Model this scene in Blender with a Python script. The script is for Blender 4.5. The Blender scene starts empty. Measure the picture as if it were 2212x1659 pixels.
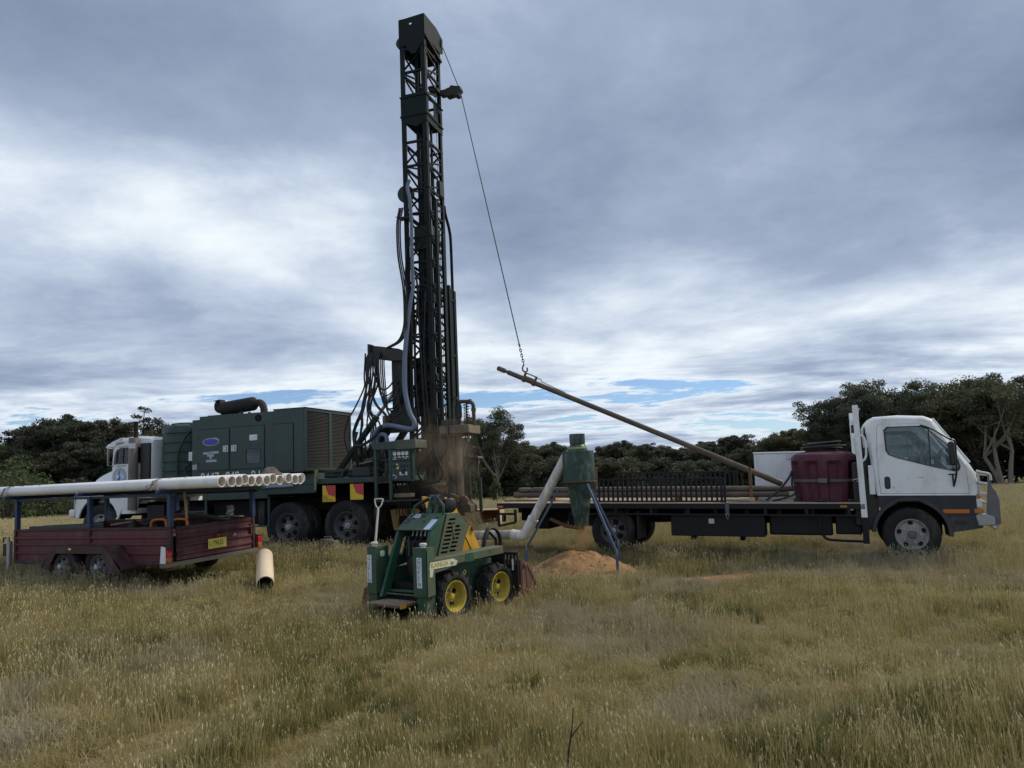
import bpy, bmesh, math, random
import numpy as np
from mathutils import Vector, Matrix, Euler, noise
from mathutils.geometry import tessellate_polygon
R = math.radians
PI = math.pi
random.seed(7)
S = bpy.context.scene
COL = S.collection

# ------------------------------------------------------------------ camera
cd = bpy.data.cameras.new('camera')
cam = bpy.data.objects.new('camera', cd)
COL.objects.link(cam)
cd.sensor_fit = 'HORIZONTAL'
cd.sensor_width = 36.0
cd.lens = 36.0 * 1659 / 2212
cd.clip_start = 0.1
cd.clip_end = 6000
cam.location = (0, 0, 1.65)
cam.rotation_mode = 'QUATERNION'
cam.rotation_quaternion = (Matrix.Rotation(R(90 + 6.9), 3, 'X') @ Matrix.Rotation(R(-2.4), 3, 'Z')).to_quaternion()
S.camera = cam

# ------------------------------------------------------------------ sky and sun
SUN_AZ, SUN_EL = 72.0, 44.0          # degrees, clockwise from straight ahead
W = bpy.data.worlds.new('World')
S.world = W
W.use_nodes = True


def N(nt, typ, **kw):
    n = nt.nodes.new(typ)
    for k, v in kw.items():
        if k.startswith('i_'):
            key = k[2:]
            n.inputs[int(key) if key.isdigit() else key.replace('_', ' ')].default_value = v
        else:
            setattr(n, k, v)
    return n


def ramp(nt, stops, interp='LINEAR'):
    r = nt.nodes.new('ShaderNodeValToRGB')
    e = r.color_ramp.elements
    r.color_ramp.interpolation = interp
    while len(e) < len(stops):
        e.new(0.5)
    for i, (p, c) in enumerate(stops):
        e[i].position = p
        e[i].color = (c, c, c, 1) if isinstance(c, (int, float)) else (*c, 1)
    return r


def build_world():
    nt = W.node_tree
    nt.nodes.clear()
    L = nt.links.new

    def math_(op, a, b=None, clamp=False):
        m = N(nt, 'ShaderNodeMath', operation=op, use_clamp=clamp)
        for i, q in enumerate((a, b)):
            if q is None:
                continue
            if isinstance(q, (int, float)):
                m.inputs[i].default_value = q
            else:
                L(q, m.inputs[i])
        return m.outputs[0]

    def mix(f, a, b, blend='MIX'):
        m = N(nt, 'ShaderNodeMix', data_type='RGBA', blend_type=blend)
        for sock, q in ((m.inputs[0], f), (m.inputs[6], a), (m.inputs[7], b)):
            if isinstance(q, (int, float)):
                sock.default_value = q
            elif isinstance(q, tuple):
                sock.default_value = (*q, 1)
            else:
                L(q, sock)
        return m.outputs[2]

    def maprange(v, a, b, c, d, interp='SMOOTHSTEP'):
        n = N(nt, 'ShaderNodeMapRange', interpolation_type=interp)
        L(v, n.inputs['Value'])
        for k, q in zip(('From Min', 'From Max', 'To Min', 'To Max'), (a, b, c, d)):
            n.inputs[k].default_value = q
        return n.outputs[0]

    tc = N(nt, 'ShaderNodeTexCoord')
    nrm = N(nt, 'ShaderNodeVectorMath', operation='NORMALIZE')
    L(tc.outputs['Generated'], nrm.inputs[0])
    sep = N(nt, 'ShaderNodeSeparateXYZ')
    L(nrm.outputs[0], sep.inputs[0])
    z = math_('MAXIMUM', sep.outputs[2], 0.0)

    def plane(h):
        zz = math_('ADD', z, h)
        c = N(nt, 'ShaderNodeCombineXYZ')
        L(math_('DIVIDE', sep.outputs[0], zz), c.inputs[0])
        L(math_('DIVIDE', sep.outputs[1], zz), c.inputs[1])
        return c.outputs[0]

    def noise_(vec, scale, detail, off, rough=0.55, dist=0.0, stretch=(1, 1, 1)):
        mp = N(nt, 'ShaderNodeMapping')
        mp.inputs['Location'].default_value = off
        mp.inputs['Scale'].default_value = stretch
        L(vec, mp.inputs['Vector'])
        n = N(nt, 'ShaderNodeTexNoise', i_Scale=scale, i_Detail=detail, i_Roughness=rough, i_Distortion=dist)
        L(mp.outputs[0], n.inputs['Vector'])
        return n.outputs[0]

    sky = N(nt, 'ShaderNodeTexSky', sky_type='NISHITA', sun_disc=False, sun_elevation=R(SUN_EL), sun_rotation=R(SUN_AZ),
            air_density=1.0, dust_density=0.0, ozone_density=3.5)
    skm = N(nt, 'ShaderNodeVectorMath', operation='SCALE')
    L(sky.outputs[0], skm.inputs[0])
    skm.inputs['Scale'].default_value = 0.066
    blue = mix(1.0, skm.outputs[0], (0.74, 0.82, 1.0), 'MULTIPLY')

    hi = plane(0.20)      # the high, smooth deck
    lo = plane(0.075)     # broken low clouds towards the horizon
    r_lo = N(nt, 'ShaderNodeVectorMath', operation='LENGTH')
    L(lo, r_lo.inputs[0])
    dist = r_lo.outputs['Value']

    big = noise_(hi, 0.62, 2, CLOUD_BIG, 0.45, 0.25)
    mid = noise_(hi, 2.0, 9, CLOUD_MID, 0.6, 0.2)
    fin = noise_(hi, 5.5, 5, CLOUD_FINE, 0.6, 0.2)
    brk = noise_(lo, 0.95, 9, CLOUD_LOW, 0.62, 0.2, (0.70, 1.0, 1))

    # thickness of the deck: high = dark underside
    t = math_('ADD', math_('SUBTRACT', math_('MULTIPLY', big, 1.08), 0.055), math_('MULTIPLY', mid, 0.37))
    t = math_('ADD', t, math_('MULTIPLY', fin, 0.10))
    far = maprange(dist, 2.4, 6.5, 0.0, 1.0)
    # far away the deck turns into separate banks of low cloud
    t2 = math_('ADD', math_('MULTIPLY', brk, 1.15), math_('MULTIPLY', fin, 0.08))
    tm = N(nt, 'ShaderNodeMix', data_type='FLOAT')
    L(far, tm.inputs[0])
    L(t, tm.inputs[2])
    L(math_('ADD', t2, 0.06), tm.inputs[3])
    tt = tm.outputs[0]
    # the banks far off catch more light than the underside of the deck overhead
    ts = math_('SUBTRACT', tt, maprange(dist, 2.3, 4.2, -0.02, 0.075))
    shade = ramp(nt, [(0.44, (0.62, 0.635, 0.63)), (0.55, (0.47, 0.515, 0.555)), (0.64, (0.315, 0.365, 0.445)), (0.73, (0.205, 0.250, 0.335)), (0.86, (0.135, 0.170, 0.245)), (0.97, (0.095, 0.122, 0.185))])
    L(ts, shade.inputs[0])
    thr = maprange(dist, 3.2, 5.6, 0.30, 0.585)
    cov = maprange(math_('SUBTRACT', tt, thr), 0.0, 0.06, 0.0, 1.0)
    col = mix(cov, blue, shade.outputs[0])
    bg = N(nt, 'ShaderNodeBackground')
    L(col, bg.inputs['Color'])
    bg.inputs['Strength'].default_value = 1.0
    out = N(nt, 'ShaderNodeOutputWorld')
    L(bg.outputs[0], out.inputs['Surface'])


CLOUD_BIG = (4.45, 2.30, 0.0)
CLOUD_MID = (5.2, 3.3, 1.7)
CLOUD_FINE = (1.0, 7.7, 4.0)
CLOUD_LOW = (2.0, 0.6, 2.5)
build_world()

sd = bpy.data.lights.new('sun', 'SUN')
sd.energy = 1.5
sd.angle = R(16)
sd.color = (1.0, 0.90, 0.74)
sun = bpy.data.objects.new('sun', sd)
COL.objects.link(sun)
sun.location = (20, 0, 30)
sdir = Vector((math.sin(R(SUN_AZ)) * math.cos(R(SUN_EL)), math.cos(R(SUN_AZ)) * math.cos(R(SUN_EL)), math.sin(R(SUN_EL))))
sun.rotation_mode = 'QUATERNION'
sun.rotation_quaternion = (-sdir).to_track_quat('-Z', 'Y')

S.view_settings.view_transform = 'Standard'
S.view_settings.look = 'None'
S.view_settings.exposure = 0.82
S.view_settings.gamma = 1.0
S.cycles.max_bounces = 6
S.cycles.transparent_max_bounces = 12
S.cycles.volume_bounces = 1
S.cycles.volume_step_rate = 2.0


# ------------------------------------------------------------------ materials
MATS = {}


def M(name, col, rough=0.5, metal=0.0, var=0.12, scale=3.0, dirt=None, amt=0.0, dscale=2.2, bump=0.0, bscale=60.0, spec=0.5, low=None, coat=0.0):
    """Painted or raw surface: base colour with a slow tonal drift, patches of dirt / dust / rust, fine relief."""
    if name in MATS:
        return MATS[name]
    m = bpy.data.materials.new(name)
    m.use_nodes = True
    nt = m.node_tree
    L = nt.links.new
    b = nt.nodes['Principled BSDF']
    b.inputs['Metallic'].default_value = metal
    b.inputs['Specular IOR Level'].default_value = spec
    b.inputs['Coat Weight'].default_value = coat
    tc = N(nt, 'ShaderNodeTexCoord')
    n1 = N(nt, 'ShaderNodeTexNoise', i_Scale=scale, i_Detail=6.0, i_Roughness=0.6)
    L(tc.outputs['Object'], n1.inputs['Vector'])
    lo = tuple(c * (1 - var) for c in col)
    hi = tuple(min(1, c * (1 + var)) for c in col)
    r1 = ramp(nt, [(0.3, lo), (0.7, hi)])
    L(n1.outputs[0], r1.inputs[0])
    c = r1.outputs[0]
    rr = N(nt, 'ShaderNodeMapRange')
    L(n1.outputs[0], rr.inputs['Value'])
    rr.inputs['To Min'].default_value = max(0.03, rough - 0.1)
    rr.inputs['To Max'].default_value = min(1, rough + 0.12)
    ro = rr.outputs[0]
    if dirt is not None and amt > 0:
        mp = N(nt, 'ShaderNodeMapping')
        mp.inputs['Scale'].default_value = (1.0, 1.0, 0.45)
        L(tc.outputs['Object'], mp.inputs['Vector'])
        n2 = N(nt, 'ShaderNodeTexNoise', i_Scale=dscale, i_Detail=9.0, i_Roughness=0.72, i_Distortion=0.6)
        L(mp.outputs[0], n2.inputs['Vector'])
        r2 = ramp(nt, [(0.62 - 0.32 * amt, 0.0), (0.80 - 0.25 * amt, 1.0)])
        L(n2.outputs[0], r2.inputs[0])
        f = N(nt, 'ShaderNodeMath', operation='MULTIPLY')
        L(r2.outputs[0], f.inputs[0])
        f.inputs[1].default_value = min(1.0, 0.35 + amt * 0.6)
        mx = N(nt, 'ShaderNodeMix', data_type='RGBA')
        L(f.outputs[0], mx.inputs[0])
        L(c, mx.inputs[6])
        mx.inputs[7].default_value = (*dirt, 1)
        c = mx.outputs[2]
        rm = N(nt, 'ShaderNodeMix', data_type='FLOAT')
        L(f.outputs[0], rm.inputs[0])
        L(ro, rm.inputs[2])
        rm.inputs[3].default_value = 0.85
        ro = rm.outputs[0]
    L(c, b.inputs['Base Color'])
    L(ro, b.inputs['Roughness'])
    if bump:
        n3 = N(nt, 'ShaderNodeTexNoise', i_Scale=bscale, i_Detail=4.0)
        L(tc.outputs['Object'], n3.inputs['Vector'])
        bp = N(nt, 'ShaderNodeBump', i_Strength=bump, i_Distance=0.01)
        L(n3.outputs[0], bp.inputs['Height'])
        L(bp.outputs[0], b.inputs['Normal'])
    MATS[name] = m
    return m


DUST = (0.30, 0.22, 0.13)
MUD = (0.10, 0.075, 0.05)
RUST = (0.16, 0.06, 0.025)

white_paint = M('white_paint', (0.80, 0.82, 0.84), 0.32, var=0.04, dirt=(0.46, 0.42, 0.35), amt=0.46, dscale=2.6, coat=0.3)
old_white = M('old_white_paint', (0.78, 0.80, 0.82), 0.4, var=0.05, dirt=(0.40, 0.34, 0.26), amt=0.34, dscale=2.4)
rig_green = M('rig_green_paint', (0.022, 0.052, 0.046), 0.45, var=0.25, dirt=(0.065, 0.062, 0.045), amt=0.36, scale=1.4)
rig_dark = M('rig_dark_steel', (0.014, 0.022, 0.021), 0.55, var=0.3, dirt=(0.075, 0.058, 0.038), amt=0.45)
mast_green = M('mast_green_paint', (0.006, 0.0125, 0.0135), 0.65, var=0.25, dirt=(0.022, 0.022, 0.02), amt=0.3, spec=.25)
dusty = M('dusty_steel', (0.20, 0.16, 0.11), 0.9, var=0.25, dirt=(0.07, 0.06, 0.048), amt=0.45, bump=0.3)
half_dusty = M('dust_coated_dark_steel', (0.075, 0.063, 0.048), 0.85, var=0.3, dirt=(0.16, 0.125, 0.085), amt=0.42, dscale=4)
black_steel = M('black_steel', (0.007, 0.008, 0.011), 0.6, var=0.3, dirt=(0.03, 0.026, 0.02), amt=0.25, spec=.35)
under = M('underbody_black', (0.007, 0.007, 0.008), 0.85, var=0.3, dirt=(0.022, 0.018, 0.013), amt=0.4, spec=.3)
rubber = M('tyre_rubber', (0.014, 0.014, 0.015), 0.85, var=0.25, dirt=(0.11, 0.10, 0.085), amt=0.45, dscale=5, bump=0.2, bscale=40)
hose_black = M('hose_rubber', (0.014, 0.014, 0.015), 0.6, var=0.2, dirt=(0.08, 0.07, 0.05), amt=0.2)
hose_blue = M('blue_grey_hose', (0.13, 0.17, 0.24), 0.55, var=0.15, dirt=DUST, amt=0.2)
rim_grey = M('dusty_grey_rim', (0.10, 0.10, 0.105), 0.6, var=0.2, dirt=(0.12, 0.09, 0.06), amt=0.4)
rim_pale = M('pale_steel_rim', (0.30, 0.29, 0.28), 0.65, var=0.2, dirt=(0.12, 0.08, 0.05), amt=0.52, dscale=7)
hub_metal = M('hub_metal', (0.42, 0.43, 0.45), 0.4, metal=0.6, var=0.2, dirt=MUD, amt=0.3, dscale=8)
maroon = M('maroon_paint', (0.105, 0.024, 0.030), 0.6, var=0.22, dirt=(0.20, 0.13, 0.11), amt=0.34, dscale=3.5)
maroon_dark = M('maroon_rail', (0.055, 0.020, 0.022), 0.65, var=0.25, dirt=(0.17, 0.13, 0.11), amt=0.35)
blue_paint = M('blue_rack_paint', (0.018, 0.045, 0.115), 0.5, var=0.2, dirt=(0.10, 0.09, 0.08), amt=0.22, dscale=5)
pvc = M('white_pvc', (0.80, 0.80, 0.78), 0.35, var=0.04, dirt=(0.52, 0.48, 0.40), amt=0.34, dscale=2.6)
pvc_in = M('pvc_inside', (0.66, 0.62, 0.53), 0.5, var=0.05, dirt=(0.42, 0.36, 0.27), amt=0.25)
pvc_dirty = M('dirty_pvc', (0.70, 0.69, 0.64), 0.5, var=0.1, dirt=(0.20, 0.15, 0.09), amt=0.50, dscale=6)
pvc_cream = M('cream_pvc', (0.72, 0.58, 0.40), 0.45, var=0.08, dirt=(0.60, 0.56, 0.48), amt=0.4, dscale=3)
plate_yellow = M('yellow_plate', (0.80, 0.68, 0.12), 0.45, var=0.05, dirt=(0.5, 0.4, 0.15), amt=0.15, dscale=12)
ink = M('black_lettering', (0.012, 0.012, 0.012), 0.5, var=0.02)
ink_white = M('white_lettering', (0.74, 0.78, 0.80), 0.5, var=0.04)
lens_red = M('red_lens', (0.50, 0.015, 0.02), 0.15, var=0.05, coat=0.5)
lens_amber = M('amber_lens', (0.46, 0.135, 0.015), 0.25, var=0.05, coat=0.5)
lens_clear = M('clear_lens', (0.62, 0.62, 0.60), 0.12, var=0.05, coat=0.6)
chrome = M('bright_steel', (0.45, 0.46, 0.47), 0.32, metal=0.85, var=0.08, dirt=MUD, amt=0.15, dscale=9)
alu = M('cast_alloy', (0.33, 0.34, 0.355), 0.42, metal=0.5, var=0.1, dirt=(0.15, 0.13, 0.1), amt=0.25, dscale=5)
rusty = M('rusty_steel', (0.135, 0.075, 0.045), 0.8, var=0.3, dirt=(0.23, 0.14, 0.08), amt=0.4, dscale=5, bump=0.3)
rod_steel = M('drill_rod_steel', (0.085, 0.065, 0.05), 0.5, metal=0.25, var=0.25, dirt=(0.20, 0.145, 0.09), amt=0.42, dscale=3)
muffler_m = M('burnt_muffler_steel', (0.014, 0.013, 0.013), 0.8, var=0.3, dirt=(0.04, 0.027, 0.02), amt=0.3)
tank_green = M('green_poly_tank', (0.018, 0.050, 0.042), 0.5, var=0.15, dirt=(0.10, 0.11, 0.10), amt=0.2)
red_tank_m = M('red_poly_tank', (0.080, 0.012, 0.028), 0.65, var=0.12, dirt=(0.15, 0.085, 0.085), amt=0.34)
deck_wood = M('worn_deck_board', (0.42, 0.35, 0.25), 0.85, var=0.2, dirt=(0.20, 0.15, 0.1), amt=0.4, scale=5, bump=0.3)
timber = M('pale_timber', (0.46, 0.30, 0.14), 0.7, var=0.15, dirt=(0.25, 0.16, 0.08), amt=0.3, dscale=6)
crate_wood = M('crate_timber', (0.52, 0.36, 0.21), 0.8, var=0.12, dirt=(0.3, 0.2, 0.12), amt=0.25)
sign_yellow = M('sign_yellow', (0.74, 0.50, 0.025), 0.45, var=0.05, dirt=(0.35, 0.22, 0.06), amt=0.2)
sign_red = M('sign_red', (0.52, 0.05, 0.065), 0.45, var=0.06, dirt=(0.25, 0.1, 0.06), amt=0.2)
skid_green = M('loader_green_paint', (0.015, 0.072, 0.038), 0.5, var=0.3, dirt=(0.085, 0.075, 0.045), amt=0.55, dscale=5)
skid_faded = M('loader_faded_green', (0.068, 0.105, 0.060), 0.65, var=0.25, dirt=(0.19, 0.10, 0.065), amt=0.50, dscale=4.5)
skid_yellow = M('loader_yellow_paint', (0.62, 0.34, 0.02), 0.45, var=0.06, dirt=(0.20, 0.11, 0.04), amt=0.4, dscale=9)
rim_yellow = M('yellow_rim', (0.52, 0.41, 0.055), 0.45, var=0.12, dirt=(0.14, 0.11, 0.05), amt=0.5, dscale=9)
bucket_rust = M('bucket_rust', (0.125, 0.06, 0.042), 0.8, var=0.25, dirt=(0.32, 0.24, 0.19), amt=0.4, dscale=4, bump=0.3)
plastic_black = M('black_plastic', (0.012, 0.012, 0.014), 0.4, var=0.1)
grey_plastic = M('charcoal_plastic', (0.030, 0.033, 0.038), 0.55, var=0.12, dirt=(0.13, 0.115, 0.09), amt=0.3)
label_white = M('sticker_white', (0.66, 0.70, 0.74), 0.5, var=0.06, dirt=(0.20, 0.30, 0.28), amt=0.3, dscale=14)
sticker_cream = M('sticker_cream', (0.60, 0.62, 0.42), 0.5, var=0.1, dirt=(0.2, 0.3, 0.2), amt=0.35, dscale=12)
sticker_blue = M('sticker_blue', (0.03, 0.055, 0.38), 0.4, var=0.06)
sticker_grey = M('sticker_grey', (0.36, 0.40, 0.44), 0.5, var=0.08)
orange_tube = M('orange_tube', (0.62, 0.16, 0.02), 0.45, var=0.08, dirt=(0.25, 0.1, 0.04), amt=0.25)
tarp = M('black_tarp', (0.016, 0.015, 0.016), 0.55, var=0.3, dirt=(0.08, 0.065, 0.05), amt=0.3)
strap_m = M('grey_webbing', (0.10, 0.10, 0.11), 0.8, var=0.15)
strap_tan = M('tan_webbing', (0.30, 0.24, 0.15), 0.8, var=0.15)
fire_rope = M('jerry_can_paint', (0.115, 0.12, 0.075), 0.7, var=0.2, dirt=(0.2, 0.16, 0.1), amt=0.3)
cyc_green = M('cyclone_green_paint', (0.010, 0.040, 0.032), 0.42, var=0.3, dirt=(0.26, 0.30, 0.27), amt=0.40, dscale=6.5)
leg_blue = M('tripod_blue_paint', (0.05, 0.085, 0.145), 0.5, var=0.2, dirt=(0.2, 0.19, 0.17), amt=0.25, dscale=7)
yellow_band = M('yellow_band', (0.32, 0.36, 0.08), 0.5, var=0.15)
seat_vinyl = M('seat_vinyl', (0.07, 0.075, 0.085), 0.7, var=0.1)


def glass_mat(name, tint, refl=0.5):
    m = bpy.data.materials.new(name)
    m.use_nodes = True
    nt = m.node_tree
    nt.nodes.clear()
    L = nt.links.new
    tr = N(nt, 'ShaderNodeBsdfTransparent')
    tr.inputs[0].default_value = (*tint, 1)
    gl = N(nt, 'ShaderNodeBsdfGlossy')
    gl.inputs['Roughness'].default_value = 0.03
    gl.inputs['Color'].default_value = (0.9, 0.95, 1.0, 1)
    fr = N(nt, 'ShaderNodeFresnel', i_IOR=1.5)
    ad = N(nt, 'ShaderNodeMath', operation='ADD', use_clamp=True)
    L(fr.outputs[0], ad.inputs[0])
    ad.inputs[1].default_value = refl
    mx = N(nt, 'ShaderNodeMixShader')
    L(ad.outputs[0], mx.inputs[0])
    L(tr.outputs[0], mx.inputs[1])
    L(gl.outputs[0], mx.inputs[2])
    o = N(nt, 'ShaderNodeOutputMaterial')
    L(mx.outputs[0], o.inputs[0])
    return m


glass = glass_mat('window_glass', (0.78, 0.86, 0.87), 0.0)
glass_dusty = glass_mat('dusty_glass', (0.25, 0.27, 0.28), 0.02)


# ------------------------------------------------------------------ mesh building
class MB:
    def __init__(s):
        s.v, s.f = [], []

    def add(s, vs, fs):
        o = len(s.v)
        s.v += [tuple(p) for p in vs]
        s.f += [tuple(i + o for i in q) for q in fs]
        return s

    def box(s, x0, x1, y0, y1, z0, z1):
        vs = [(x, y, z) for x in (x0, x1) for y in (y0, y1) for z in (z0, z1)]
        return s.add(vs, [(0, 1, 3, 2), (4, 6, 7, 5), (0, 4, 5, 1), (2, 3, 7, 6), (0, 2, 6, 4), (1, 5, 7, 3)])

    def beam(s, a, b, w, h, up=(0, 0, 1)):
        a, b = Vector(a), Vector(b)
        d = (b - a).normalized()
        up = Vector(up)
        if abs(d.dot(up)) > 0.98:
            up = Vector((1, 0, 0)) if abs(d.x) < 0.9 else Vector((0, 1, 0))
        x = d.cross(up).normalized() * (w / 2)
        y = x.cross(d).normalized() * (h / 2)
        vs = [p + sx * x + sy * y for p in (a, b) for sx, sy in ((-1, -1), (1, -1), (1, 1), (-1, 1))]
        return s.add(vs, [(3, 2, 1, 0), (4, 5, 6, 7), (0, 1, 5, 4), (1, 2, 6, 5), (2, 3, 7, 6), (3, 0, 4, 7)])

    def tube(s, pts, r, n=8, cap=True, closed=False):
        pts = [Vector(p) for p in pts]
        m = len(pts)
        rs = r if isinstance(r, (list, tuple)) else [r] * m
        tang = []
        for i in range(m):
            if closed:
                t = pts[(i + 1) % m] - pts[i - 1]
            else:
                t = pts[min(i + 1, m - 1)] - pts[max(i - 1, 0)]
            tang.append(t.normalized())
        ref = Vector((0, 0, 1)) if abs(tang[0].z) < 0.9 else Vector((1, 0, 0))
        nrm = (ref - tang[0] * ref.dot(tang[0])).normalized()
        vs = []
        for i in range(m):
            nrm = (nrm - tang[i] * nrm.dot(tang[i])).normalized()
            bn = tang[i].cross(nrm)
            for k in range(n):
                a = 2 * PI * k / n
                vs.append(pts[i] + (nrm * math.cos(a) + bn * math.sin(a)) * rs[i])
        fs = []
        for i in range(m if closed else m - 1):
            for k in range(n):
                a, b = i * n + k, i * n + (k + 1) % n
                c, d = ((i + 1) % m) * n + (k + 1) % n, ((i + 1) % m) * n + k
                fs.append((a, b, c, d))
        if cap and not closed:
            fs.append(tuple(range(n - 1, -1, -1)))
            fs.append(tuple((m - 1) * n + k for k in range(n)))
        return s.add(vs, fs)

    def lathe(s, prof, c=(0, 0, 0), axis=(0, 0, 1), n=24, closed=False, rf=None, cap0=True):
        """prof: (radius, height) along axis; rf(angle, i) scales the radius."""
        ax = Vector(axis).normalized()
        ref = Vector((0, 0, 1)) if abs(ax.z) < 0.9 else Vector((1, 0, 0))
        u = (ref - ax * ref.dot(ax)).normalized()
        w = ax.cross(u)
        c = Vector(c)
        vs, fs = [], []
        for i, (r, h) in enumerate(prof):
            for k in range(n):
                a = 2 * PI * k / n
                q = r * (rf(a, i) if rf else 1)
                vs.append(c + ax * h + (u * math.cos(a) + w * math.sin(a)) * q)
        m = len(prof)
        for i in range(m if closed else m - 1):
            j = (i + 1) % m
            for k in range(n):
                fs.append((i * n + k, i * n + (k + 1) % n, j * n + (k + 1) % n, j * n + k))
        if not closed:
            if cap0 and prof[0][0] > 1e-6:
                fs.append(tuple(range(n - 1, -1, -1)))
            if prof[-1][0] > 1e-6:
                fs.append(tuple((m - 1) * n + k for k in range(n)))
        return s.add(vs, fs)

    def plate(s, outer, d0, d1, plane='xz', holes=()):
        """flat plate with holes, cut from a 2D outline and given thickness d0..d1."""
        mp = {'xz': lambda a, b, d: (a, d, b), 'yz': lambda a, b, d: (d, a, b), 'xy': lambda a, b, d: (a, b, d)}[plane] if isinstance(plane, str) else plane
        loops = [list(outer)] + [list(h) for h in holes]
        flat = [p for lp in loops for p in lp]
        tris = tessellate_polygon([[Vector((a, b, 0)) for a, b in lp] for lp in loops])
        n = len(flat)
        vs = [mp(a, b, d0) for a, b in flat] + [mp(a, b, d1) for a, b in flat]
        fs = [tuple(t) for t in tris] + [tuple(i + n for i in reversed(t)) for t in tris]
        o = 0
        for lp in loops:
            k = len(lp)
            for i in range(k):
                a, b = o + i, o + (i + 1) % k
                fs.append((a, b, b + n, a + n))
            o += k
        return s.add(vs, fs)

    def loft(s, rings, cap=True, closed=True):
        n = len(rings[0])
        vs = [p for r in rings for p in r]
        fs = []
        for i in range(len(rings) - 1):
            for k in range(n if closed else n - 1):
                a, b = i * n + k, i * n + (k + 1) % n
                fs.append((a, b, b + n, a + n))
        if cap and closed:
            fs.append(tuple(range(n - 1, -1, -1)))
            fs.append(tuple((len(rings) - 1) * n + k for k in range(n)))
        return s.add(vs, fs)

    def build(s, name, mat, parent=None, smooth=35, bevel=0.0, solid=0.0):
        me = bpy.data.meshes.new(name)
        me.from_pydata(s.v, [], s.f)
        bm = bmesh.new()
        bm.from_mesh(me)
        bmesh.ops.recalc_face_normals(bm, faces=bm.faces)
        bm.to_mesh(me)
        bm.free()
        if smooth:
            me.shade_smooth()
            me.set_sharp_from_angle(angle=R(smooth))
        me.materials.append(mat)
        o = bpy.data.objects.new(name, me)
        COL.objects.link(o)
        if parent is not None:
            o.parent = parent
        if bevel:
            b = o.modifiers.new('bevel', 'BEVEL')
            b.width = bevel
            b.segments = 2
            b.limit_method = 'ANGLE'
            b.angle_limit = R(50)
        return o


def tag(o, label, cat, group=None, kind=None):
    if label:
        o['label'] = label
    if cat:
        o['category'] = cat
    if group:
        o['group'] = group
    if kind:
        o['kind'] = kind
    return o


def thing(name, label, cat, loc=(0, 0, 0), rz=0, ry=0, rx=0, group=None):
    o = bpy.data.objects.new(name, None)
    o.empty_display_size = 0.2
    COL.objects.link(o)
    o.location = loc
    o.rotation_euler = (R(rx), R(ry), R(rz))
    return tag(o, label, cat, group)


def part(name, parent, loc=(0, 0, 0), rot=(0, 0, 0)):
    o = bpy.data.objects.new(name, None)
    o.empty_display_size = 0.1
    COL.objects.link(o)
    o.parent = parent
    o.location = loc
    o.rotation_euler = rot
    return o


def text(s, o, u, v, size, mat, parent, name='lettering', sx=1.0, align='LEFT', thick=0.0015):
    """raised flat lettering; o lower-left corner, u reading direction, v up direction"""
    cu = bpy.data.curves.new('t', 'FONT')
    cu.body = s
    cu.size = 1.0
    cu.align_x = align
    cu.resolution_u = 3
    cu.extrude = 0.0
    ob = bpy.data.objects.new('t', cu)
    COL.objects.link(ob)
    dg = bpy.context.evaluated_depsgraph_get()
    me = bpy.data.meshes.new_from_object(ob.evaluated_get(dg))
    bpy.data.objects.remove(ob)
    bpy.data.curves.remove(cu)
    u, v = Vector(u).normalized(), Vector(v).normalized()
    n = u.cross(v)
    o = Vector(o)
    for vt in me.vertices:
        p = vt.co
        vt.co = o + u * (p.x * size * sx) + v * (p.y * size) + n * thick
    me.materials.clear()
    me.materials.append(mat)
    me.name = name
    q = bpy.data.objects.new(name, me)
    COL.objects.link(q)
    q.parent = parent
    return q


def arc(c, r, a0, a1, n):
    return [(c[0] + r * math.cos(R(a0 + (a1 - a0) * i / n)), c[1] + r * math.sin(R(a0 + (a1 - a0) * i / n))) for i in range(n + 1)]


def rrect(x0, x1, y0, y1, r, n=4):
    out = []
    for cx, cy, a in ((x1 - r, y1 - r, 0), (x0 + r, y1 - r, 90), (x0 + r, y0 + r, 180), (x1 - r, y0 + r, 270)):
        out += arc((cx, cy), r, a, a + 90, n)
    return out


def smooth_path(pts, n=8):
    """Catmull-Rom through pts"""
    P = [Vector(p) for p in pts]
    P = [P[0] * 2 - P[1]] + P + [P[-1] * 2 - P[-2]]
    out = []
    for i in range(1, len(P) - 2):
        for k in range(n):
            t = k / n
            a, b, c, d = P[i - 1], P[i], P[i + 1], P[i + 2]
            out.append(0.5 * ((2 * b) + (c - a) * t + (2 * a - 5 * b + 4 * c - d) * t * t + (3 * b - a - 3 * c + d) * t ** 3))
    out.append(P[-2])
    return out


def lerp(a, b, t):
    return tuple(p + (q - p) * t for p, q in zip(a, b))


# ------------------------------------------------------------------ terrain
CP = np.array([(0, -10, 0), (0, 0, 0), (0, 5, -.02), (-8, 4, .04), (8, 4, -.02), (0, 9.4, 0), (6, 11.7, .09), (1.9, 13.5, .13), (1.1, 12.4, .1), (-6.5, 12.5, .22), (-3.6, 16.2, .25),
               (-9.7, 18.3, .36), (-.9, 21, .33), (16, 12, .02), (-16, 12, .3), (8, 30, .15), (-15, 35, .25), (20, 45, -.4), (-56, 85, -.7), (-43, 90, -1.2), (-5, 118, -.7), (25, 150, -2.2),
               (42, 120, -2.0), (47, 75, -1.35), (60, 40, -.6), (-60, 40, .1), (0, 300, -4), (300, 300, -6), (-300, 300, -4), (300, 0, -2), (-300, 0, -1), (0, 3000, -60), (3000, 0, -60), (-3000, 0, -60)], float)


def _phi(r):
    return np.sqrt(r * r + 9.0)


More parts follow.
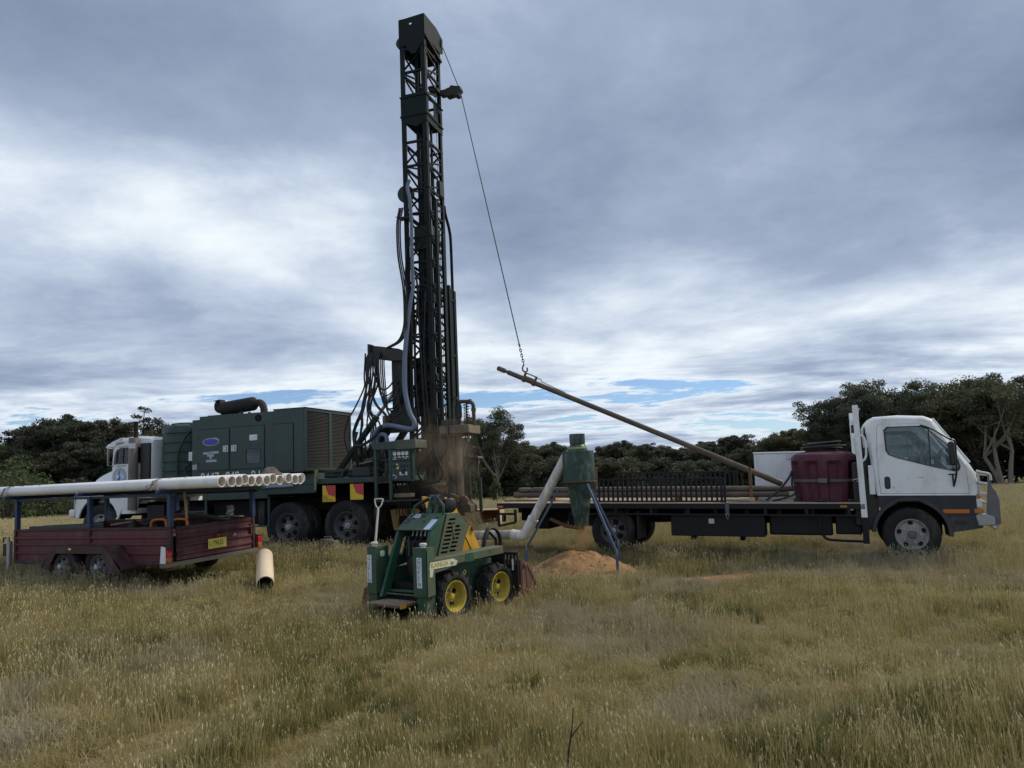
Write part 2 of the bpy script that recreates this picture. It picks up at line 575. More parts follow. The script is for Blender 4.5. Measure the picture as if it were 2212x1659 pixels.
_D = np.linalg.norm(CP[:, None, :2] - CP[None, :, :2], axis=2)
_n = len(CP)
_A = np.zeros((_n + 1, _n + 1))
_A[:_n, :_n] = _phi(_D)
_A[:_n, _n] = 1
_A[_n, :_n] = 1
_w = np.linalg.solve(_A, np.append(CP[:, 2], 0))


def GZ(x, y):
    x, y = np.atleast_1d(np.asarray(x, float)), np.atleast_1d(np.asarray(y, float))
    d = np.sqrt((x[:, None] - CP[None, :, 0]) ** 2 + (y[:, None] - CP[None, :, 1]) ** 2)
    z = _phi(d) @ _w[:_n] + _w[_n]
    far = np.clip((np.hypot(x, y) - 130) / 120, 0, 1)
    far = far * far * (3 - 2 * far)
    z = z * (1 - far) + far * (-3.0 - .012 * np.maximum(0, np.hypot(x, y) - 200))
    near = np.exp(-((x - 0) ** 2 + (y - 10) ** 2) / 900.0)
    return z + near * 0.018 * (np.sin(x * 1.7 + y * .6) + np.sin(y * 2.1 - x * .8))


def gz(x, y):
    return float(GZ(x, y)[0])


def ground():
    def axis(a, fine, step, far, grow=1.13):
        q = list(np.arange(a[0], a[1] + 1e-6, fine))
        d = step
        while q[-1] < far:
            q.append(q[-1] + d)
            d *= grow
        d = step
        while q[0] > -far:
            q.insert(0, q[0] - d)
            d *= grow
        return np.array(q)
    xs = axis((-14, 14), .5, .6, 3000)
    ys = axis((1, 26), .5, .6, 3200)
    X, Y = np.meshgrid(xs, ys)
    z = GZ(X.ravel(), Y.ravel())
    nx, ny = len(xs), len(ys)
    vs = np.column_stack([X.ravel(), Y.ravel(), z])
    fs = [(j * nx + i, j * nx + i + 1, (j + 1) * nx + i + 1, (j + 1) * nx + i) for j in range(ny - 1) for i in range(nx - 1)]
    me = bpy.data.meshes.new('ground')
    me.from_pydata(vs.tolist(), [], fs)
    me.shade_smooth()
    m = bpy.data.materials.new('paddock_soil')
    m.use_nodes = True
    nt = m.node_tree
    L = nt.links.new
    b = nt.nodes['Principled BSDF']
    b.inputs['Roughness'].default_value = 0.95
    g = N(nt, 'ShaderNodeNewGeometry')
    n1 = N(nt, 'ShaderNodeTexNoise', i_Scale=0.5, i_Detail=8.0, i_Roughness=0.7)
    n2 = N(nt, 'ShaderNodeTexNoise', i_Scale=22.0, i_Detail=6.0, i_Roughness=0.7)
    L(g.outputs['Position'], n1.inputs['Vector'])
    L(g.outputs['Position'], n2.inputs['Vector'])
    r1 = ramp(nt, [(0.3, (0.15, 0.125, 0.055)), (0.5, (0.27, 0.215, 0.105)), (0.75, (0.40, 0.33, 0.185))])
    L(n1.outputs[0], r1.inputs[0])
    r2 = ramp(nt, [(0.3, 0.35), (0.7, 1.15)])
    L(n2.outputs[0], r2.inputs[0])
    mx = N(nt, 'ShaderNodeMix', data_type='RGBA', blend_type='MULTIPLY')
    mx.inputs[0].default_value = 1.0
    L(r1.outputs[0], mx.inputs[6])
    L(r2.outputs[0], mx.inputs[7])
    L(mx.outputs[2], b.inputs['Base Color'])
    bp = N(nt, 'ShaderNodeBump', i_Strength=0.8, i_Distance=0.05)
    L(n2.outputs[0], bp.inputs['Height'])
    L(bp.outputs[0], b.inputs['Normal'])
    me.materials.append(m)
    o = bpy.data.objects.new('ground', me)
    COL.objects.link(o)
    tag(o, 'gently rolling dry paddock ground under the grass', None, kind='structure')


ground()


# ------------------------------------------------------------------ wheels
def tyre_profile(r, w, rim):
    h = w / 2
    sh = min(0.035, w * .18)
    return [(rim, -h * .78), (rim + (r - rim) * .35, -h * .98), (rim + (r - rim) * .7, -h), (r - sh, -h * .93), (r - sh * .3, -h * .82), (r, -h * .66),
            (r, -h * .34), (r - .012, -h * .32), (r - .012, -h * .26), (r, -h * .24), (r, -h * .04), (r - .012, -h * .03), (r - .012, h * .03), (r, h * .04),
            (r, h * .24), (r - .012, h * .26), (r - .012, h * .32), (r, h * .34), (r, h * .66), (r - sh * .3, h * .82), (r - sh, h * .93), (rim + (r - rim) * .7, h), (rim + (r - rim) * .35, h * .98), (rim, h * .78)]


def wheel(parent, c, r, w, rim, style='flat', rim_mat=rim_grey, face=-1, lugs=0, nuts=6, steer=0.0):
    """wheel with its axle along local y; face=-1 shows its outer side to -y."""
    P = part('wheel', parent, c, (0, 0, R(steer)))
    m = MB().lathe(tyre_profile(r, w, rim), (0, 0, 0), (0, 1, 0), 44, closed=True)
    if lugs:
        for k in range(lugs):
            for sd in (-1, 1):
                a = 2 * PI * (k + (0.5 if sd > 0 else 0)) / lugs
                for q in range(3):
                    a0, a1 = a + 0.085 * q, a + 0.085 * (q + 1)
                    y0, y1 = sd * w * (.02 + .155 * q), sd * w * (.02 + .155 * (q + 1))
                    th = 0.062
                    rr = r - 0.004 - (0.012 if q == 2 else 0)
                    ri = r - 0.03
                    vs = []
                    for aa, yy in ((a0, y0), (a1, y1)):
                        for da in (-th, th):
                            for rad in (ri, rr + .022):
                                vs.append((rad * math.cos(aa + da), yy, rad * math.sin(aa + da)))
                    m.add(vs, [(0, 1, 3, 2), (4, 6, 7, 5), (0, 4, 5, 1), (2, 3, 7, 6), (1, 5, 7, 3), (0, 2, 6, 4)])
                # lug end runs down the shoulder
                a0 = a + 0.255
                vs = []
                for rad, yy in ((r + .006, sd * w * .485), (r - .065, sd * w * .515)):
                    for da in (-.062, .062):
                        for dy in (-.03, .0):
                            vs.append((rad * math.cos(a0 + da), yy + sd * dy, rad * math.sin(a0 + da)))
                m.add(vs, [(0, 1, 3, 2), (4, 6, 7, 5), (0, 4, 5, 1), (2, 3, 7, 6), (1, 5, 7, 3), (0, 2, 6, 4)])
    m.build('tyre', rubber, P, smooth=30)
    h = w / 2
    f = face
    if style == 'dish':      # deep dished truck rim
        pr = [(rim, f * h * .80), (rim * .97, f * h * .82), (rim * .93, f * h * .70), (rim * .86, f * h * .1), (rim * .80, -f * h * .05), (rim * .42, f * h * .10), (rim * .40, f * h * .20), (0.0, f * h * .20)]
    elif style == 'front':   # convex pale front rim
        pr = [(rim, f * h * .80), (rim * .95, f * h * .84), (rim * .90, f * h * .68), (rim * .78, f * h * .52), (rim * .62, f * h * .74), (rim * .40, f * h * .80), (rim * .38, f * h * .90), (0.0, f * h * .92)]
    elif style == 'offset':  # loader rim
        pr = [(rim, f * h * .80), (rim * 1.0, f * h * .86), (rim * .93, f * h * .84), (rim * .88, f * h * .55), (rim * .80, f * h * .0), (rim * .74, -f * h * .25), (rim * .30, -f * h * .25), (rim * .28, -f * h * .10), (0.0, -f * h * .10)]
    else:
        pr = [(rim, f * h * .80), (rim * .94, f * h * .82), (rim * .86, f * h * .62), (rim * .72, f * h * .45), (rim * .45, f * h * .55), (rim * .40, f * h * .68), (0.0, f * h * .7)]
    MB().lathe(pr, (0, 0, 0), (0, 1, 0), 36, cap0=False).build('rim', rim_mat, P, smooth=30)
    hy = {'dish': f * h * .20, 'front': f * h * .9, 'offset': -f * h * .10}.get(style, f * h * .68)
    hm = MB()
    hr = rim * (.26 if style != 'offset' else .2)
    hm.lathe([(hr, hy - f * .01), (hr, hy + f * .035), (hr * .8, hy + f * .06), (0, hy + f * .065)], (0, 0, 0), (0, 1, 0), 20)
    hm.build('hub', hub_metal if style == 'dish' else rim_mat if style == 'offset' else (hub_metal if style == 'flat' else rim_grey), P, smooth=30)
    nm = MB()
    for k in range(nuts):
        a = 2 * PI * k / nuts
        q = rim * (.36 if style != 'front' else .52)
        yy = {'dish': f * h * .17, 'front': f * h * .75, 'offset': -f * h * .22}.get(style, f * h * .58)
        nm.lathe([(.014, yy), (.014, yy + f * .03), (0, yy + f * .032)], (q * math.cos(a), 0, q * math.sin(a)), (0, 1, 0), 6)
    nm.build('wheel_nuts', hub_metal, P, smooth=0)['kind'] = 'stuff'
    # raised dark discs painted for the shade inside the hand holes
    hm = MB()
    cnt, q, sr = {'dish': (6, .62, .05), 'front': (5, .74, .035), 'offset': (4, .55, .03)}.get(style, (6, .62, .02))
    for k in range(cnt):
        a = 2 * PI * (k + .3) / cnt
        yy = {'dish': f * h * .03, 'front': f * h * .60, 'offset': -f * h * .245}.get(style, f * h * .50)
        hm.lathe([(0, yy + f * .014), (sr, yy + f * .013), (sr, yy - f * .02)], (q * rim * math.cos(a), 0, q * rim * math.sin(a)), (0, 1, 0), 14)
    hm.build('hand_hole_shade', under, P, smooth=0)['kind'] = 'stuff'
    return P


# ================================================================== box trailer with pipe rack
def ribbed_panel(x0, x1, z0, z1, ribs, depth=0.022, n=1):
    """2D profile (offset, z) of pressed sheet with swaged ribs; returns list of (off, z)"""
    prof = [(0, z0)]
    for zr in ribs:
        prof += [(0, zr - .030), (depth, zr - .016), (depth, zr + .016), (0, zr + .030)]
    prof.append((0, z1))
    return prof


def trailer():
    T = thing('box_trailer', 'maroon tandem-axle box trailer with blue pipe rack, parked before the rig truck', 'trailer', (-5.23, 11.8, .22), rz=-25, rx=1.6)
    X0, X1, Y0, Y1 = -3.74, 0.0, 0.0, 1.70
    zb, zt = .37, .87
    # floor
    MB().box(X0 + .02, X1 - .02, Y0 + .02, Y1 - .02, .40, .42).build('floor', maroon_dark, T)
    ch = MB()
    for y in (.12, Y1 - .18):
        ch.box(X0, X1, y, y + .06, .29, .395)
    for x in np.arange(X0 + .1, X1, .6):
        ch.box(x, x + .05, .05, Y1 - .05, .335, .392)
    ch.build('chassis', under, T)
    prof = ribbed_panel(0, 0, zb, zt, (.50, .64, .745))
    for side, y, s in (('near', Y0, -1), ('far', Y1, 1)):
        m = MB()
        ring = lambda x: [(x, y + s * o, z) for o, z in prof] + [(x, y - s * .012, z) for o, z in reversed(prof)]
        m.loft([ring(X0), ring(-1.85), ring(X1 - .05)])
        m.build('side_panel', maroon, T, smooth=20)
        MB().box(X0, X1, y - .022, y + .022, zt - .012, zt + .026).build('top_rail', maroon_dark, T, bevel=.005)
        MB().box(X0, X1 + .02, y - .03, y + .03, zb - .05, zb + .012).build('bottom_rail', maroon_dark, T, bevel=.004)
        for x in (X0, X1 - .045):
            MB().box(x, x + .05, y - .026, y + .026, zb - .03, zt + .02).build('corner_post', maroon_dark, T, bevel=.004)
        MB().box(-1.86, -1.80, y - .03, y + .03, zb, zt).build('side_stay', maroon_dark, T, bevel=.004)
    m = MB()
    ring = lambda yy: [(X0 - o, yy, z) for o, z in prof] + [(X0 + .012, yy, z) for o, z in reversed(prof)]
    m.loft([ring(.03), ring(Y1 - .03)])
    m.build('front_panel', maroon, T, smooth=20)
    # tailgate
    g = MB()
    gp = ribbed_panel(0, 0, zb + .015, zt - .03, (.475, .600, .735), .024)
    ring = lambda yy: [(X1 + .012 + o, yy, z) for o, z in gp] + [(X1, yy, z) for o, z in reversed(gp)]
    g.loft([ring(.075), ring(Y1 - .075)])
    TG = g.build('tailgate', maroon, T, smooth=20)
    MB().box(X1 - .012, X1 + .03, .07, Y1 - .07, zt - .035, zt + .018).build('gate_top_rail', maroon_dark, TG, bevel=.006)
    MB().tube([(X1 + .055, .12, .712), (X1 + .055, .80, .722), (X1 + .058, .86, .735), (X1 + .055, 1.60, .742)], .011, 8).build('latch_rod', maroon_dark, TG)
    for yy in (.10, 1.60):
        MB().box(X1 + .012, X1 + .05, yy - .02, yy + .02, .62, .79).build('latch_bracket', maroon_dark, TG, bevel=.004)
    # steel channel bumper
    MB().box(X1 - .03, X1 + .07, -.20, Y1 + .16, .305, .365).build('rear_bumper', M('worn_channel', (0.12, 0.115, 0.09), .7, var=.2, dirt=RUST, amt=.3), T, bevel=.004)
    # number plate
    MB().plate(rrect(.66, 1.04, .478, .632, .012), X1 + .042, X1 + .047, 'yz').build('number_plate', plate_yellow, T, bevel=.002)
    text('L\u00b779625', (X1 + .048, .685, .525), (0, 1, 0), (0, 0, 1), .108, ink, T, sx=.82)
    text('NEW SOUTH WALES', (X1 + .048, .745, .487), (0, 1, 0), (0, 0, 1), .026, M('plate_small_print', (.38, .31, .09), .5), T, sx=.9)
    MB().lathe([(.026, 0), (.026, .03), (.018, .04), (0, .042)], (X1 + .035, .855, .675), (1, 0, 0), 14).build('plate_lamp', lens_red, T)
    MB().plate([(1.21, .585), (1.225, .65), (1.25, .665), (1.275, .655), (1.30, .585)], X1 + .014, X1 + .017, 'yz').build('sticker', M('green_sticker', (.22, .45, .34), .5), T)
    # lights on the corners
    for y0, s in ((-.13, -1), (Y1 + .045, 1)):
        MB().plate([(X1 - .10, .365), (X1 + .02, .365), (X1 + .02, .60), (X1 - .07, .62)], y0 - .004, y0 + .0, 'xz').build('light_bracket', old_white if s < 0 else rusty, T)
        L_ = part('tail_light', T)
        MB().box(X1 - .01, X1 + .05, y0 + .004, y0 + .09, .455, .56).build('red_lens', lens_red, L_, bevel=.006)
        MB().box(X1 - .01, X1 + .05, y0 + .004, y0 + .09, .372, .452).build('amber_lens', lens_amber, L_, bevel=.006)
        MB().box(X1 - .03, X1 + .055, y0 - .0, y0 + .095, .563, .585).build('light_cap', maroon_dark, L_, bevel=.004)
    # mudguards and wheels
    for s, yb in ((-1, 0.0), (1, Y1)):
        y_out, y_in = yb + s * .30, yb + s * .03
        pr = [(-2.60, .32), (-2.34, .60), (-2.26, .638), (-1.15, .638), (-1.06, .60), (-.70, .30)]
        a = [(x, y_out, z) for x, z in pr] + [(x, y_out, z - .012) for x, z in reversed(pr)]
        b = [(x, y_in, z) for x, z in pr] + [(x, y_in, z - .012) for x, z in reversed(pr)]
        MB().loft([a, b]).build('mudguard', maroon_dark, T, smooth=0)
        skirt = [(-2.60, .26), (-2.34, .60), (-2.26, .636), (-1.15, .636), (-1.06, .60), (-.70, .22), (-.98, .22), (-1.16, .53), (-2.24, .53), (-2.42, .28)]
        MB().plate(skirt, y_out - .006, y_out + .006).build('mudguard_skirt', maroon_dark, T)
        if s < 0:
            MB().box(-1.92, -1.86, y_out - .012, y_out - .007, .585, .615).build('reflector', plate_yellow, T)
        for x in (-2.18, -1.32):
            wheel(T, (x, yb + s * .165, .315), .315, .19, .185, 'flat', rim_grey, face=s, nuts=5)
    for x in (-2.18, -1.32):
        MB().tube([(x, -.1, .315), (x, Y1 + .1, .315)], .03, 8).build('axle', under, T)
    # drawbar and jockey stand
    d = MB()
    for y in (.35, Y1 - .35):
        d.beam((X0 + .3, y, .34), (X0 - 1.05, Y1 / 2, .36), .06, .09)
    d.box(X0 - 1.3, X0 - .95, Y1 / 2 - .05, Y1 / 2 + .05, .34, .43)
    d.build('drawbar', under, T)
    J = part('jockey_stand', T)
    MB().tube([(X0 - .08, -.07, .22), (X0 - .08, -.07, .78)], .026, 10).build('stand_tube', chrome, J)
    MB().tube([(X0 - .08, -.07, .74), (X0 - .20, -.07, .76), (X0 - .21, -.07, .68)], .012, 6).build('crank', black_steel, J)
    MB().box(X0 - .19, X0 - .1, -.10, -.03, .45, .66).build('winch', plastic_black, J, bevel=.01)
    MB().box(X0 - .06, X0 - .02, -.09, -.03, .30, .70).build('bracket', alu, J, bevel=.004)
    # pipe rack
    for y in (.0, Y1):
        for x in (-3.68, -1.83, -.02):
            MB().box(x - .032, x + .032, y - .036, y + .036, zt + .026, 1.40 if y < 1 else 1.36).build('rack_post', blue_paint, T, bevel=.004)
        MB().box(-3.75, .10, y - .02, y + .02, 1.36 if y < 1 else 1.315, 1.40 if y < 1 else 1.355).build('rack_rail', M('rack_rail_navy', (.010, .022, .06), .5, var=.2), T, bevel=.003)
    for x in (-3.68, -1.83, -.02):
        MB().beam((x, -.24, 1.4375), (x, Y1 + .30, 1.4315 - .0535), .08, .05).build('rack_crossbar', blue_paint, T, bevel=.004)
        for y in (-.225, Y1 + .285):
            MB().tube([(x, y, 1.44 if y < 0 else 1.38), (x, y, 1.51 if y < 0 else 1.46)], .012, 6).build('rack_pin', chrome, T)
    return T


TR = trailer()
TRM = Matrix.LocRotScale(Vector((-5.23, 11.8, .22)), Euler((R(1.6), 0, R(-25))), None)


def tr(p):
    return tuple(TRM @ Vector(p))


# ------------------------------------------------------------------ casing pipes on the rack
PIPES = [(.02, .996, 0), (.205, .991, 0), (.385, .958, 0), (.485, .992, 1), (.575, 1.035, 0), (.765, 1.006, 0), (.95, .979, 0), (1.045, 1.03, 1), (1.135, 1.074, 0), (1.235, 1.175, 1), (1.325, 1.219, 0), (1.51, 1.17, 0), (1.605, 1.157, 1)]
ORD = ['first', 'second', 'third', 'fourth', 'fifth', 'sixth', 'seventh', 'eighth', 'ninth', 'tenth', 'eleventh', 'twelfth', 'thirteenth']


def pvc_pipe(name, a, b, ro, ri, mat_out, mat_in):
    a, b = Vector(a), Vector(b)
    ln = (b - a).length
    o = MB().lathe([(ri, 0), (ri + .002, 0), (ro - .001, 0), (ro, .002), (ro, ln - .002), (ro - .001, ln), (ri, ln)], (0, 0, 0), (b - a), 28, closed=True).build(name, mat_out, None, smooth=35)
    me = o.data
    me.materials.append(mat_in)
    n = 28
    for i, p in enumerate(me.polygons):
        if i >= 6 * n:
            p.material_index = 1
    o.location = a
    return o


TRP = Matrix.LocRotScale(Vector((-5.23, 11.8, .22)), Euler((0, 0, R(-25))), None)


def pipes():
    for i, (wm, sm, up) in enumerate(PIPES):
        w = -.135 + .1665 * i
        s = sm + .94 * (wm - w) + random.uniform(-.02, .02)
        z = 1.458 + .0815 + (.024 if up else 0)
        a, b = tuple(TRP @ Vector((s - 6.0, w + random.uniform(-.002, .002), z - .006))), tuple(TRP @ Vector((s, w, z)))
        o = pvc_pipe('pvc_pipe', a, b, .080, .0705, pvc, pvc_in)
        tag(o, f'white casing pipe on the blue rack, {ORD[i]} pipe counting in from the mudguard side', 'pipe', 'white casing pipes on the trailer rack')


pipes()


def straps():
    for x, lab, mt in ((-3.70, 'dark tie-down strap over the pipes at the drawbar end of the rack', strap_m), (-.13, 'tan tie-down strap over the pipes near the tailgate', strap_tan)):
        st = thing('tie_down_strap', lab, 'strap', tuple(TRP @ Vector((x, -.06, 1.45))), rz=-25, group='straps over the casing pipes')
        # profile over the stack, local y from the near end of the crossbar
        top = [(-.235, .0), (-.225, .05), (-.185, .14)]
        for k in range(13):
            yc = -.135 + .1665 * k + .06
            top += [(yc, .171 + (.024 if PIPES[k][2] else 0)), (yc + .083, .150 if k < 12 else .10)]
        top += [(1.98, .05), (1.99, -.02)]
        m = MB()
        a = [(-.025 + .02 * math.sin(3 * y), y, z + .004) for y, z in top]
        b = [(.025 + .02 * math.sin(3 * y), y, z + .004) for y, z in top]
        ring = [[p for p in (a[i], b[i], (b[i][0], b[i][1], b[i][2] + .004), (a[i][0], a[i][1], a[i][2] + .004))] for i in range(len(top))]
        m.loft(ring)
        m.build('webbing', mt, st, smooth=50)
        MB().tube([(-.10, -.245, -.008), (-.085, -.245, .075), (.02, -.205, .10), (-.10, -.245, -.008)], .0065, 6).build('hook', chrome if mt is strap_m else M('dark_hook', (.06, .05, .045), .5), st)


straps()


# ------------------------------------------------------------------ load on the trailer
def trailer_load():
    # long grey steel channel lying across the front of the load
    o = MB()
    pr = [(0, 0), (.28, 0), (.28, .12), (.26, .12), (.26, .02), (.02, .02), (.02, .12), (0, .12)]
    o.loft([[(x, y, z) for y, z in pr] for x in (0, 1.55)])
    o = o.build('steel_channel', M('grey_channel', (.055, .068, .07), .55, var=.2, dirt=MUD, amt=.3), None, smooth=0, bevel=.004)
    o.matrix_world = Matrix.Translation(tr((-3.66, .18, .80))) @ Euler((0, R(-1.2), R(-25))).to_matrix().to_4x4()
    tag(o, 'long grey steel channel lying along the drawbar end of the trailer', 'channel')
    # black tarpaulin heap filling the body
    def heap(name, x0, x1, y0, y1, z0, hmax, seed, mat, lab, cat):
        nx, ny = 34, 20
        vs, fs = [], []
        for j in range(ny + 1):
            for i in range(nx + 1):
                a, b = i / nx, j / ny
                e = min(1, 6 * min(a, 1 - a)) * min(1, 5 * min(b, 1 - b))
                p = Vector((a * (x1 - x0) * 1.6, b * (y1 - y0) * 2.4, seed))
                h = .5 + .5 * noise.noise(p) + .30 * noise.noise(p * 2.7) + .16 * abs(noise.noise(p * 6.0))
                vs.append((x0 + a * (x1 - x0), y0 + b * (y1 - y0), z0 + e * hmax * max(.05, h)))
        for j in range(ny):
            for i in range(nx):
                q = j * (nx + 1) + i
                fs.append((q, q + 1, q + nx + 2, q + nx + 1))
        k = len(vs)
        vs += [(x, y, z0 - .01) for x, y, _ in [vs[0], vs[nx], vs[-1], vs[ny * (nx + 1)]]]
        m = MB().add(vs, fs)
        m.v = [tuple(TRM @ Vector(p)) for p in m.v]
        c = Vector(tr(((x0 + x1) / 2, (y0 + y1) / 2, z0)))
        m.v = [tuple(Vector(p) - c) for p in m.v[:k]]
        o = m.build(name, mat, None, smooth=60)
        o.location = c
        sm = o.modifiers.new('solid', 'SOLIDIFY')
        sm.thickness = .012
        tag(o, lab, cat)
    heap('tarpaulin', -2.15, -.10, .12, 1.60, .43, .62, 3.3, tarp, 'crumpled black tarpaulin heaped in the middle of the maroon trailer', 'tarpaulin')
    heap('canvas_bag', -.78, -.08, 1.05, 1.62, .80, .24, 9.1, M('brown_canvas', (.055, .045, .036), .9, var=.3, dirt=(.12, .09, .06), amt=.3), 'dark brown canvas bag heaped against the far corner of the tailgate', 'bag')
    # generator with orange hoops
    G = thing('generator', 'small generator with two orange hoop handles behind the maroon tailgate', 'generator', tr((-.42, .46, .62)), rz=-25)
    MB().box(-.36, .36, -.14, .20, 0, .19).build('engine_block', plastic_black, G, bevel=.02)
    MB().box(-.40, .40, -.18, -.14, .16, .21).build('front_rail', M('salmon_rail', (.42, .17, .10), .6, dirt=MUD, amt=.2), G, bevel=.006)
    for x0, x1 in ((-.40, -.05), (.04, .41)):
        MB().tube(smooth_path([(x0, -.16, .16), (x0 + .015, -.16, .29), (x0 + .075, -.16, .355), (x1 - .06, -.16, .36), (x1 - .008, -.16, .32), (x1, -.16, .16)], 5), .019, 10).build('hoop_handle', orange_tube, G)
    MB().box(.05, .16, -.155, -.142, .10, .15).build('data_plate', label_white, G)
    # hoses over the load
    cols = (hose_black, M('olive_hose', (.07, .07, .05), .6, var=.2))
    for i, pts in enumerate(([(-1.0, .35, .90), (-.55, .5, 1.00), (-.1, .65, .99), (.02, .95, .92), (-.3, 1.2, .9)], [(-1.2, .8, .95), (-.7, .75, 1.03), (-.15, .8, 1.0), (-.04, 1.1, .91), (-.2, 1.35, .9)])):
        h = MB().tube(smooth_path([tr(p) for p in pts], 8), .022, 8).build('rubber_hose', cols[i], None)
        tag(h, ('black rubber hose draped over the tarpaulin beside the generator', 'olive rubber hose arching over the tarpaulin in the maroon trailer')[i], 'hose')
    # timber handle standing in the load
    m = MB().tube([tr((-.22, .5, .62)), tr((-.245, .5, 1.10)), tr((-.262, .48, 1.40))], [.02, .021, .019], 10)
    tag(m.build('rake', timber, None), 'upright pale wooden rake handle standing in the trailer behind the blue post', 'rake')
    # loose boards
    for i, (a, b, w) in enumerate((((-1.95, .5, .90), (-1.45, .62, .955), .12), ((-.55, 1.5, .93), (-.05, 1.48, .925), .10))):
        o = MB().beam(tr(a), tr(b), w, .022).build('loose_board', deck_wood, None, bevel=.003)
        tag(o, ('short weathered board lying on the load beside the steel channel', 'pale narrow board lying along the far top rail of the trailer')[i], 'board')
    # lifting clevis
    C = thing('lifting_clevis', 'grey steel hoisting plug standing at the far corner of the trailer load', 'lifting plug', tr((-.33, 1.50, .94)), rz=-25)
    MB().lathe([(.055, 0), (.06, .02), (.05, .05), (.05, .12), (.06, .14), (.05, .165), (0, .17)], (0, 0, 0), (0, 0, 1), 16).build('plug', hub_metal, C)
    MB().tube(smooth_path([(-.04, 0, .09), (.0, -.07, .04), (.09, -.06, .05), (.12, -.04, .12)], 5), .016, 8).build('bail', hub_metal, C)


trailer_load()


# ================================================================== drilling rig truck
RIGO, RIGR = Vector((-4.47, 16.5, .25)), -18
RM = Matrix.LocRotScale(RIGO, Euler((0, 0, R(RIGR))), None)


def rg(p):
    return tuple(RM @ Vector(p))


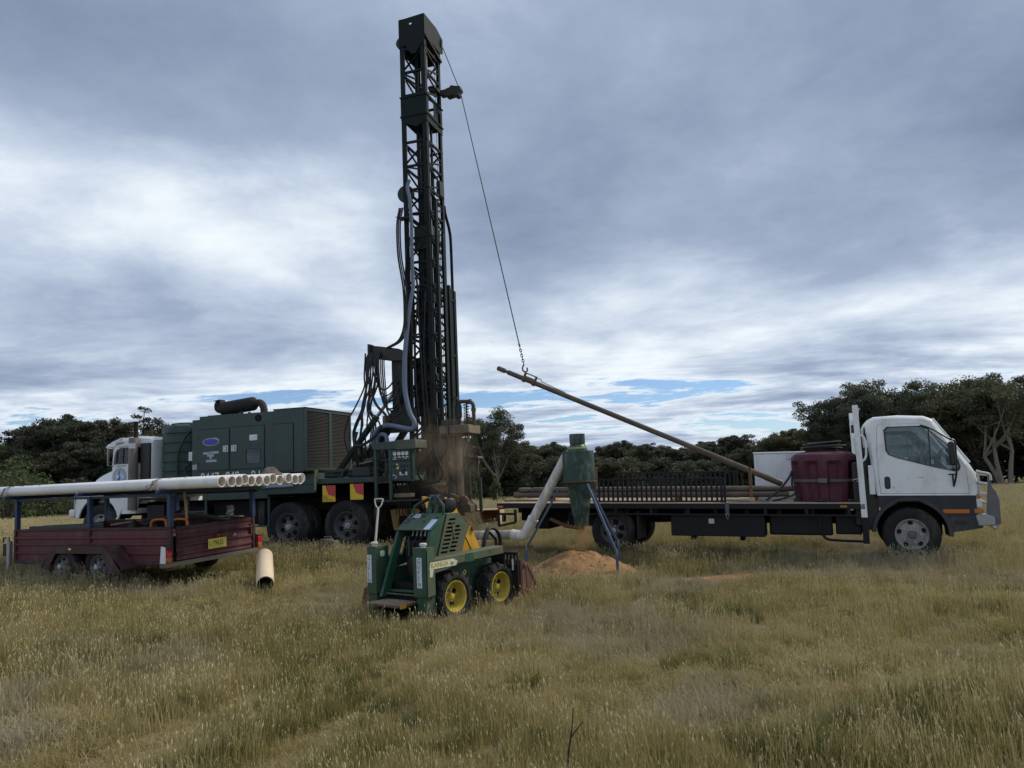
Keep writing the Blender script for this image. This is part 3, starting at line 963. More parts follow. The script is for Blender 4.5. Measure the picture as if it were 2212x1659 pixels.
def rig():
    T = thing('drill_rig_truck', 'dark green truck-mounted drilling rig with raised lattice mast and white bonneted cab', 'drill rig', RIGO, rz=RIGR)
    # ---------------- chassis and deck
    m = MB()
    for y in (.72, 1.60):
        m.box(-6.25, 2.55, y, y + .09, .85, 1.12)
    for x in np.arange(-5.9, 2.5, .9):
        m.box(x, x + .1, .80, 1.61, .9, 1.05)
    m.build('chassis', under, T, bevel=.006)
    MB().box(-.95, 1.64, .0, 2.40, 1.42, 1.53).build('deck', rig_green, T, bevel=.008)
    MB().box(-.95, .25, -.03, -.004, 1.24, 1.415).build('deck_side_channel', rig_green, T, bevel=.006)
    for x, x1 in ((-2.69, -.97), (-4.2, -2.72)):
        MB().box(x, x1, .0, 2.35, 1.17 if x > -3 else 1.34, 1.69).build('base_skirt', rig_green, T, bevel=.008)
        MB().box(x, x1, -.012, -.002, 1.165 if x > -3 else 1.335, 1.20 if x > -3 else 1.37).build('skirt_lip', rig_green, T, bevel=.003)
    MB().tube([(-1.2, -.06, 1.40), (-.3, -.06, 1.415)], .035, 12).build('blue_pipe', M('blue_poly_pipe', (.20, .30, .46), .5), T)
    # frames and clutter below the skirt
    for x in (-3.7, -3.15, -2.65, -1.0):
        MB().box(x, x + .05, .03, .08, .55, 1.2).build('hanger_post', rig_green, T, bevel=.003)
    for a, b in (((-3.7, .05, .92), (-2.62, .05, .92)), ((-3.12, .05, .58), (-2.65, .05, .88)), ((-2.62, .05, .57), (-1.0, .05, .57))):
        MB().beam(a, b, .035, .035).build('hanger_bar', rig_green, T)
    MB().lathe([(0, -3.75), (.24, -3.75), (.26, -3.7), (.26, -2.8), (.24, -2.75), (0, -2.75)], (0, .35, .80), (1, 0, 0), 24).build('fuel_tank', under, T)
    MB().box(-1.0, 2.45, 1.02, 1.10, .55, 1.415).build('added_dark_panel', under, T)  # dark sheet added to block the bright sky seen under the deck
    MB().box(-5.2, -1.0, 1.02, 1.10, .55, 1.16).build('added_dark_panel', under, T)  # second added sheet, keeps the gap below the skirt dark
    MB().box(-4.35, -3.85, .12, .6, .62, 1.1).build('battery_box', black_steel, T, bevel=.02)
    MB().box(-2.55, -1.15, .2, 2.1, .6, 1.14).build('lower_tank', under, T, bevel=.03)
    # ---------------- compressor canopy
    cx0, cx1, cy1, z0, z1 = -3.0, -.03, 1.95, 1.70, 3.06
    can = MB()
    can.box(cx0 + .215, -.82, .0, cy1, z0, z1 - .01)
    can.box(cx0, cx0 + .214, .02, cy1 - .02, z0, z1 - .075)
    can.box(-.818, cx1 - .03, .0, cy1, z0, z1 + .015)
    CP_ = can.build('compressor_canopy', rig_green, T, bevel=.008)
    MB().box(-.83, cx1 + .02, -.01, cy1 + .01, z1 + .016, z1 + .03).build('canopy_roof_lip', rig_green, CP_)
    # doors
    for dx0, dx1, dz0, dz1, hx in ((-2.79, -1.975, 1.825, 2.744, -2.054), (-1.925, -1.055, 1.83, 2.757, -1.834), (-.825 + .01, -.32, 1.74, 2.755, None)):
        seam = MB().plate(rrect(dx0 - .012, dx1 + .012, dz0 - .012, dz1 + .012, .01), -.003, -.0005).build('door_seam', under, CP_)
        hole = []
        if hx == -1.834:
            hole = [rrect(-1.517, -1.157, 1.94, 2.26, .05)]
        D = MB().plate(rrect(dx0, dx1, dz0, dz1, .012), -.016, -.004, 'xz', hole).build('canopy_door', rig_green, T, bevel=.003)
        if hx:
            H = [rrect(hx - .055, hx + .055, 2.235, 2.345, .008, 2)]
            MB().plate(rrect(hx - .07, hx + .07, 2.22, 2.36, .012, 2), -.03, -.017, 'xz', [rrect(hx - .045, hx + .045, 2.245, 2.335, .006, 2)]).build('latch_frame', chrome, D, bevel=.002)
            MB().box(hx - .04, hx + .018, -.026, -.018, 2.25, 2.33).build('latch_paddle', chrome, D, bevel=.004)
        for zz in (dz0 + .16, dz1 - .16):
            MB().tube([(dx0 - .004 if hx == -2.054 else dx1 + .004, -.014, zz - .03), (dx0 - .004 if hx == -2.054 else dx1 + .004, -.014, zz + .03)], .012, 8).build('hinge', rig_dark, D)
        if hole:
            MB().plate(rrect(-1.525, -1.149, 1.932, 2.268, .055), -.022, -.0165, 'xz', hole).build('window_seal', plastic_black, D)
            MB().plate(rrect(-1.515, -1.159, 1.942, 2.258, .05), -.010, -.007).build('window_pane', glass_dusty, D)
            gm = MB()
            for gx, gz_ in ((-1.43, 2.18), (-1.24, 2.19), (-1.44, 2.08), (-1.33, 2.06), (-1.36, 1.98), (-1.24, 1.99)):
                gm.lathe([(.032, -.0055), (.032, -.0035), (0, -.0033)], (gx, 0, gz_), (0, -1, 0), 14)
            gm.build('gauges', sticker_grey, D)['kind'] = 'stuff'
    # stickers and writing on the doors
    el = lambda a, b, n=28: [(-2.457 + a * math.cos(2 * PI * k / n), 2.461 + b * math.sin(2 * PI * k / n)) for k in range(n)]
    MB().plate(el(.225, .088), -.0185, -.0172).build('oval_badge_rim', sticker_grey, CP_)
    MB().plate(el(.205, .072), -.0205, -.0195).build('oval_badge', sticker_blue, CP_)
    MB().plate([(-2.44, 2.545), (-2.33, 2.553), (-2.235, 2.515), (-2.24, 2.49), (-2.33, 2.53), (-2.44, 2.535)], -.0195, -.0175).build('torn_sticker', sticker_grey, CP_)
    w = M('faded_blue_white_print', (.34, .39, .50), .6, var=.1)
    for x0, x1, zz in ((-2.665, -2.49, 2.213), (-2.475, -2.24, 2.222), (-2.55, -2.37, 2.158), (-2.485, -2.43, 2.105), (-2.585, -2.30, 2.038)):
        MB().box(x0, x1, -.0185, -.0172, zz - .026, zz + .026).build('print_strip', w, CP_)
    # phone number
    for s_, x_ in (('0447', -2.745), ('849', -2.075), ('9', -1.40), ('1', -1.245)):
        text(s_, (x_, -.0025, 1.585), (1, 0, 0), (0, 0, 1), .275, ink_white, T, sx=.92, thick=.003)
    MB().plate(rrect(-1.43, -1.225, 2.44, 2.565, .018), -.019, -.0172).build('maker_plate', label_white, CP_)
    MB().plate(rrect(-2.985, -2.855, 1.86, 1.975, .02), .0135, .018).build('fuel_flap', alu, CP_, bevel=.003)
    MB().lathe([(.085, -.006), (.085, .002), (0, .003)], (-1.21, 0, 2.925), (0, 1, 0), 24).build('round_port', under, CP_)
    # rear louvres
    for y0, y1 in ((.055, .985), (1.065, 1.90)):
        F = MB().plate([(y0 - .05, z0 + .02), (y1 + .05, z0 + .02), (y1 + .05, z1 + .01), (y0 - .05, z1 + .01)], cx1 - .029, cx1 + .006, 'yz', [[(y0 + .02, z0 + .08), (y1 - .02, z0 + .08), (y1 - .02, z1 - .05), (y0 + .02, z1 - .05)]]).build('louvre_frame', rig_green, T, bevel=.003)
        lm = MB()
        for zz in np.arange(z0 + .09, z1 - .055, .032):
            lm.add([(cx1 - .025, y0 + .02, zz + .024), (cx1 - .025, y1 - .02, zz + .024), (cx1 - .002, y1 - .02, zz), (cx1 - .002, y0 + .02, zz)], [(0, 1, 2, 3)])
        o = lm.build('louvre_slats', M('louvre_slat', (.03, .029, .026), .8, var=.2, dirt=(.06, .046, .032), amt=.4), F, smooth=0)
        o['kind'] = 'stuff'
    # muffler
    Mu = MB().lathe([(0, -.50), (.10, -.50), (.155, -.46), (.165, -.44), (.165, .40), (.155, .44), (.09, .50), (.085, .52)], (-2.46, .95, 3.34), (1, .0, .08), 24).build('muffler', muffler_m, T)
    MB().tube(smooth_path([(-1.98, .95, 3.385), (-1.84, .95, 3.37), (-1.76, .95, 3.25), (-1.74, .95, 3.02)], 6), .085, 16).build('exhaust_elbow', M('rusty_elbow', (.045, .028, .022), .8, var=.3), Mu)
    MB().tube(smooth_path([(-2.94, .95, 3.29), (-3.03, .95, 3.31), (-3.05, .95, 3.40), (-2.98, .95, 3.47)], 5), [.09] * 16, 12, cap=False).build('exhaust_outlet', muffler_m, Mu)
    MB().plate([(-3.10, 3.505), (-2.93, 3.53), (-2.90, 3.44), (-2.94, 3.44), (-2.955, 3.50), (-3.10, 3.49)], .85, 1.05).build('rain_flap', muffler_m, Mu)
    mm = MB()
    for y in (.80, 1.08):
        mm.box(-3.22, -2.25, y, y + .05, 3.115, 3.155)
        mm.box(-3.14, -3.09, y, y + .05, 3.0, 3.115)
        mm.box(-2.30, -2.25, y, y + .05, 3.05, 3.2)
    mm.build('muffler_rack', rig_dark, T, bevel=.003)
    # ---------------- water tank behind the cab (part of the rig's fit-out)
    prof = [(0, 1.42), (.58, 1.42)]
    for k in range(6):
        zc = 1.50 + k * .22
        prof += [(.60, zc), (.60, zc + .075), (.572, zc + .09), (.572, zc + .125), (.60, zc + .14)]
    prof += [(.605, 2.83), (.58, 2.90), (.42, 2.955), (.40, 2.985), (.36, 2.99), (0, 2.99)]
    WT = MB().lathe([(r, z) for r, z in prof], (-3.665, .72, 0), (0, 0, 1), 48, rf=lambda a, i: 1.0 if i < len(prof) - 6 else (1 + .02 * math.cos(8 * a))).build('water_tank', tank_green, T, smooth=30)
    rm_ = MB()
    for k in range(8):
        a = 2 * PI * k / 8
        rm_.beam((-3.665 + .12 * math.cos(a), .72 + .12 * math.sin(a), 2.99), (-3.665 + .55 * math.cos(a), .72 + .55 * math.sin(a), 2.93), .06, .035)
    rm_.build('tank_ribs', tank_green, WT, bevel=.008)
    MB().tube(smooth_path([(-3.15, .12, 2.75), (-3.27, .06, 2.55), (-3.42, .06, 2.2), (-3.44, .08, 1.75)], 6), .026, 10).build('tank_hose', hose_black, WT)
    for x in (-3.10, -3.045):
        MB().box(x, x + .048, .02, .16, 2.06, 2.27).build('filter_bottle', label_white, T, bevel=.012)
    MB().tube(smooth_path([(-3.12, .02, 1.72), (-3.16, .0, 1.92), (-3.05, .0, 1.98)], 5), .028, 8).build('drain_pipe', hose_black, T)
    # ---------------- white bonneted cab
    ny0, ny1 = .18, 2.22
    out = [(-4.27, 1.25), (-4.25, 2.62), (-4.33, 2.70), (-4.75, 2.74), (-5.16, 2.70), (-5.36, 2.60), (-5.44, 2.50), (-5.47, 2.08), (-5.47, 1.25)]
    ins = [(-4.29, 1.27), (-4.27, 2.58), (-4.35, 2.65), (-4.75, 2.68), (-5.14, 2.64), (-5.33, 2.56), (-5.42, 2.48), (-5.45, 2.08), (-5.45, 1.27)]
    win = [(-4.47, 2.46), (-5.20, 2.45), (-5.30, 2.42), (-5.355, 2.34), (-5.39, 2.105), (-4.47, 2.105)]
    cab = MB()
    roof = out[1:7]
    rings = []
    for y, o_ in ((ny0, ins), (ny0 + .05, out), (ny1 - .05, out), (ny1, ins)):
        rings.append([(x, y, z) for x, z in o_[0:7]])
    cab.loft(rings, cap=False, closed=False)
    for y, s in ((ny0, 1), (ny1, -1)):
        cab.plate(ins, y, y + s * .03, 'xz', [win])
    CB = cab.build('cab', old_white, T, smooth=40)
    MB().plate([(ny0 + .04, 1.27), (ny1 - .04, 1.27), (ny1 - .04, 2.52), (ny0 + .04, 2.52)], -5.46, -5.43, 'yz', [[(ny0 + .12, 2.1), (1.17, 2.1), (1.17, 2.46), (ny0 + .14, 2.46)], [(1.23, 2.1), (ny1 - .12, 2.1), (ny1 - .14, 2.46), (1.23, 2.46)]]).build('windscreen_frame', old_white, CB)
    MB().plate([(ny0 + .10, 2.08), (ny1 - .10, 2.08), (ny1 - .10, 2.48), (ny0 + .10, 2.48)], -5.447, -5.443, 'yz').build('windscreen', glass, CB)
    MB().plate(win, ny0 + .012, ny0 + .018).build('side_window', glass, CB)
    MB().plate(win, ny1 - .018, ny1 - .012).build('side_window', glass, CB)
    MB().plate([(a[0] * 1.0, a[1]) for a in [(-4.455, 2.475), (-5.20, 2.468), (-5.31, 2.435), (-5.37, 2.345), (-5.408, 2.09), (-4.455, 2.09)]], ny0 - .008, ny0 - .001, 'xz', [win]).build('window_rubber', plastic_black, CB)
    MB().box(-5.14, -5.12, ny0 - .006, ny0 + .03, 2.105, 2.455).build('quarter_vent_bar', plastic_black, CB)
    # roof visor
    MB().loft([[(x, y, z) for x, z in ((-5.18, 2.715), (-5.42, 2.635), (-5.60, 2.555), (-5.635, 2.515), (-5.59, 2.47), (-5.45, 2.47), (-5.3, 2.56))] for y in (ny0 - .02, ny0 + .1, ny1 - .1, ny1 + .02)]).build('sun_visor', old_white, CB, smooth=50)
    MB().tube([(-5.12, ny0 - .01, 2.60), (-5.32, ny0 - .02, 2.585)], .022, 8).build('roof_light', chrome, CB)
    MB().tube([(-4.4, ny0 - .012, 2.515), (-4.9, ny0 - .014, 2.515), (-5.25, ny0 - .012, 2.49)], .012, 6).build('drip_rail', chrome, CB)
    D = MB().plate([(-4.46, 1.32), (-4.46, 2.06), (-5.41, 2.06), (-5.41, 1.32)], ny0 - .008, ny0 - .001).build('cab_door', old_white, T, bevel=.004)
    MB().tube([(-4.95, ny0 - .03, 1.925), (-4.84, ny0 - .03, 1.93)], .012, 8).build('door_handle', chrome, D)
    MB().tube([(-5.05, ny0 - .02, 2.05), (-5.3, ny0 - .02, 2.045)], .014, 6).build('door_grip', chrome, D)
    # round club badge on the door
    lc = (-5.215, 1.795)
    disc = lambda r, y0, y1, m_, nm: MB().lathe([(r, y0), (r, y1), (0, y1 - .0002)], (lc[0], ny0, lc[1]), (0, 1, 0), 32).build(nm, m_, D)
    disc(.205, -.0085, -.0098, M('badge_ring', (.20, .23, .26), .5), 'badge_ring')
    disc(.200, -.0098, -.0108, M('badge_band', (.38, .42, .46), .5, var=.2, scale=30), 'badge_band')
    disc(.148, -.0108, -.0118, M('badge_sky', (.36, .48, .68), .5, var=.2, scale=12), 'badge_field')
    MB().plate([(lc[0] - .14, lc[1] - .03), (lc[0] - .09, lc[1] + .07), (lc[0] - .05, lc[1] + .02), (lc[0] + .02, lc[1] + .09), (lc[0] + .07, lc[1] + .01), (lc[0] + .10, lc[1] + .05), (lc[0] + .14, lc[1] - .03)], ny0 - .0128, ny0 - .0122).build('badge_mountain', label_white, D)
    MB().plate([(lc[0] - .02, lc[1] + .14), (lc[0] + .012, lc[1] + .14), (lc[0] - .004, lc[1] + .05), (lc[0] + .035, lc[1] - .0), (lc[0] - .0, lc[1] - .06), (lc[0] + .02, lc[1] - .12), (lc[0] - .05, lc[1] - .13), (lc[0] - .045, lc[1] - .05), (lc[0] - .0, lc[1] + .0), (lc[0] - .035, lc[1] + .05)], ny0 - .0138, ny0 - .0132).build('badge_figure', sticker_blue, D)
    MB().plate([(lc[0] - .12, lc[1] - .085), (lc[0] + .12, lc[1] - .085), (lc[0] + .08, lc[1] - .125), (lc[0] - .08, lc[1] - .125)], ny0 - .0128, ny0 - .0122).build('badge_grass', M('badge_green', (.15, .24, .10), .5), D)
    # mirror
    MR = part('mirror', T)
    MB().tube([(-5.43, ny0, 2.50), (-5.47, ny0 - .12, 2.49), (-5.46, ny0 - .12, 2.06), (-5.41, ny0, 2.05)], .012, 6).build('mirror_arm', chrome, MR)
    MB().box(-5.462, -5.445, ny0 - .15, ny0 - .09, 2.14, 2.42).build('mirror_head', chrome, MR, bevel=.005)
    # bonnet
    bo = [(-5.45, 2.06, .38), (-5.75, 2.00, .42), (-6.05, 1.92, .45), (-6.30, 1.82, .49), (-6.40, 1.72, .52)]
    rings = []
    for x, zt, y0 in bo:
        y1 = 2.40 - y0
        rings.append([(x, y0, 1.2), (x, y0 - .01, zt - .22), (x, y0 + .05, zt - .07), (x, y0 + .22, zt), (x, 1.2, zt + .035), (x, y1 - .22, zt), (x, y1 - .05, zt - .07), (x, y1 + .01, zt - .22), (x, y1, 1.2)])
    rings.append([(-6.42 - .0 * z, y, z * .985 if z > 1.3 else z) for x, y, z in rings[-1]])
    B = MB().loft(rings).build('bonnet', old_white, T, smooth=60)
    MB().plate([(.62, 1.0), (1.78, 1.0), (1.76, 1.60), (.64, 1.60)], -6.44, -6.41, 'yz').build('grille', chrome, B)
    MB().box(-6.05, -5.60, .395, .42, 1.52, 1.60).build('bonnet_vent', M('maroon_vent', (.10, .05, .07), .5), B, bevel=.01)
    # fenders
    for y0, y1 in ((.10, .56), (1.84, 2.30)):
        ax, az, ar = -5.78, .72, .60
        ol = [(-5.26, .80)] + [(ax + ar * math.cos(R(a)), az + ar * math.sin(R(a))) for a in range(14, 167, 12)] + [(-6.37, .84), (-6.46, .86), (-6.485, 1.15), (-6.42, 1.50), (-6.2, 1.60), (-5.50, 1.62), (-5.20, 1.56), (-4.62, 1.48), (-4.62, 1.06), (-5.05, 1.03), (-5.18, .80)]
        MB().plate(ol, y0, y0 + .05 if y0 < 1 else y1).build('fender', old_white, T, bevel=.012)
        yi = y1 if y0 < 1 else y0
        pr = [(-5.24, .80)] + [(ax + (ar + .02) * math.cos(R(a)), az + (ar + .02) * math.sin(R(a))) for a in range(14, 167, 12)] + [(-6.39, .84)]
        MB().loft([[(x, y0 + .05, z) for x, z in pr], [(x, yi, z) for x, z in pr]], cap=False, closed=False).build('wheel_arch', under, T)
        MB().box(-6.47, -5.3, min(y0 + .05, y1), max(y1, y0 + .05), 1.60, 1.625).build('fender_top', old_white, T, bevel=.01)
        MB().box(-6.465, -6.42, y0 + .05 if y0 < 1 else y0, y1, .95, 1.60).build('fender_front', old_white, T, bevel=.01)
        MB().lathe([(0, .0), (.09, .0), (.10, -.03), (.085, -.05), (0, -.055)], (-6.46, (y0 + y1) / 2, 1.36), (1, 0, 0), 20).build('headlight', lens_clear, T)
    MB().plate([(-5.04, 1.04), (-4.66, 1.04), (-4.66, .92), (-5.08, .92)], .10, .50).build('cab_step', old_white, T, bevel=.01)
    MB().box(-6.70, -6.52, .12, 2.28, .87, 1.06).build('bumper', old_white, T, bevel=.03)
    MB().box(-6.52, -6.40, .8, .9, .9, 1.0).build('bumper_bracket', under, T)
    MB().tube([(-6.56, .16, 1.07), (-6.56, .16, 1.45)], .012, 8).build('corner_marker_rod', chrome, T)
    # interior
    MB().box(-4.75, -4.35, .35, 2.05, 1.35, 1.75).build('bench_seat', seat_vinyl, T, bevel=.04)
    MB().box(-4.45, -4.35, .35, 2.05, 1.75, 2.15).build('bench_back', seat_vinyl, T, bevel=.04)
    MB().tube([(-5.30 + .0 * k, 1.75 + .2 * math.cos(2 * PI * k / 20), 1.95 + .17 * math.sin(2 * PI * k / 20)) for k in range(20)], .014, 6, closed=True).build('steering_wheel', plastic_black, T)
    MB().box(-5.43, -5.2, .25, 2.15, 1.6, 2.02).build('dashboard', grey_plastic, T, bevel=.03)
    # exhaust stack
    ES = MB().lathe([(.105, 1.0), (.105, 2.66), (.10, 2.68), (.07, 2.68)], (-4.70, .05, 0), (0, 0, 1), 24).build('exhaust_stack', M('perforated_shield', (.20, .18, .17), .5, metal=.3, var=.2, dirt=(.10, .065, .05), amt=.45, dscale=1.6), T)
    MB().lathe([(.107, 2.43), (.107, 2.55)], (-4.70, .05, 0), (0, 0, 1), 24).build('stack_collar', chrome, ES)
    MB().lathe([(.052, 2.60), (.052, 3.0), (.066, 3.03), (.066, 3.06), (.05, 3.06)], (-4.655, .07, 0), (0, 0, 1), 16).build('stack_pipe', muffler_m, ES)
    MB().box(-4.57, -4.30, .12, .30, 1.3, 2.55).build('air_intake', plastic_black, T, bevel=.02)
    # ---------------- wheels
    for x, st in ((-5.78, 'front'),):
        for y, f in ((.30, -1), (2.10, 1)):
            wheel(T, (x, y, .64), .52, .28, .29, st, rim_pale, f, nuts=8, steer=4)
    for x in (-.54, .90):
        for y, f in ((.19, -1), (.52, 1), (1.88, -1), (2.21, 1)):
            wheel(T, (x, y, .53), .53, .27, .295, 'dish' if y in (.19, 2.21) else 'flat', rim_grey, f, nuts=10)
        MB().tube([(x, .2, .53), (x, 2.2, .53)], .08, 10).build('axle', under, T)
    for x, x1 in ((-1.25, -1.1), (1.58, 1.62)):
        MB().box(x, x1, .05, .62, .55, 1.1).build('mud_flap', rubber, T)
    # warning panels
    for x0, x1, z0_, z1_, wr in ((.42, .725, 1.045, 1.385, True), (1.08, 1.385, 1.07, 1.395, False)):
        P_ = MB().box(x0, x1, -.05, -.04, z0_, z1_).build('warning_panel', sign_yellow, T)
        ww, hh = x1 - x0, z1_ - z0_
        MB().plate([(x0 + ww * .22, z1_), (x1, z1_), (x1, z0_ + hh * .28), (x0 + ww * .46, z0_ + hh * .42)], -.0535, -.0515).build('red_field', sign_red, P_)
        if wr:
            for i, s in enumerate(('DO NOT', 'OVERTAKE', 'TURNING VEHICLE')):
                text(s, (x0 + .012, -.0515, z0_ + .105 - i * .042), (1, 0, 0), (0, 0, 1), .042, ink, P_, sx=(.62, .62, .66)[i])
    # valves, levers and pipework along the deck edge
    random.seed(11)
    for i in range(11):
        x = .55 + i * .1
        y = random.uniform(.1, .7)
        MB().tube([(x, y, 1.53), (x + random.uniform(-.1, .1), y, 1.60 + random.random() * .12), (x + random.uniform(.1, .3), y + .1, 1.62 + random.random() * .1)], random.uniform(.02, .045), 8).build('deck_fitting', rig_dark, T)
    for z in (1.58, 1.66):
        MB().tube([(.3, .25, z), (1.5, .2, z + .03)], .035, 10).build('deck_pipe', rig_dark, T)
    MB().box(1.0, 1.45, .15, .6, 1.53, 1.74).build('pump', rig_dark, T, bevel=.03)
    MB().lathe([(.05, 0), (.05, .22), (.07, .23), (.07, .28), (0, .29)], (1.35, .12, 1.85), (1, 0, .2), 14).build('valve_body', rig_dark, T)
    MB().tube([(1.28, .0, 1.80), (1.60, -.02, 1.85)], .02, 8).build('valve_handle', dusty, T)
    hy = MB()
    hy.box(.23, .29, -.05, .01, 1.45, 1.72)
    hy.build('yellow_marker', M('dull_yellow', (.22, .22, .04), .6, var=.2), T, bevel=.01)
    for z in (1.30, 1.40, 1.48):
        MB().tube([(.26, -.07, z), (.28, -.08, z + .1)], .022, 8).build('tag_bottle', alu, T)
    # slanting mast struts
    for y in (.75, 1.72):
        MB().beam((.75, y, 1.55), (2.06, y, 3.3), .10, .14).build('mast_strut', mast_green, T, bevel=.006)
        MB().tube([(.2, y + .12, 1.6), (1.25, y + .12, 2.85)], .07, 12).build('raising_cylinder', rig_dark, T)
        MB().tube([(1.25, y + .12, 2.85), (1.84, y + .12, 3.55)], .04, 12).build('cylinder_rod', chrome, T)
    # ---------------- mast
    mx0, mx1, my0, my1 = 2.06, 2.68, .80, 1.69
    MS = part('mast', T)
    ztop = 12.0
    for x in (mx0, mx1):
        for y in (my0, my1):
            sx = .055 if x == mx0 else -.055
            sy = .055 if y == my0 else -.055
            # angle-section chord
            pr = [(x, y), (x + sx * 1.9, y), (x + sx * 1.9, y + sy * .22), (x + sx * .22, y + sy * .22), (x + sx * .22, y + sy * 1.9), (x, y + sy * 1.9)]
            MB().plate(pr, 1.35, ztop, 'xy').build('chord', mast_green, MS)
    lev = [11.25 - .56 * k for k in range(0, 18)]
    lev = [z for z in lev if z > 1.6]
    i_ = .03
    for k, z in enumerate(lev):
        box2 = 9.40 < z < 10.2
        for fi, (a, b) in enumerate((((mx0, my0 + i_), (mx1, my0 + i_)), ((mx0, my1 - i_), (mx1, my1 - i_)), ((mx0 + i_, my0), (mx0 + i_, my1)), ((mx1 - i_, my0), (mx1 - i_, my1)))):
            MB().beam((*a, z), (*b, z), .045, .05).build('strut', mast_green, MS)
            if k + 1 < len(lev) and not box2:
                z2 = lev[k + 1]
                mid = lerp((*a, z), (*b, z2), .5)
                if fi in (0, 1):
                    p, q = ((*a, z), (*b, z2)) if k % 2 else ((*b, z), (*a, z2))
                    MB().beam(p, q, .03, .035).build('brace', mast_green, MS)
                    if fi == 0 and k % 3 == 0:
                        MB().beam((*a, z2), (*b, z), .03, .035).build('brace', mast_green, MS)
                else:
                    mz = (z + z2) / 2
                    MB().beam((*a, z), (*b, mz), .03, .035).build('brace', mast_green, MS)
                    MB().beam((*b, mz), (*a, z2), .03, .035).build('brace', mast_green, MS)
    # crown box with holes, and the second plated box
    hole = [(2.35 + .035 * math.cos(2 * PI * k / 12), 11.84 + .025 * math.sin(2 * PI * k / 12)) for k in range(12)]
    tri = [(2.145, 11.66), (2.145, 11.58), (2.19, 11.62)]
    MB().plate([(mx0 - .01, 11.30), (mx0 - .01, 11.98), (mx1 + .005, 12.02), (mx1 + .005, 11.34), (2.60, 11.30), (2.46, 11.10), (2.36, 11.10), (2.2, 11.34)], my0 - .014, my0 - .002, 'xz', [hole, tri]).build('crown_plate', mast_green, MS)
    MB().plate([(mx0 - .01, 11.30), (mx0 - .01, 11.98), (mx1 + .005, 12.02), (mx1 + .005, 11.22)], my1 + .002, my1 + .014).build('crown_plate', mast_green, MS)
    MB().plate([(my0 - .01, 11.45), (my0 - .01, 12.02), (my1 - .2, 12.05), (my1 + .16, 11.95), (my1 + .16, 11.58), (my1, 11.50), (my0 + .3, 11.52)], mx1 + .006, mx1 + .018, 'yz').build('crown_plate', mast_green, MS)
    MB().plate([(my0, 11.3), (my0, 11.98), (my1, 11.98), (my1, 11.3)], mx0 - .012, mx0 - .001, 'yz').build('crown_plate', mast_green, MS)
    MB().plate([(mx0, my0), (mx1, my0), (mx1, my1), (mx0, my1)], 11.40, 11.42, 'xy').build('crown_floor', mast_green, MS)
    MB().beam((mx1 + .02, my0, 11.50), (mx1 + .02, my1 + .02, 11.30), .05, .06).build('crown_rail', mast_green, MS)
    for c, r in (((2.55, my1 + .06, 11.78), .20), ((2.05, .98, 11.52), .15)):
        MB().lathe([(r, -.04), (r * .86, -.015), (r * .86, .015), (r, .04)], c, (.5, .86, 0) if r > .18 else (0, 1, 0), 28).build('sheave', rig_dark, MS)
    MB().plate([(mx0 - .005, 9.55), (mx0 - .005, 10.08), (mx1 + .003, 10.18), (mx1 + .003, 9.46), (2.44, 9.34), (2.2, 9.45)], my0 - .012, my0 - .002, 'xz', [[(2.145, 9.80), (2.145, 9.94), (2.175, 9.92), (2.175, 9.80)], [(2.42, 10.02), (2.42, 10.06), (2.46, 10.06), (2.46, 10.02)]]).build('guide_plate', mast_green, MS)
    MB().plate([(my0, 9.45), (my0, 10.15), (my1, 10.02), (my1, 9.45)], mx1 + .003, mx1 + .013, 'yz', [[(my1 - .26, 9.56), (my1 - .26, 9.94), (my1 - .10, 9.92), (my1 - .10, 9.56)], [(my0 + .12, 9.70), (my0 + .12, 10.05), (my0 + .40, 10.0), (my0 + .40, 9.70)]]).build('guide_plate', mast_green, MS)
    MB().plate([(mx0, my0), (mx1, my0), (mx1, my1), (mx0, my1)], 9.62, 9.64, 'xy').build('guide_floor', mast_green, MS)
    for z in (10.08, 9.62):
        for a, b in (((mx0 - .02, my0 - .02), (mx1 + .02, my0 - .02)), ((mx1 + .02, my0 - .02), (mx1 + .02, my1 + .02))):
            MB().beam((*a, z), (*b, z), .03, .03).build('guide_rib', mast_green, MS)
    # inner slides, cylinder, cables
    for x, y, r, z0_, z1_ in ((2.32, 1.15, .035, 1.6, 11.3), (2.50, 1.42, .055, 2.6, 8.6), (2.40, 1.1, .05, 1.6, 7.9), (2.22, 1.55, .035, 1.6, 9.5), (2.60, 1.22, .03, 2.4, 9.4)):
        MB().tube([(x, y, z0_), (x, y, z1_)], r, 10).build('slide_tube', mast_green, MS)
    for x, y in ((2.16, .84), (2.62, 1.05), (2.62, 1.5), (2.3, 1.6)):
        MB().tube([(x, y, 2.2), (x, y, 11.4)], .009, 6).build('mast_cable', chrome, MS)
    rq = random.Random(17)
    for k in range(14):
        x, y = rq.uniform(mx0 + .08, mx1 - .08), rq.uniform(my0 + .1, my1 - .1)
        MB().tube([(x, y, 1.7), (x + rq.uniform(-.03, .03), y, rq.uniform(4.5, 7.6))], rq.choice((.014, .02, .028, .035)), 7).build('mast_pipe', mast_green, MS)
    for z0_, z1_, x0, x1, yy in ((2.9, 4.1, 2.1, 2.42, 1.0), (4.4, 5.1, 2.2, 2.5, 1.25), (1.7, 2.7, 2.1, 2.6, 1.3), (5.9, 6.4, 2.3, 2.6, 1.3)):
        MB().box(x0, x1, yy, yy + .05, z0_, z1_).build('mast_panel', rig_dark, MS, bevel=.01)
    for k in range(5):
        x = 2.12 + .1 * k
        MB().tube(smooth_path([(x, .78, 6.6 - .3 * k), (x + rq.uniform(-.06, .06), .74, 5.4), (x + rq.uniform(-.06, .06), .74, 4.0), (x + rq.uniform(-.05, .05), .76, 2.6)], 6), rq.choice((.014, .018, .022)), 7).build('mast_hose', hose_black, MS)
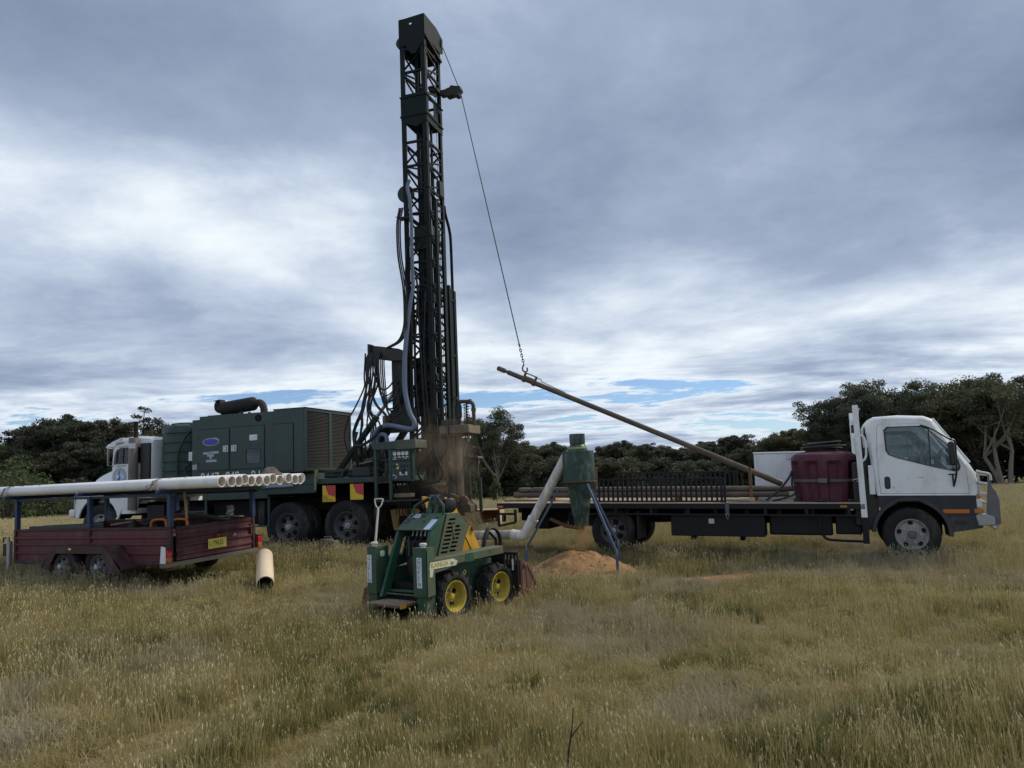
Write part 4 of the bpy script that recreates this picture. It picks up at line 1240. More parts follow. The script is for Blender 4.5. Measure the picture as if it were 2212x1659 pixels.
    # drill head carriage and plates low in the mast
    for z0_, z1_, x0, x1 in ((6.55, 7.1, 2.2, 2.62), (5.3, 5.75, 2.38, 2.64), (3.55, 3.72, 2.1, 2.66)):
        MB().box(x0, x1, 1.0, 1.5, z0_, z1_).build('carriage', rig_dark, MS, bevel=.02)
    MB().lathe([(.13, -.1), (.13, .1)], (2.52, 1.2, 4.95), (1, 0, 0), 20).build('feed_motor', rig_dark, MS)
    # long feed channels on the rear face
    for x, y, z1_, ww in ((2.74, .92, 7.6, .10), (2.76, 1.22, 6.9, .13), (2.74, 1.52, 5.8, .10)):
        MB().box(x, x + .06, y, y + ww, 2.3, z1_).build('feed_channel', mast_green, MS, bevel=.006)
    MB().box(2.62, 2.72, 2.0, 2.12, 2.55, 5.78).build('guide_rail', mast_green, MS, bevel=.006)
    MB().box(2.62, 2.70, 1.80, 1.96, 2.55, 5.80).build('guide_rail', mast_green, MS, bevel=.006)
    MB().tube(smooth_path([(2.66, 1.72, 7.75), (2.66, 1.78, 7.55), (2.66, 1.98, 7.25), (2.66, 2.05, 6.9), (2.66, 2.06, 5.7)], 6), .035, 10).build('stand_pipe', mast_green, MS)
    for z in (2.9, 4.2, 5.5):
        MB().box(2.60, 2.72, 1.66, 2.1, z, z + .06).build('rail_bracket', mast_green, MS)
    MB().box(2.60, 2.70, 1.42, 1.66, 7.9, 8.25).build('junction_box', rig_dark, MS, bevel=.01)
    # jib arm near the top
    J = part('jib_arm', T)
    MB().box(2.69, 2.84, 1.62, 1.78, 10.42, 10.56).build('arm_root', rig_dark, J, bevel=.01)
    MB().plate([(2.80, 10.42), (2.84, 10.56), (2.92, 10.57), (2.97, 10.62), (3.12, 10.57), (3.20, 10.56), (3.21, 10.47), (3.17, 10.44), (3.15, 10.34), (3.08, 10.33), (3.02, 10.38), (2.85, 10.36)], 1.60, 1.80).build('jib_head', rig_dark, J, bevel=.01)
    MB().box(2.50, 2.70, 1.4, 1.72, 10.46, 10.52).build('arm_bracket', rig_dark, J)
    MB().tube([(2.46, 1.5, 10.5), (2.47, 1.5, 10.64), (2.52, 1.5, 10.64), (2.53, 1.5, 10.5)], .012, 6).build('lifting_eye', rig_dark, J)
    # hose sheave, hose bracket
    MB().lathe([(.0, -.05), (.19, -.05), (.20, 0), (.19, .05), (0, .05)], (2.07, .92, 7.85), (0, 1, 0), 24).build('hose_sheave', rig_dark, MS)
    MB().plate([(1.90, 7.27), (2.0, 7.19), (2.30, 7.19), (2.30, 7.24), (2.0, 7.24)], .66, .80).build('hose_bracket', rig_dark, MS)
    # ---------------- hoses
    HS = part('hoses', T)
    fat = [(2.31, .60, 8.03), (2.27, .58, 7.85), (2.32, .58, 7.58), (2.335, .6, 7.05), (2.33, .6, 6.5), (2.33, .6, 6.0), (2.35, .58, 5.62), (2.285, .55, 5.25), (2.22, .52, 4.75), (2.16, .48, 4.15), (2.15, .45, 3.70), (2.155, .45, 3.29), (2.25, .45, 2.84), (2.345, .45, 2.66), (2.34, .45, 2.54), (2.22, .45, 2.50), (1.80, .45, 2.60), (1.58, .45, 2.58), (1.43, .45, 2.46), (1.38, .45, 2.15)]
    MB().tube(smooth_path(fat, 6), [.038] * 36 + [.038 + .014 * min(1, k / 20) for k in range(79)], 14).build('air_hose', hose_blue, HS)
    MB().tube(smooth_path([(1.50, .42, 2.1), (1.48, .42, 2.32), (1.58, .42, 2.42), (1.70, .42, 2.36), (1.72, .42, 2.1)], 6), .045, 12).build('air_hose', hose_blue, HS)
    MB().box(1.24, 1.30, .5, .72, 4.08, 4.42).build('hose_bar_end', rig_dark, HS, bevel=.01)
    MB().plate([(1.26, 4.40), (1.50, 4.36), (1.95, 4.27), (2.1, 4.2), (2.1, 4.0), (1.75, 4.02), (1.26, 4.12)], .58, .66).build('hose_bar', rig_dark, HS)
    MB().plate([(1.72, 2.75), (1.72, 4.24), (2.10, 4.21), (2.10, 2.75)], .70, .78, 'xz', [[(1.86, 3.1), (1.86, 3.55), (1.89, 3.55), (1.89, 3.1)]]).build('hose_cabinet', rig_dark, HS, bevel=.006)
    MB().plate([(1.68, 2.45), (1.68, 2.95), (2.30, 2.95), (2.30, 2.45)], .66, .70).build('hose_cabinet', rig_dark, HS, bevel=.006)
    MB().box(1.53, 1.67, .58, .66, 2.62, 2.83).build('work_lamp', dusty, HS, bevel=.01)
    rnd = random.Random(5)
    for i in range(9):
        x = 1.26 + .035 * i
        y = .42 + .03 * rnd.random()
        xe = .85 + .075 * i + rnd.uniform(-.04, .04)
        ze = 2.1 + rnd.random() * .35
        MB().tube(smooth_path([(x, y + .1, 4.22), (x - .01, y, 4.02), (x - .03 + rnd.uniform(-.04, .03), y - .03, 3.5), (x - .16 + rnd.uniform(-.08, .06), y, 3.0), (xe + .08, y, 2.65), (xe, y + .05, ze), (xe + .02, y + .2, 1.7)], 6), rnd.choice((.017, .02, .026)), 8).build('hose', hose_black, HS)
    MB().tube(smooth_path([(1.25, .4, 4.2), (1.21, .4, 3.7), (1.20, .4, 3.45), (.95, .4, 3.0), (.78, .4, 2.75), (.70, .4, 2.4), (.80, .4, 2.0)], 6), .018, 8).build('hose', hose_black, HS)
    for i in range(7):
        x = 1.38 + .045 * i
        dz = 3.35 - .12 * i + rnd.uniform(-.05, .05)
        MB().tube(smooth_path([(x, .5, 4.1), (x + .02, .45, 3.8), (x + .10, .44, dz + .2), (x + .25, .44, dz), (x + .42, .46, dz + .08), (1.95, .55, dz + .35)], 6), rnd.choice((.014, .018, .022)), 8).build('hose', hose_black, HS)
    for i, (dx, r) in enumerate(((.06, .02), (.10, .015), (.14, .018))):
        MB().tube(smooth_path([(2.02 + dx, .55, 7.4), (1.96 + dx, .52, 7.0), (1.98 + dx, .50, 6.3), (2.08 + dx, .5, 5.6), (2.13 + dx * .6, .48, 5.0), (2.07 + dx, .48, 4.66), (1.93 + dx, .5, 4.42), (1.62 + dx, .55, 4.30)], 6), r, 8).build('hose', hose_black, HS)
    MB().tube(smooth_path([(1.30, .4, 3.67), (1.47, .38, 3.11), (1.71, .38, 2.83), (1.745, .4, 2.67)], 6), .03, 10).build('hose', hose_black, HS)
    MB().tube(smooth_path([(1.06, .3, 2.5), (1.0, .3, 2.25), (1.15, .3, 2.2), (1.45, .3, 2.35), (1.6, .4, 2.6)], 6), .035, 10).build('hose', hose_black, HS)
    # loop of hose at the rear
    MB().tube(smooth_path([(2.75, .6, 2.25), (2.70, .5, 1.98), (2.50, .45, 1.75), (2.42, .42, 1.55), (2.55, .42, 1.38), (2.80, .42, 1.35), (2.95, .42, 1.45), (2.97, .42, 1.62), (2.85, .45, 1.85), (2.76, .5, 2.1)], 6), .02, 8).build('hose', hose_black, HS)
    # ---------------- driller's control stand
    CS = part('control_stand', T)
    for x, z0_ in ((1.645, 1.03), (1.985, 1.03), (2.47, 1.40)):
        MB().box(x - .03, x + .03, .0, .06, z0_, 2.10).build('stand_post', rig_green, CS, bevel=.004)
    MB().plate([(1.60, 2.07), (1.60, 2.15), (1.68, 2.22), (2.15, 2.24), (2.15, 2.07)], -.03, .5).build('stand_roof', rig_green, CS, bevel=.01)
    MB().plate(rrect(2.155, 2.60, 2.06, 2.25, .03), -.06, .5).build('control_hood', M('hood_dusty_green', (.085, .10, .07), .7, var=.25, dirt=(.2, .17, .11), amt=.4), CS, bevel=.01)
    MB().box(2.02, 2.50, .0, .12, 1.43, 2.06).build('gauge_panel', rig_green, CS, bevel=.006)
    for i, x in enumerate((2.11, 2.205, 2.293, 2.38)):
        g_ = MB().lathe([(.040, .0), (.040, -.02), (.032, -.022), (0, -.012)], (x, .0, 1.972), (0, 1, 0), 18).build('gauge', chrome, CS)
        MB().box(x - .03, x + .03, -.004, -.001, 1.893, 1.912).build('gauge_label', label_white, CS)
    for i in range(12):
        x, z = 2.08 + (i % 6) * .075, 1.83 - (i // 6) * .11
        MB().lathe([(.018, 0), (.018, -.03), (0, -.032)], (x, 0, z), (0, 1, 0), 10).build('knob', plastic_black, CS)
    for x0, x1, z0_, z1_, m_ in ((2.06, 2.14, 1.858, 1.872, label_white), (2.32, 2.37, 1.865, 1.88, label_white), (2.13, 2.165, 1.74, 1.77, label_white), (2.14, 2.19, 1.66, 1.735, plate_yellow), (2.20, 2.245, 1.53, 1.60, label_white), (2.33, 2.375, 1.53, 1.60, label_white), (2.20, 2.30, 1.53, 1.545, label_white), (2.05, 2.085, 1.53, 1.55, label_white), (2.10, 2.125, 1.515, 1.53, label_white), (2.12, 2.145, 1.49, 1.505, label_white), (2.095, 2.12, 1.465, 1.48, label_white)):
        MB().box(x0, x1, -.006, -.001, z0_, z1_).build('panel_tag', m_, CS)
    MB().box(2.24, 2.32, -.03, -.001, 1.60, 1.66).build('switch_box', plastic_black, CS, bevel=.006)
    MB().box(1.60, 2.50, .0, .45, 1.00, 1.03).build('stand_floor', rig_dark, CS)
    MB().beam((1.64, .03, 1.40), (2.02, .03, 1.40), .03, .03).build('stand_bar', rig_dark, CS)
    MB().beam((1.66, .1, 1.86), (1.98, .1, 1.86), .03, .03).build('stand_bar', rig_dark, CS)
    MB().beam((1.83, .12, 1.42), (1.83, .12, 2.08), .05, .03).build('stand_bar', rig_dark, CS)
    MB().lathe([(.04, 0), (.045, .02), (.045, .22), (.03, .25), (0, .26)], (1.88, .08, 1.56), (0, 0, 1), 12).build('oil_bottle', rig_dark, CS)
    MB().box(2.03, 2.42, .05, .25, 1.08, 1.16).build('valve_bank', dusty, CS, bevel=.01)
    for i in range(7):
        x = 2.10 + i * .048
        a = random.uniform(-.03, .03)
        MB().tube([(x, .08, 1.12), (x + a * .4, .02, 1.24), (x + a, -.02, 1.34)], .009, 6).build('lever', rig_dark, CS)
        MB().lathe([(0, -.018), (.016, -.01), (.016, .012), (0, .02)], (x + a, -.02, 1.345), (0, 0, 1), 8).build('lever_knob', chrome if i % 2 else plastic_black, CS)
        MB().tube([(x, .1, 1.1), (x + .01, .05, .95), (x + random.uniform(-.1, .05), .2, .72)], .012, 6).build('lever_hose', hose_black, CS)
    # ---------------- jacks and lower frame at the rear
    for y in (.28, 2.1):
        MB().plate([(1.82, .82), (1.90, .84), (2.45, .84), (2.5, .78), (2.42, .70), (2.02, .70), (1.97, .40), (1.90, .40)], y, y + .12).build('jack_bracket', M('dusty_yellow_steel', (.25, .155, .06), .8, var=.25, dirt=MUD, amt=.4), T, bevel=.008)
        MB().tube([(2.25, y + .06, .05), (2.25, y + .06, .75)], .06, 12).build('jack_leg', rig_dark, T)
        MB().lathe([(.16, 0), (.16, .03), (.07, .06)], (2.25, y + .06, -.01), (0, 0, 1), 16).build('jack_foot', rusty, T)
    MB().box(1.62, 2.62, .35, 2.05, .92, 1.00).build('rear_floor', rig_dark, T)
    MB().box(2.48, 2.72, .4, 2.05, .55, 1.25).build('rear_frame', under, T, bevel=.02)
    MB().box(2.02, 2.50, .30, .60, .55, .99).build('rear_box', under, T, bevel=.02)
    # ---------------- rotation table, dust hood and drill string (caked in dust)
    RH = part('drill_table', T)
    MB().box(2.74, 3.42, .85, 1.55, 2.37, 2.55).build('table_top', dusty, RH, bevel=.012)
    MB().box(2.78, 3.05, .9, 1.5, 2.555, 2.68).build('table_block', half_dusty, RH, bevel=.012)
    MB().plate([(2.60, 2.33), (3.25, 2.33), (3.25, 2.362), (2.60, 2.362)], .9, 1.5).build('table_flange', dusty, RH)
    MB().lathe([(.09, .62), (.09, 1.62), (.075, 1.64), (.075, 2.33)], (3.03, 1.2, 0), (0, 0, 1), 20).build('drill_string', dusty, RH)
    MB().plate([(2.55, 1.08), (2.92, 1.08), (2.92, 1.64), (2.55, 1.64)], .88, .90, 'xz', [[(2.63, 1.42), (2.63, 1.48), (2.64, 1.48), (2.64, 1.43), (2.67, 1.43), (2.67, 1.42)], [(2.80, 1.42), (2.80, 1.48), (2.83, 1.48), (2.83, 1.42)]]).build('dust_plate', dusty, RH, bevel=.004)
    MB().plate([(2.55, 1.66), (2.95, 1.66), (2.95, 2.32), (2.55, 2.32)], 1.0, 1.02).build('dust_screen', half_dusty, RH)
    for x in (2.53, 2.95):
        MB().box(x - .035, x + .035, .84, .91, 1.0, 2.6).build('table_leg', half_dusty, RH, bevel=.006)
    for z in (1.65, 1.72):
        MB().box(2.50, 3.0, .83, .87, z, z + .035).build('table_rib', half_dusty, RH)
    MB().lathe([(.055, 2.56), (.055, 2.72), (.075, 2.74), (.075, 2.98), (.06, 3.0), (.06, 3.10), (0, 3.11)], (3.06, 1.2, 0), (0, 0, 1), 16).build('swivel', rig_dark, RH)
    MB().tube(smooth_path([(3.06, 1.2, 3.08), (3.2, 1.2, 3.075), (3.33, 1.2, 3.06), (3.40, 1.2, 3.0), (3.41, 1.2, 2.85), (3.41, 1.2, 2.56)], 6), .042, 12).build('gooseneck', half_dusty, RH)
    for c in ((3.33, 1.2, 3.065), (3.41, 1.2, 2.88)):
        MB().lathe([(.055, -.03), (.055, .03)], c, (1, 0, 0) if c[2] > 3 else (0, 0, 1), 14).build('collar', half_dusty, RH)
    sp = [(3.24 + .055 * math.cos(a), 1.2 + .055 * math.sin(a), 2.60 + .42 * a / (2 * PI * 7)) for a in np.linspace(0, 2 * PI * 7, 120)]
    MB().tube(sp, .010, 6).build('spring', rig_dark, RH)
    MB().tube([(3.25, 1.2, 2.55), (3.25, 1.2, 3.04)], .018, 8).build('spring_rod', rig_dark, RH)
    MB().tube(smooth_path([(2.94, 1.15, 2.7), (2.94, 1.15, 3.05), (2.99, 1.15, 3.16), (3.06, 1.15, 3.14), (3.07, 1.15, 2.9)], 5), .014, 8).build('grease_line', rig_dark, RH)
    for x in (3.22, 3.30, 3.36):
        MB().tube(smooth_path([(x, 1.15, 2.36), (x + .01, 1.12, 2.15), (x - .06, 1.1, 1.95), (3.2, 1.15, 1.8)], 5), .013, 8).build('hose', hose_black, RH)
    MB().tube([(3.30, 1.1, 2.35), (3.30, 1.1, 2.18)], .03, 10).build('nozzle', dusty, RH)
    rz_ = random.Random(23)
    for k in range(16):
        x, y, z = rz_.uniform(2.5, 3.0), rz_.uniform(.55, .95), rz_.uniform(1.0, 2.3)
        if k % 3 == 0:
            MB().box(x, x + rz_.uniform(.06, .18), y, y + .08, z, z + rz_.uniform(.06, .22)).build('head_bracket', half_dusty, RH, bevel=.01)
        elif k % 3 == 1:
            MB().tube([(x, y, z), (x + rz_.uniform(-.06, .06), y, z + rz_.uniform(.3, .8))], rz_.uniform(.014, .035), 8).build('head_pipe', half_dusty, RH)
        else:
            MB().tube(smooth_path([(x, y, z), (x + .12, y - .08, z - .22), (x + .3, y - .05, z - .1), (x + .34, y, z + .2)], 5), .014, 7).build('hose', hose_black, RH)
    for k in range(6):
        MB().tube([(2.72 + .05 * k, 1.0 + .06 * k, 2.56), (2.72 + .05 * k, 1.0 + .06 * k, 2.62 + .05 * (k % 3))], .02, 8).build('table_bolt', half_dusty, RH)
    # breakout arms and clamp
    MB().box(2.60, 3.15, .75, 1.5, .93, .99).build('clamp_table', half_dusty, RH, bevel=.01)
    MB().tube([(2.62, .7, 1.30), (2.90, .7, 1.31)], .035, 10).build('breakout_cylinder', dusty, RH)
    MB().plate([(3.08, 1.02), (3.12, 1.04), (3.36, .84), (3.36, .70), (3.18, .70), (3.14, .82)], .95, 1.35).build('clamp_body', half_dusty, RH, bevel=.01)
    # ladder rack with small tubes
    for x, z1_ in ((3.205, 1.97), (3.455, 1.42)):
        MB().box(x - .03, x + .03, 1.30, 1.36, .68, z1_).build('side_rail', rig_dark, RH, bevel=.004)
    for z in (1.42, 1.03, .71):
        MB().box(3.205, 3.455, 1.305, 1.355, z - .012, z + .012).build('rung', rig_dark, RH)
    MB().box(3.40, 3.43, 1.305, 1.355, 1.4, 1.84).build('side_rail', rig_dark, RH)
    MB().box(3.22, 3.40, 1.15, 1.5, 1.72, 1.80).build('tube_holder', rig_dark, RH)
    for i in range(5):
        MB().lathe([(.026, 0), (.032, 0), (.032, .3), (.026, .3)], (3.32 + i * .045, 1.05, 1.84), (0, 1, 0), 12, closed=True).build('small_tube', rusty, RH)
    return T


rig()


# ------------------------------------------------------------------ loose things at the rig
def wrench():
    W_ = thing('pipe_wrench', 'big rusty pipe wrench hooked on the back of the drilling rig', 'wrench', rg((2.61, .62, 1.27)), rz=RIGR)
    d = Vector((.80, -.06, -.33))
    n = d.normalized()
    MB().beam((0, 0, 0), d * .62, .028, .045).build('handle', rusty, W_, bevel=.006)
    MB().beam(d * .55, d * .88, .05, .085).build('body', rusty, W_, bevel=.008)
    MB().box(.30, .38, -.06, .0, -.19, -.10).build('rag', hose_black, W_, bevel=.02)
    up = Vector((.38, 0, .92))
    p = d * .86
    MB().plate([(p.x - .02, p.z + .07), (p.x + .10, p.z + .075), (p.x + .17, p.z + .0), (p.x + .15, p.z - .10), (p.x + .05, p.z - .14), (p.x + .0, p.z - .11), (p.x + .06, p.z - .08), (p.x + .08, p.z - .02), (p.x + .03, p.z + .02), (p.x - .03, p.z + .0)], p.y - .03, p.y + .03).build('hook_jaw', rusty, W_, bevel=.006)


wrench()


def cable_and_rod():
    # suspended drill rod
    a, b = Vector((-.273, 15.2, 3.823)), Vector((4.525, 13.2, 1.345))
    Tr = thing('hoisted_drill_rod', 'long drill rod hoisted at a slant from the chain to the flatbed tray', 'drill rod', a)
    d = (b - a)
    ln = d.length
    MB().lathe([(0, 0), (.036, 0), (.048, .012), (.048, .17), (.032, .19), (.032, .235), (.048, .25), (.048, ln - .3), (.055, ln - .28), (.055, ln - .04), (.045, ln), (0, ln)], (0, 0, 0), d, 20).build('rod_body', rod_steel, Tr)
    n = d.normalized()
    up = (Vector((0, 0, 1)) - n * n.z).normalized()
    C = thing('rod_clamp', 'steel lifting clamp bolted round the raised end of the slanted rod', 'clamp', a + n * .62)
    for s in (0, .22):
        MB().lathe([(.05, -.025), (.066, -.025), (.066, .025), (.05, .025)], n * s, n, 18, closed=True).build('clamp_ring', rusty, C)
    for s in (-.012, .232):
        MB().beam(n * s + up * .05, n * s + up * .13, .03, .04, n).build('clamp_lug', rusty, C)
    MB().tube([n * -.01 + up * .12, n * .24 + up * .12], .012, 8).build('clamp_bar', rusty, C)
    MB().tube([n * -.012 + up * .06, n * .24 + up * .055], .010, 8).build('clamp_bar', rusty, C)
    MB().tube(smooth_path([n * .26 + up * .10, n * .33 + up * .11, n * .38 + up * .075, n * .45 + up * .07, n * .9 + up * .05], 5), .009, 6).build('tail_rope', strap_tan, C)
    # winch cable from the crown over the jib to the hook chain
    top = Vector(rg((2.72, 1.80, 11.72)))
    jib = Vector(rg((3.17, 1.70, 10.47)))
    hook = a + n * .60 + up * .13
    ct = hook + (jib - hook).normalized() * .62
    K = MB().tube([top, jib, ct], .011, 6)
    tag(K.build('winch_cable', M('wire_rope', (.03, .03, .032), .5, metal=.4), None), 'thin winch cable running from the mast crown down to the hook chain', 'cable')
    H = thing('lifting_chain', 'short lifting chain with swivel hook above the slanted rod', 'chain', hook)
    dv = (ct - hook)
    dn = dv.normalized()
    sx = dn.cross(Vector((0, 1, 0))).normalized()
    sy = dn.cross(sx)
    # hook
    MB().tube(smooth_path([dn * .17, dn * .12 + sx * .035, dn * .06 + sx * .045, dn * .01 + sx * .01, dn * .03 - sx * .04, dn * .09 - sx * .045], 5), [.016] * 26, 8).build('hook', rusty, H)
    for k in range(7):
        c = dn * (.20 + k * .058)
        e = sx if k % 2 else sy
        pts = [c + dn * (.038 * math.sin(t)) + e * (.020 * math.cos(t)) for t in np.linspace(0, 2 * PI, 13)[:-1]]
        MB().tube(pts, .008, 6, closed=True).build('chain_link', rusty, H)
    MB().lathe([(0, .575), (.018, .58), (.02, .64), (.008, .66), (0, .66)], (0, 0, 0), dn, 10).build('swivel', rusty, H)


cable_and_rod()


# ================================================================== white flatbed truck
TKO = Vector((5.48, 11.98, .10))
TM = Matrix.LocRotScale(TKO, Euler((0, R(1.5), R(-22))), None)


def tk(p):
    return tuple(TM @ Vector(p))


def flatbed():
    T = thing('flatbed_truck', 'white cab-over flatbed truck with black tray parked at the edge of the trees', 'truck', TKO, rz=-22, ry=1.5)
    dark = M('charcoal_body_band', (.014, .018, .024), .5, var=.15, dirt=(.07, .065, .055), amt=.28)
    c0, c1 = .10, 1.86                      # cab sides
    out = [(.03, 1.045), (-.02, 1.60), (-.07, 2.12), (-.03, 2.205), (.06, 2.25), (.40, 2.265), (.76, 2.24), (.88, 2.185), (1.32, 1.50), (1.39, 1.37), (1.425, 1.20), (1.43, 1.045)]
    ins = [(.06, 1.045), (.02, 1.60), (-.02, 2.09), (.02, 2.165), (.09, 2.205), (.40, 2.215), (.74, 2.19), (.845, 2.14), (1.27, 1.48), (1.335, 1.36), (1.365, 1.20), (1.37, 1.045)]
    door = [(.095, 1.062), (.075, 1.60), (.098, 2.085), (.14, 2.13), (.70, 2.125), (.80, 2.08), (1.235, 1.50), (1.265, 1.40), (1.285, 1.062)]
    win = [(.205, 2.03), (.25, 2.078), (.71, 2.078), (.79, 2.04), (1.03, 1.80), (1.165, 1.56), (1.185, 1.47), (1.165, 1.41), (1.11, 1.395), (.85, 1.46), (.36, 1.605), (.25, 1.655), (.215, 1.72)]
    grow = lambda P, k: [(cx + (x - cx) * k, cz + (z - cz) * k) for x, z in P for cx, cz in ((sum(q[0] for q in P) / len(P), sum(q[1] for q in P) / len(P)),)]
    shell = MB()
    rings = []
    for y, o_ in ((c0, ins), (c0 + .022, [lerp(a, b, .62) for a, b in zip(ins, out)]), (c0 + .06, out), (c1 - .06, out), (c1 - .022, [lerp(a, b, .62) for a, b in zip(ins, out)]), (c1, ins)):
        rings.append([(x, y, z) for x, z in o_[:8]])
    shell.loft(rings, cap=False, closed=False)
    rings = [[(x, y, z) for x, z in o_[8:]] for y, o_ in ((c0, ins), (c0 + .022, [lerp(a, b, .62) for a, b in zip(ins, out)]), (c0 + .06, out), (c1 - .06, out), (c1 - .022, [lerp(a, b, .62) for a, b in zip(ins, out)]), (c1, ins))]
    shell.loft(rings, cap=False, closed=False)
    # A pillars either side of the windscreen
    for y0, y1, o0, o1 in ((c0, c0 + .06, ins, out), (c1, c1 - .06, ins, out)):
        a = [(x, y0, z) for x, z in (o0[7], o0[8])]
        b = [(x, y1, z) for x, z in (o1[7], o1[8])]
        shell.add([a[0], a[1], b[1], b[0]], [(0, 1, 2, 3)])
        c = [(x, y1 + (.07 if y1 < 1 else -.07), z) for x, z in (o1[7], o1[8])]
        shell.add([b[0], b[1], c[1], c[0]], [(0, 1, 2, 3)])
    for y, s in ((c0, 1), (c1, -1)):
        shell.plate(ins, y, y + s * .02, 'xz', [grow(door, 1.008)])
    CB = shell.build('cab', white_paint, T, smooth=45)
    MB().add([(out[7][0], c0 + .12, out[7][1]), (out[8][0], c0 + .12, out[8][1]), (out[8][0], c1 - .12, out[8][1]), (out[7][0], c1 - .12, out[7][1])], [(0, 1, 2, 3)]).build('windscreen', glass, CB)
    MB().box(-.06, .02, c0 + .02, c1 - .02, 1.05, 1.5).build('cab_rear_wall', white_paint, CB)
    MB().box(.0, 1.36, c0 + .03, c1 - .03, 1.0, 1.06).build('cab_floor', under, CB)
    MB().box(-.085, -.035, c0 + .1, c0 + .3, 1.9, 2.1).build('rear_vent', grey_plastic, CB, bevel=.01)
    for y, s, nm in ((c0, -1, 'near'), (c1, 1, 'far')):
        D = MB().plate(door, y - (.006 if s < 0 else -.006), y + (-.006 if s > 0 else .016), 'xz', [win]).build('door', white_paint, T, bevel=.004)
        MB().plate(win, y - s * .004 - .002, y - s * .004 + .002).build('door_glass', glass, D)
        MB().plate(grow(win, 1.03), y + s * .007, y + s * .011, 'xz', [grow(win, .985)]).build('window_seal', plastic_black, D)
        MB().box(.80, .815, y - .012, y + .012, 1.48, 2.04).build('quarter_bar', plastic_black, D)
        if s < 0:
            MB().plate(rrect(.155, .238, 1.13, 1.322, .035), y - .010, y - .0065).build('handle_recess', plastic_black, D)
            MB().plate(rrect(.172, .222, 1.16, 1.28, .018), y - .018, y - .011).build('door_handle', grey_plastic, D, bevel=.004)
            MB().lathe([(.014, 0), (.014, .008), (0, .009)], (.282, y - .006, 1.155), (0, -1, 0), 12).build('door_lock', chrome, D)
    sc = M('paint_scuff', (.42, .42, .40), .7, var=.3, scale=40)
    for sx0, sx1, sz, sh in ((.60, .72, 1.30, .012), (.80, .95, 1.262, .003), (1.0, 1.10, 1.256, .003), (.47, .49, 1.29, .02), (.30, .36, 1.085, .004), (1.16, 1.18, 1.24, .012)):
        MB().plate([(sx0, sz), (sx0 + (sx1 - sx0) * .4, sz + sh), (sx1, sz + sh * .3), (sx0 + (sx1 - sx0) * .6, sz - sh * .5)], c0 - .0072, c0 - .0064).build('scuff', sc, CB)
    # sill line, lower panel with wheel arch, step
    wx, wz = .487, .44
    for y, s in ((c0, -1), (c1, 1)):
        MB().box(.045, 1.37, y - .012 if s < 0 else y - .02, y + .02 if s < 0 else y + .012, 1.03, 1.046).build('sill_trim', white_paint, T, bevel=.003)
        ar = .50
        arch_r = [(wx + ar * math.cos(R(a)), .45 + ar * .98 * math.sin(R(a))) for a in range(12, 169, 12)]
        low = [(1.37, 1.03), (.05, 1.03), (.045, .86), (.085, .84)] + [(x, z) for x, z in reversed(arch_r) if z > .60 and x < .93] + [(.93, .70), (1.37, .72)]
        MB().plate(low, y - .006 if s < 0 else y - .02, y + .02 if s < 0 else y + .006).build('lower_panel', dark, T, bevel=.003)
        fl = [(wx + (ar + .055) * math.cos(R(a)), .45 + (ar + .055) * math.sin(R(a))) for a in range(-3, 178, 10)]
        fi = [(wx + (ar - .005) * math.cos(R(a)), .45 + (ar - .005) * math.sin(R(a))) for a in range(-3, 178, 10)]
        MB().plate(fl + fi[::-1], y - .03 if s < 0 else y - .02, y + .02 if s < 0 else y + .03).build('arch_flare', grey_plastic, T, bevel=.006)
        MB().plate([(.95, .70), (1.42, .735), (1.43, .56), (1.30, .53), (.98, .475)], y - .01 if s < 0 else y - .06, y + .06 if s < 0 else y + .01).build('entry_step', grey_plastic, T, bevel=.012)
        MB().plate(rrect(1.06, 1.22, .60, .66, .02), y - .014 if s < 0 else y + .011, y - .011 if s < 0 else y + .014).build('step_well', plastic_black, T)
        MB().loft([[(x, y + (.02 if s < 0 else -.02), z) for x, z in fi], [(x, y + (.45 if s < 0 else -.45), z) for x, z in fi]], cap=False, closed=False).build('arch_liner', under, T)
        MB().box(.92, 1.27, y - .016 if s < 0 else y + .007, y - .007 if s < 0 else y + .016, .765, .825).build('side_indicator', lens_amber, T, bevel=.006)
        MB().plate([(-.0, .50), (.06, .84), (.03, 1.28), (-.10, 1.28), (-.12, .5)], y + (.06 if s < 0 else -.1), y + (.1 if s < 0 else -.06)).build('rear_mudguard', plastic_black, T)
    # front: panel, lights, bumper, bull bar
    MB().box(1.37, 1.425, c0 + .03, c1 - .03, .72, 1.045).build('front_panel', white_paint, T, bevel=.015)
    for y0, y1 in ((c0 - .004, c0 + .26), (c1 - .26, c1 + .004)):
        HL = part('headlight', T)
        MB().plate([(1.30, .845), (1.305, .985), (1.445, .985), (1.44, .845)], y0, y1).build('lamp_lens', lens_clear, HL, bevel=.015)
        MB().plate([(1.31, .99), (1.312, 1.035), (1.425, 1.035), (1.44, .99)], y0, y1).build('indicator_lens', lens_amber, HL, bevel=.006)
        MB().box(1.33, 1.46, y0 - .008, y1, .765, .835).build('lower_indicator', lens_amber, HL, bevel=.01)
    BB = part('bull_bar', T)
    MB().plate([(1.34, .745), (1.49, .755), (1.58, .72), (1.59, .60), (1.36, .585)], c0 - .05, c1 + .05).build('bumper', alu, BB, bevel=.015)
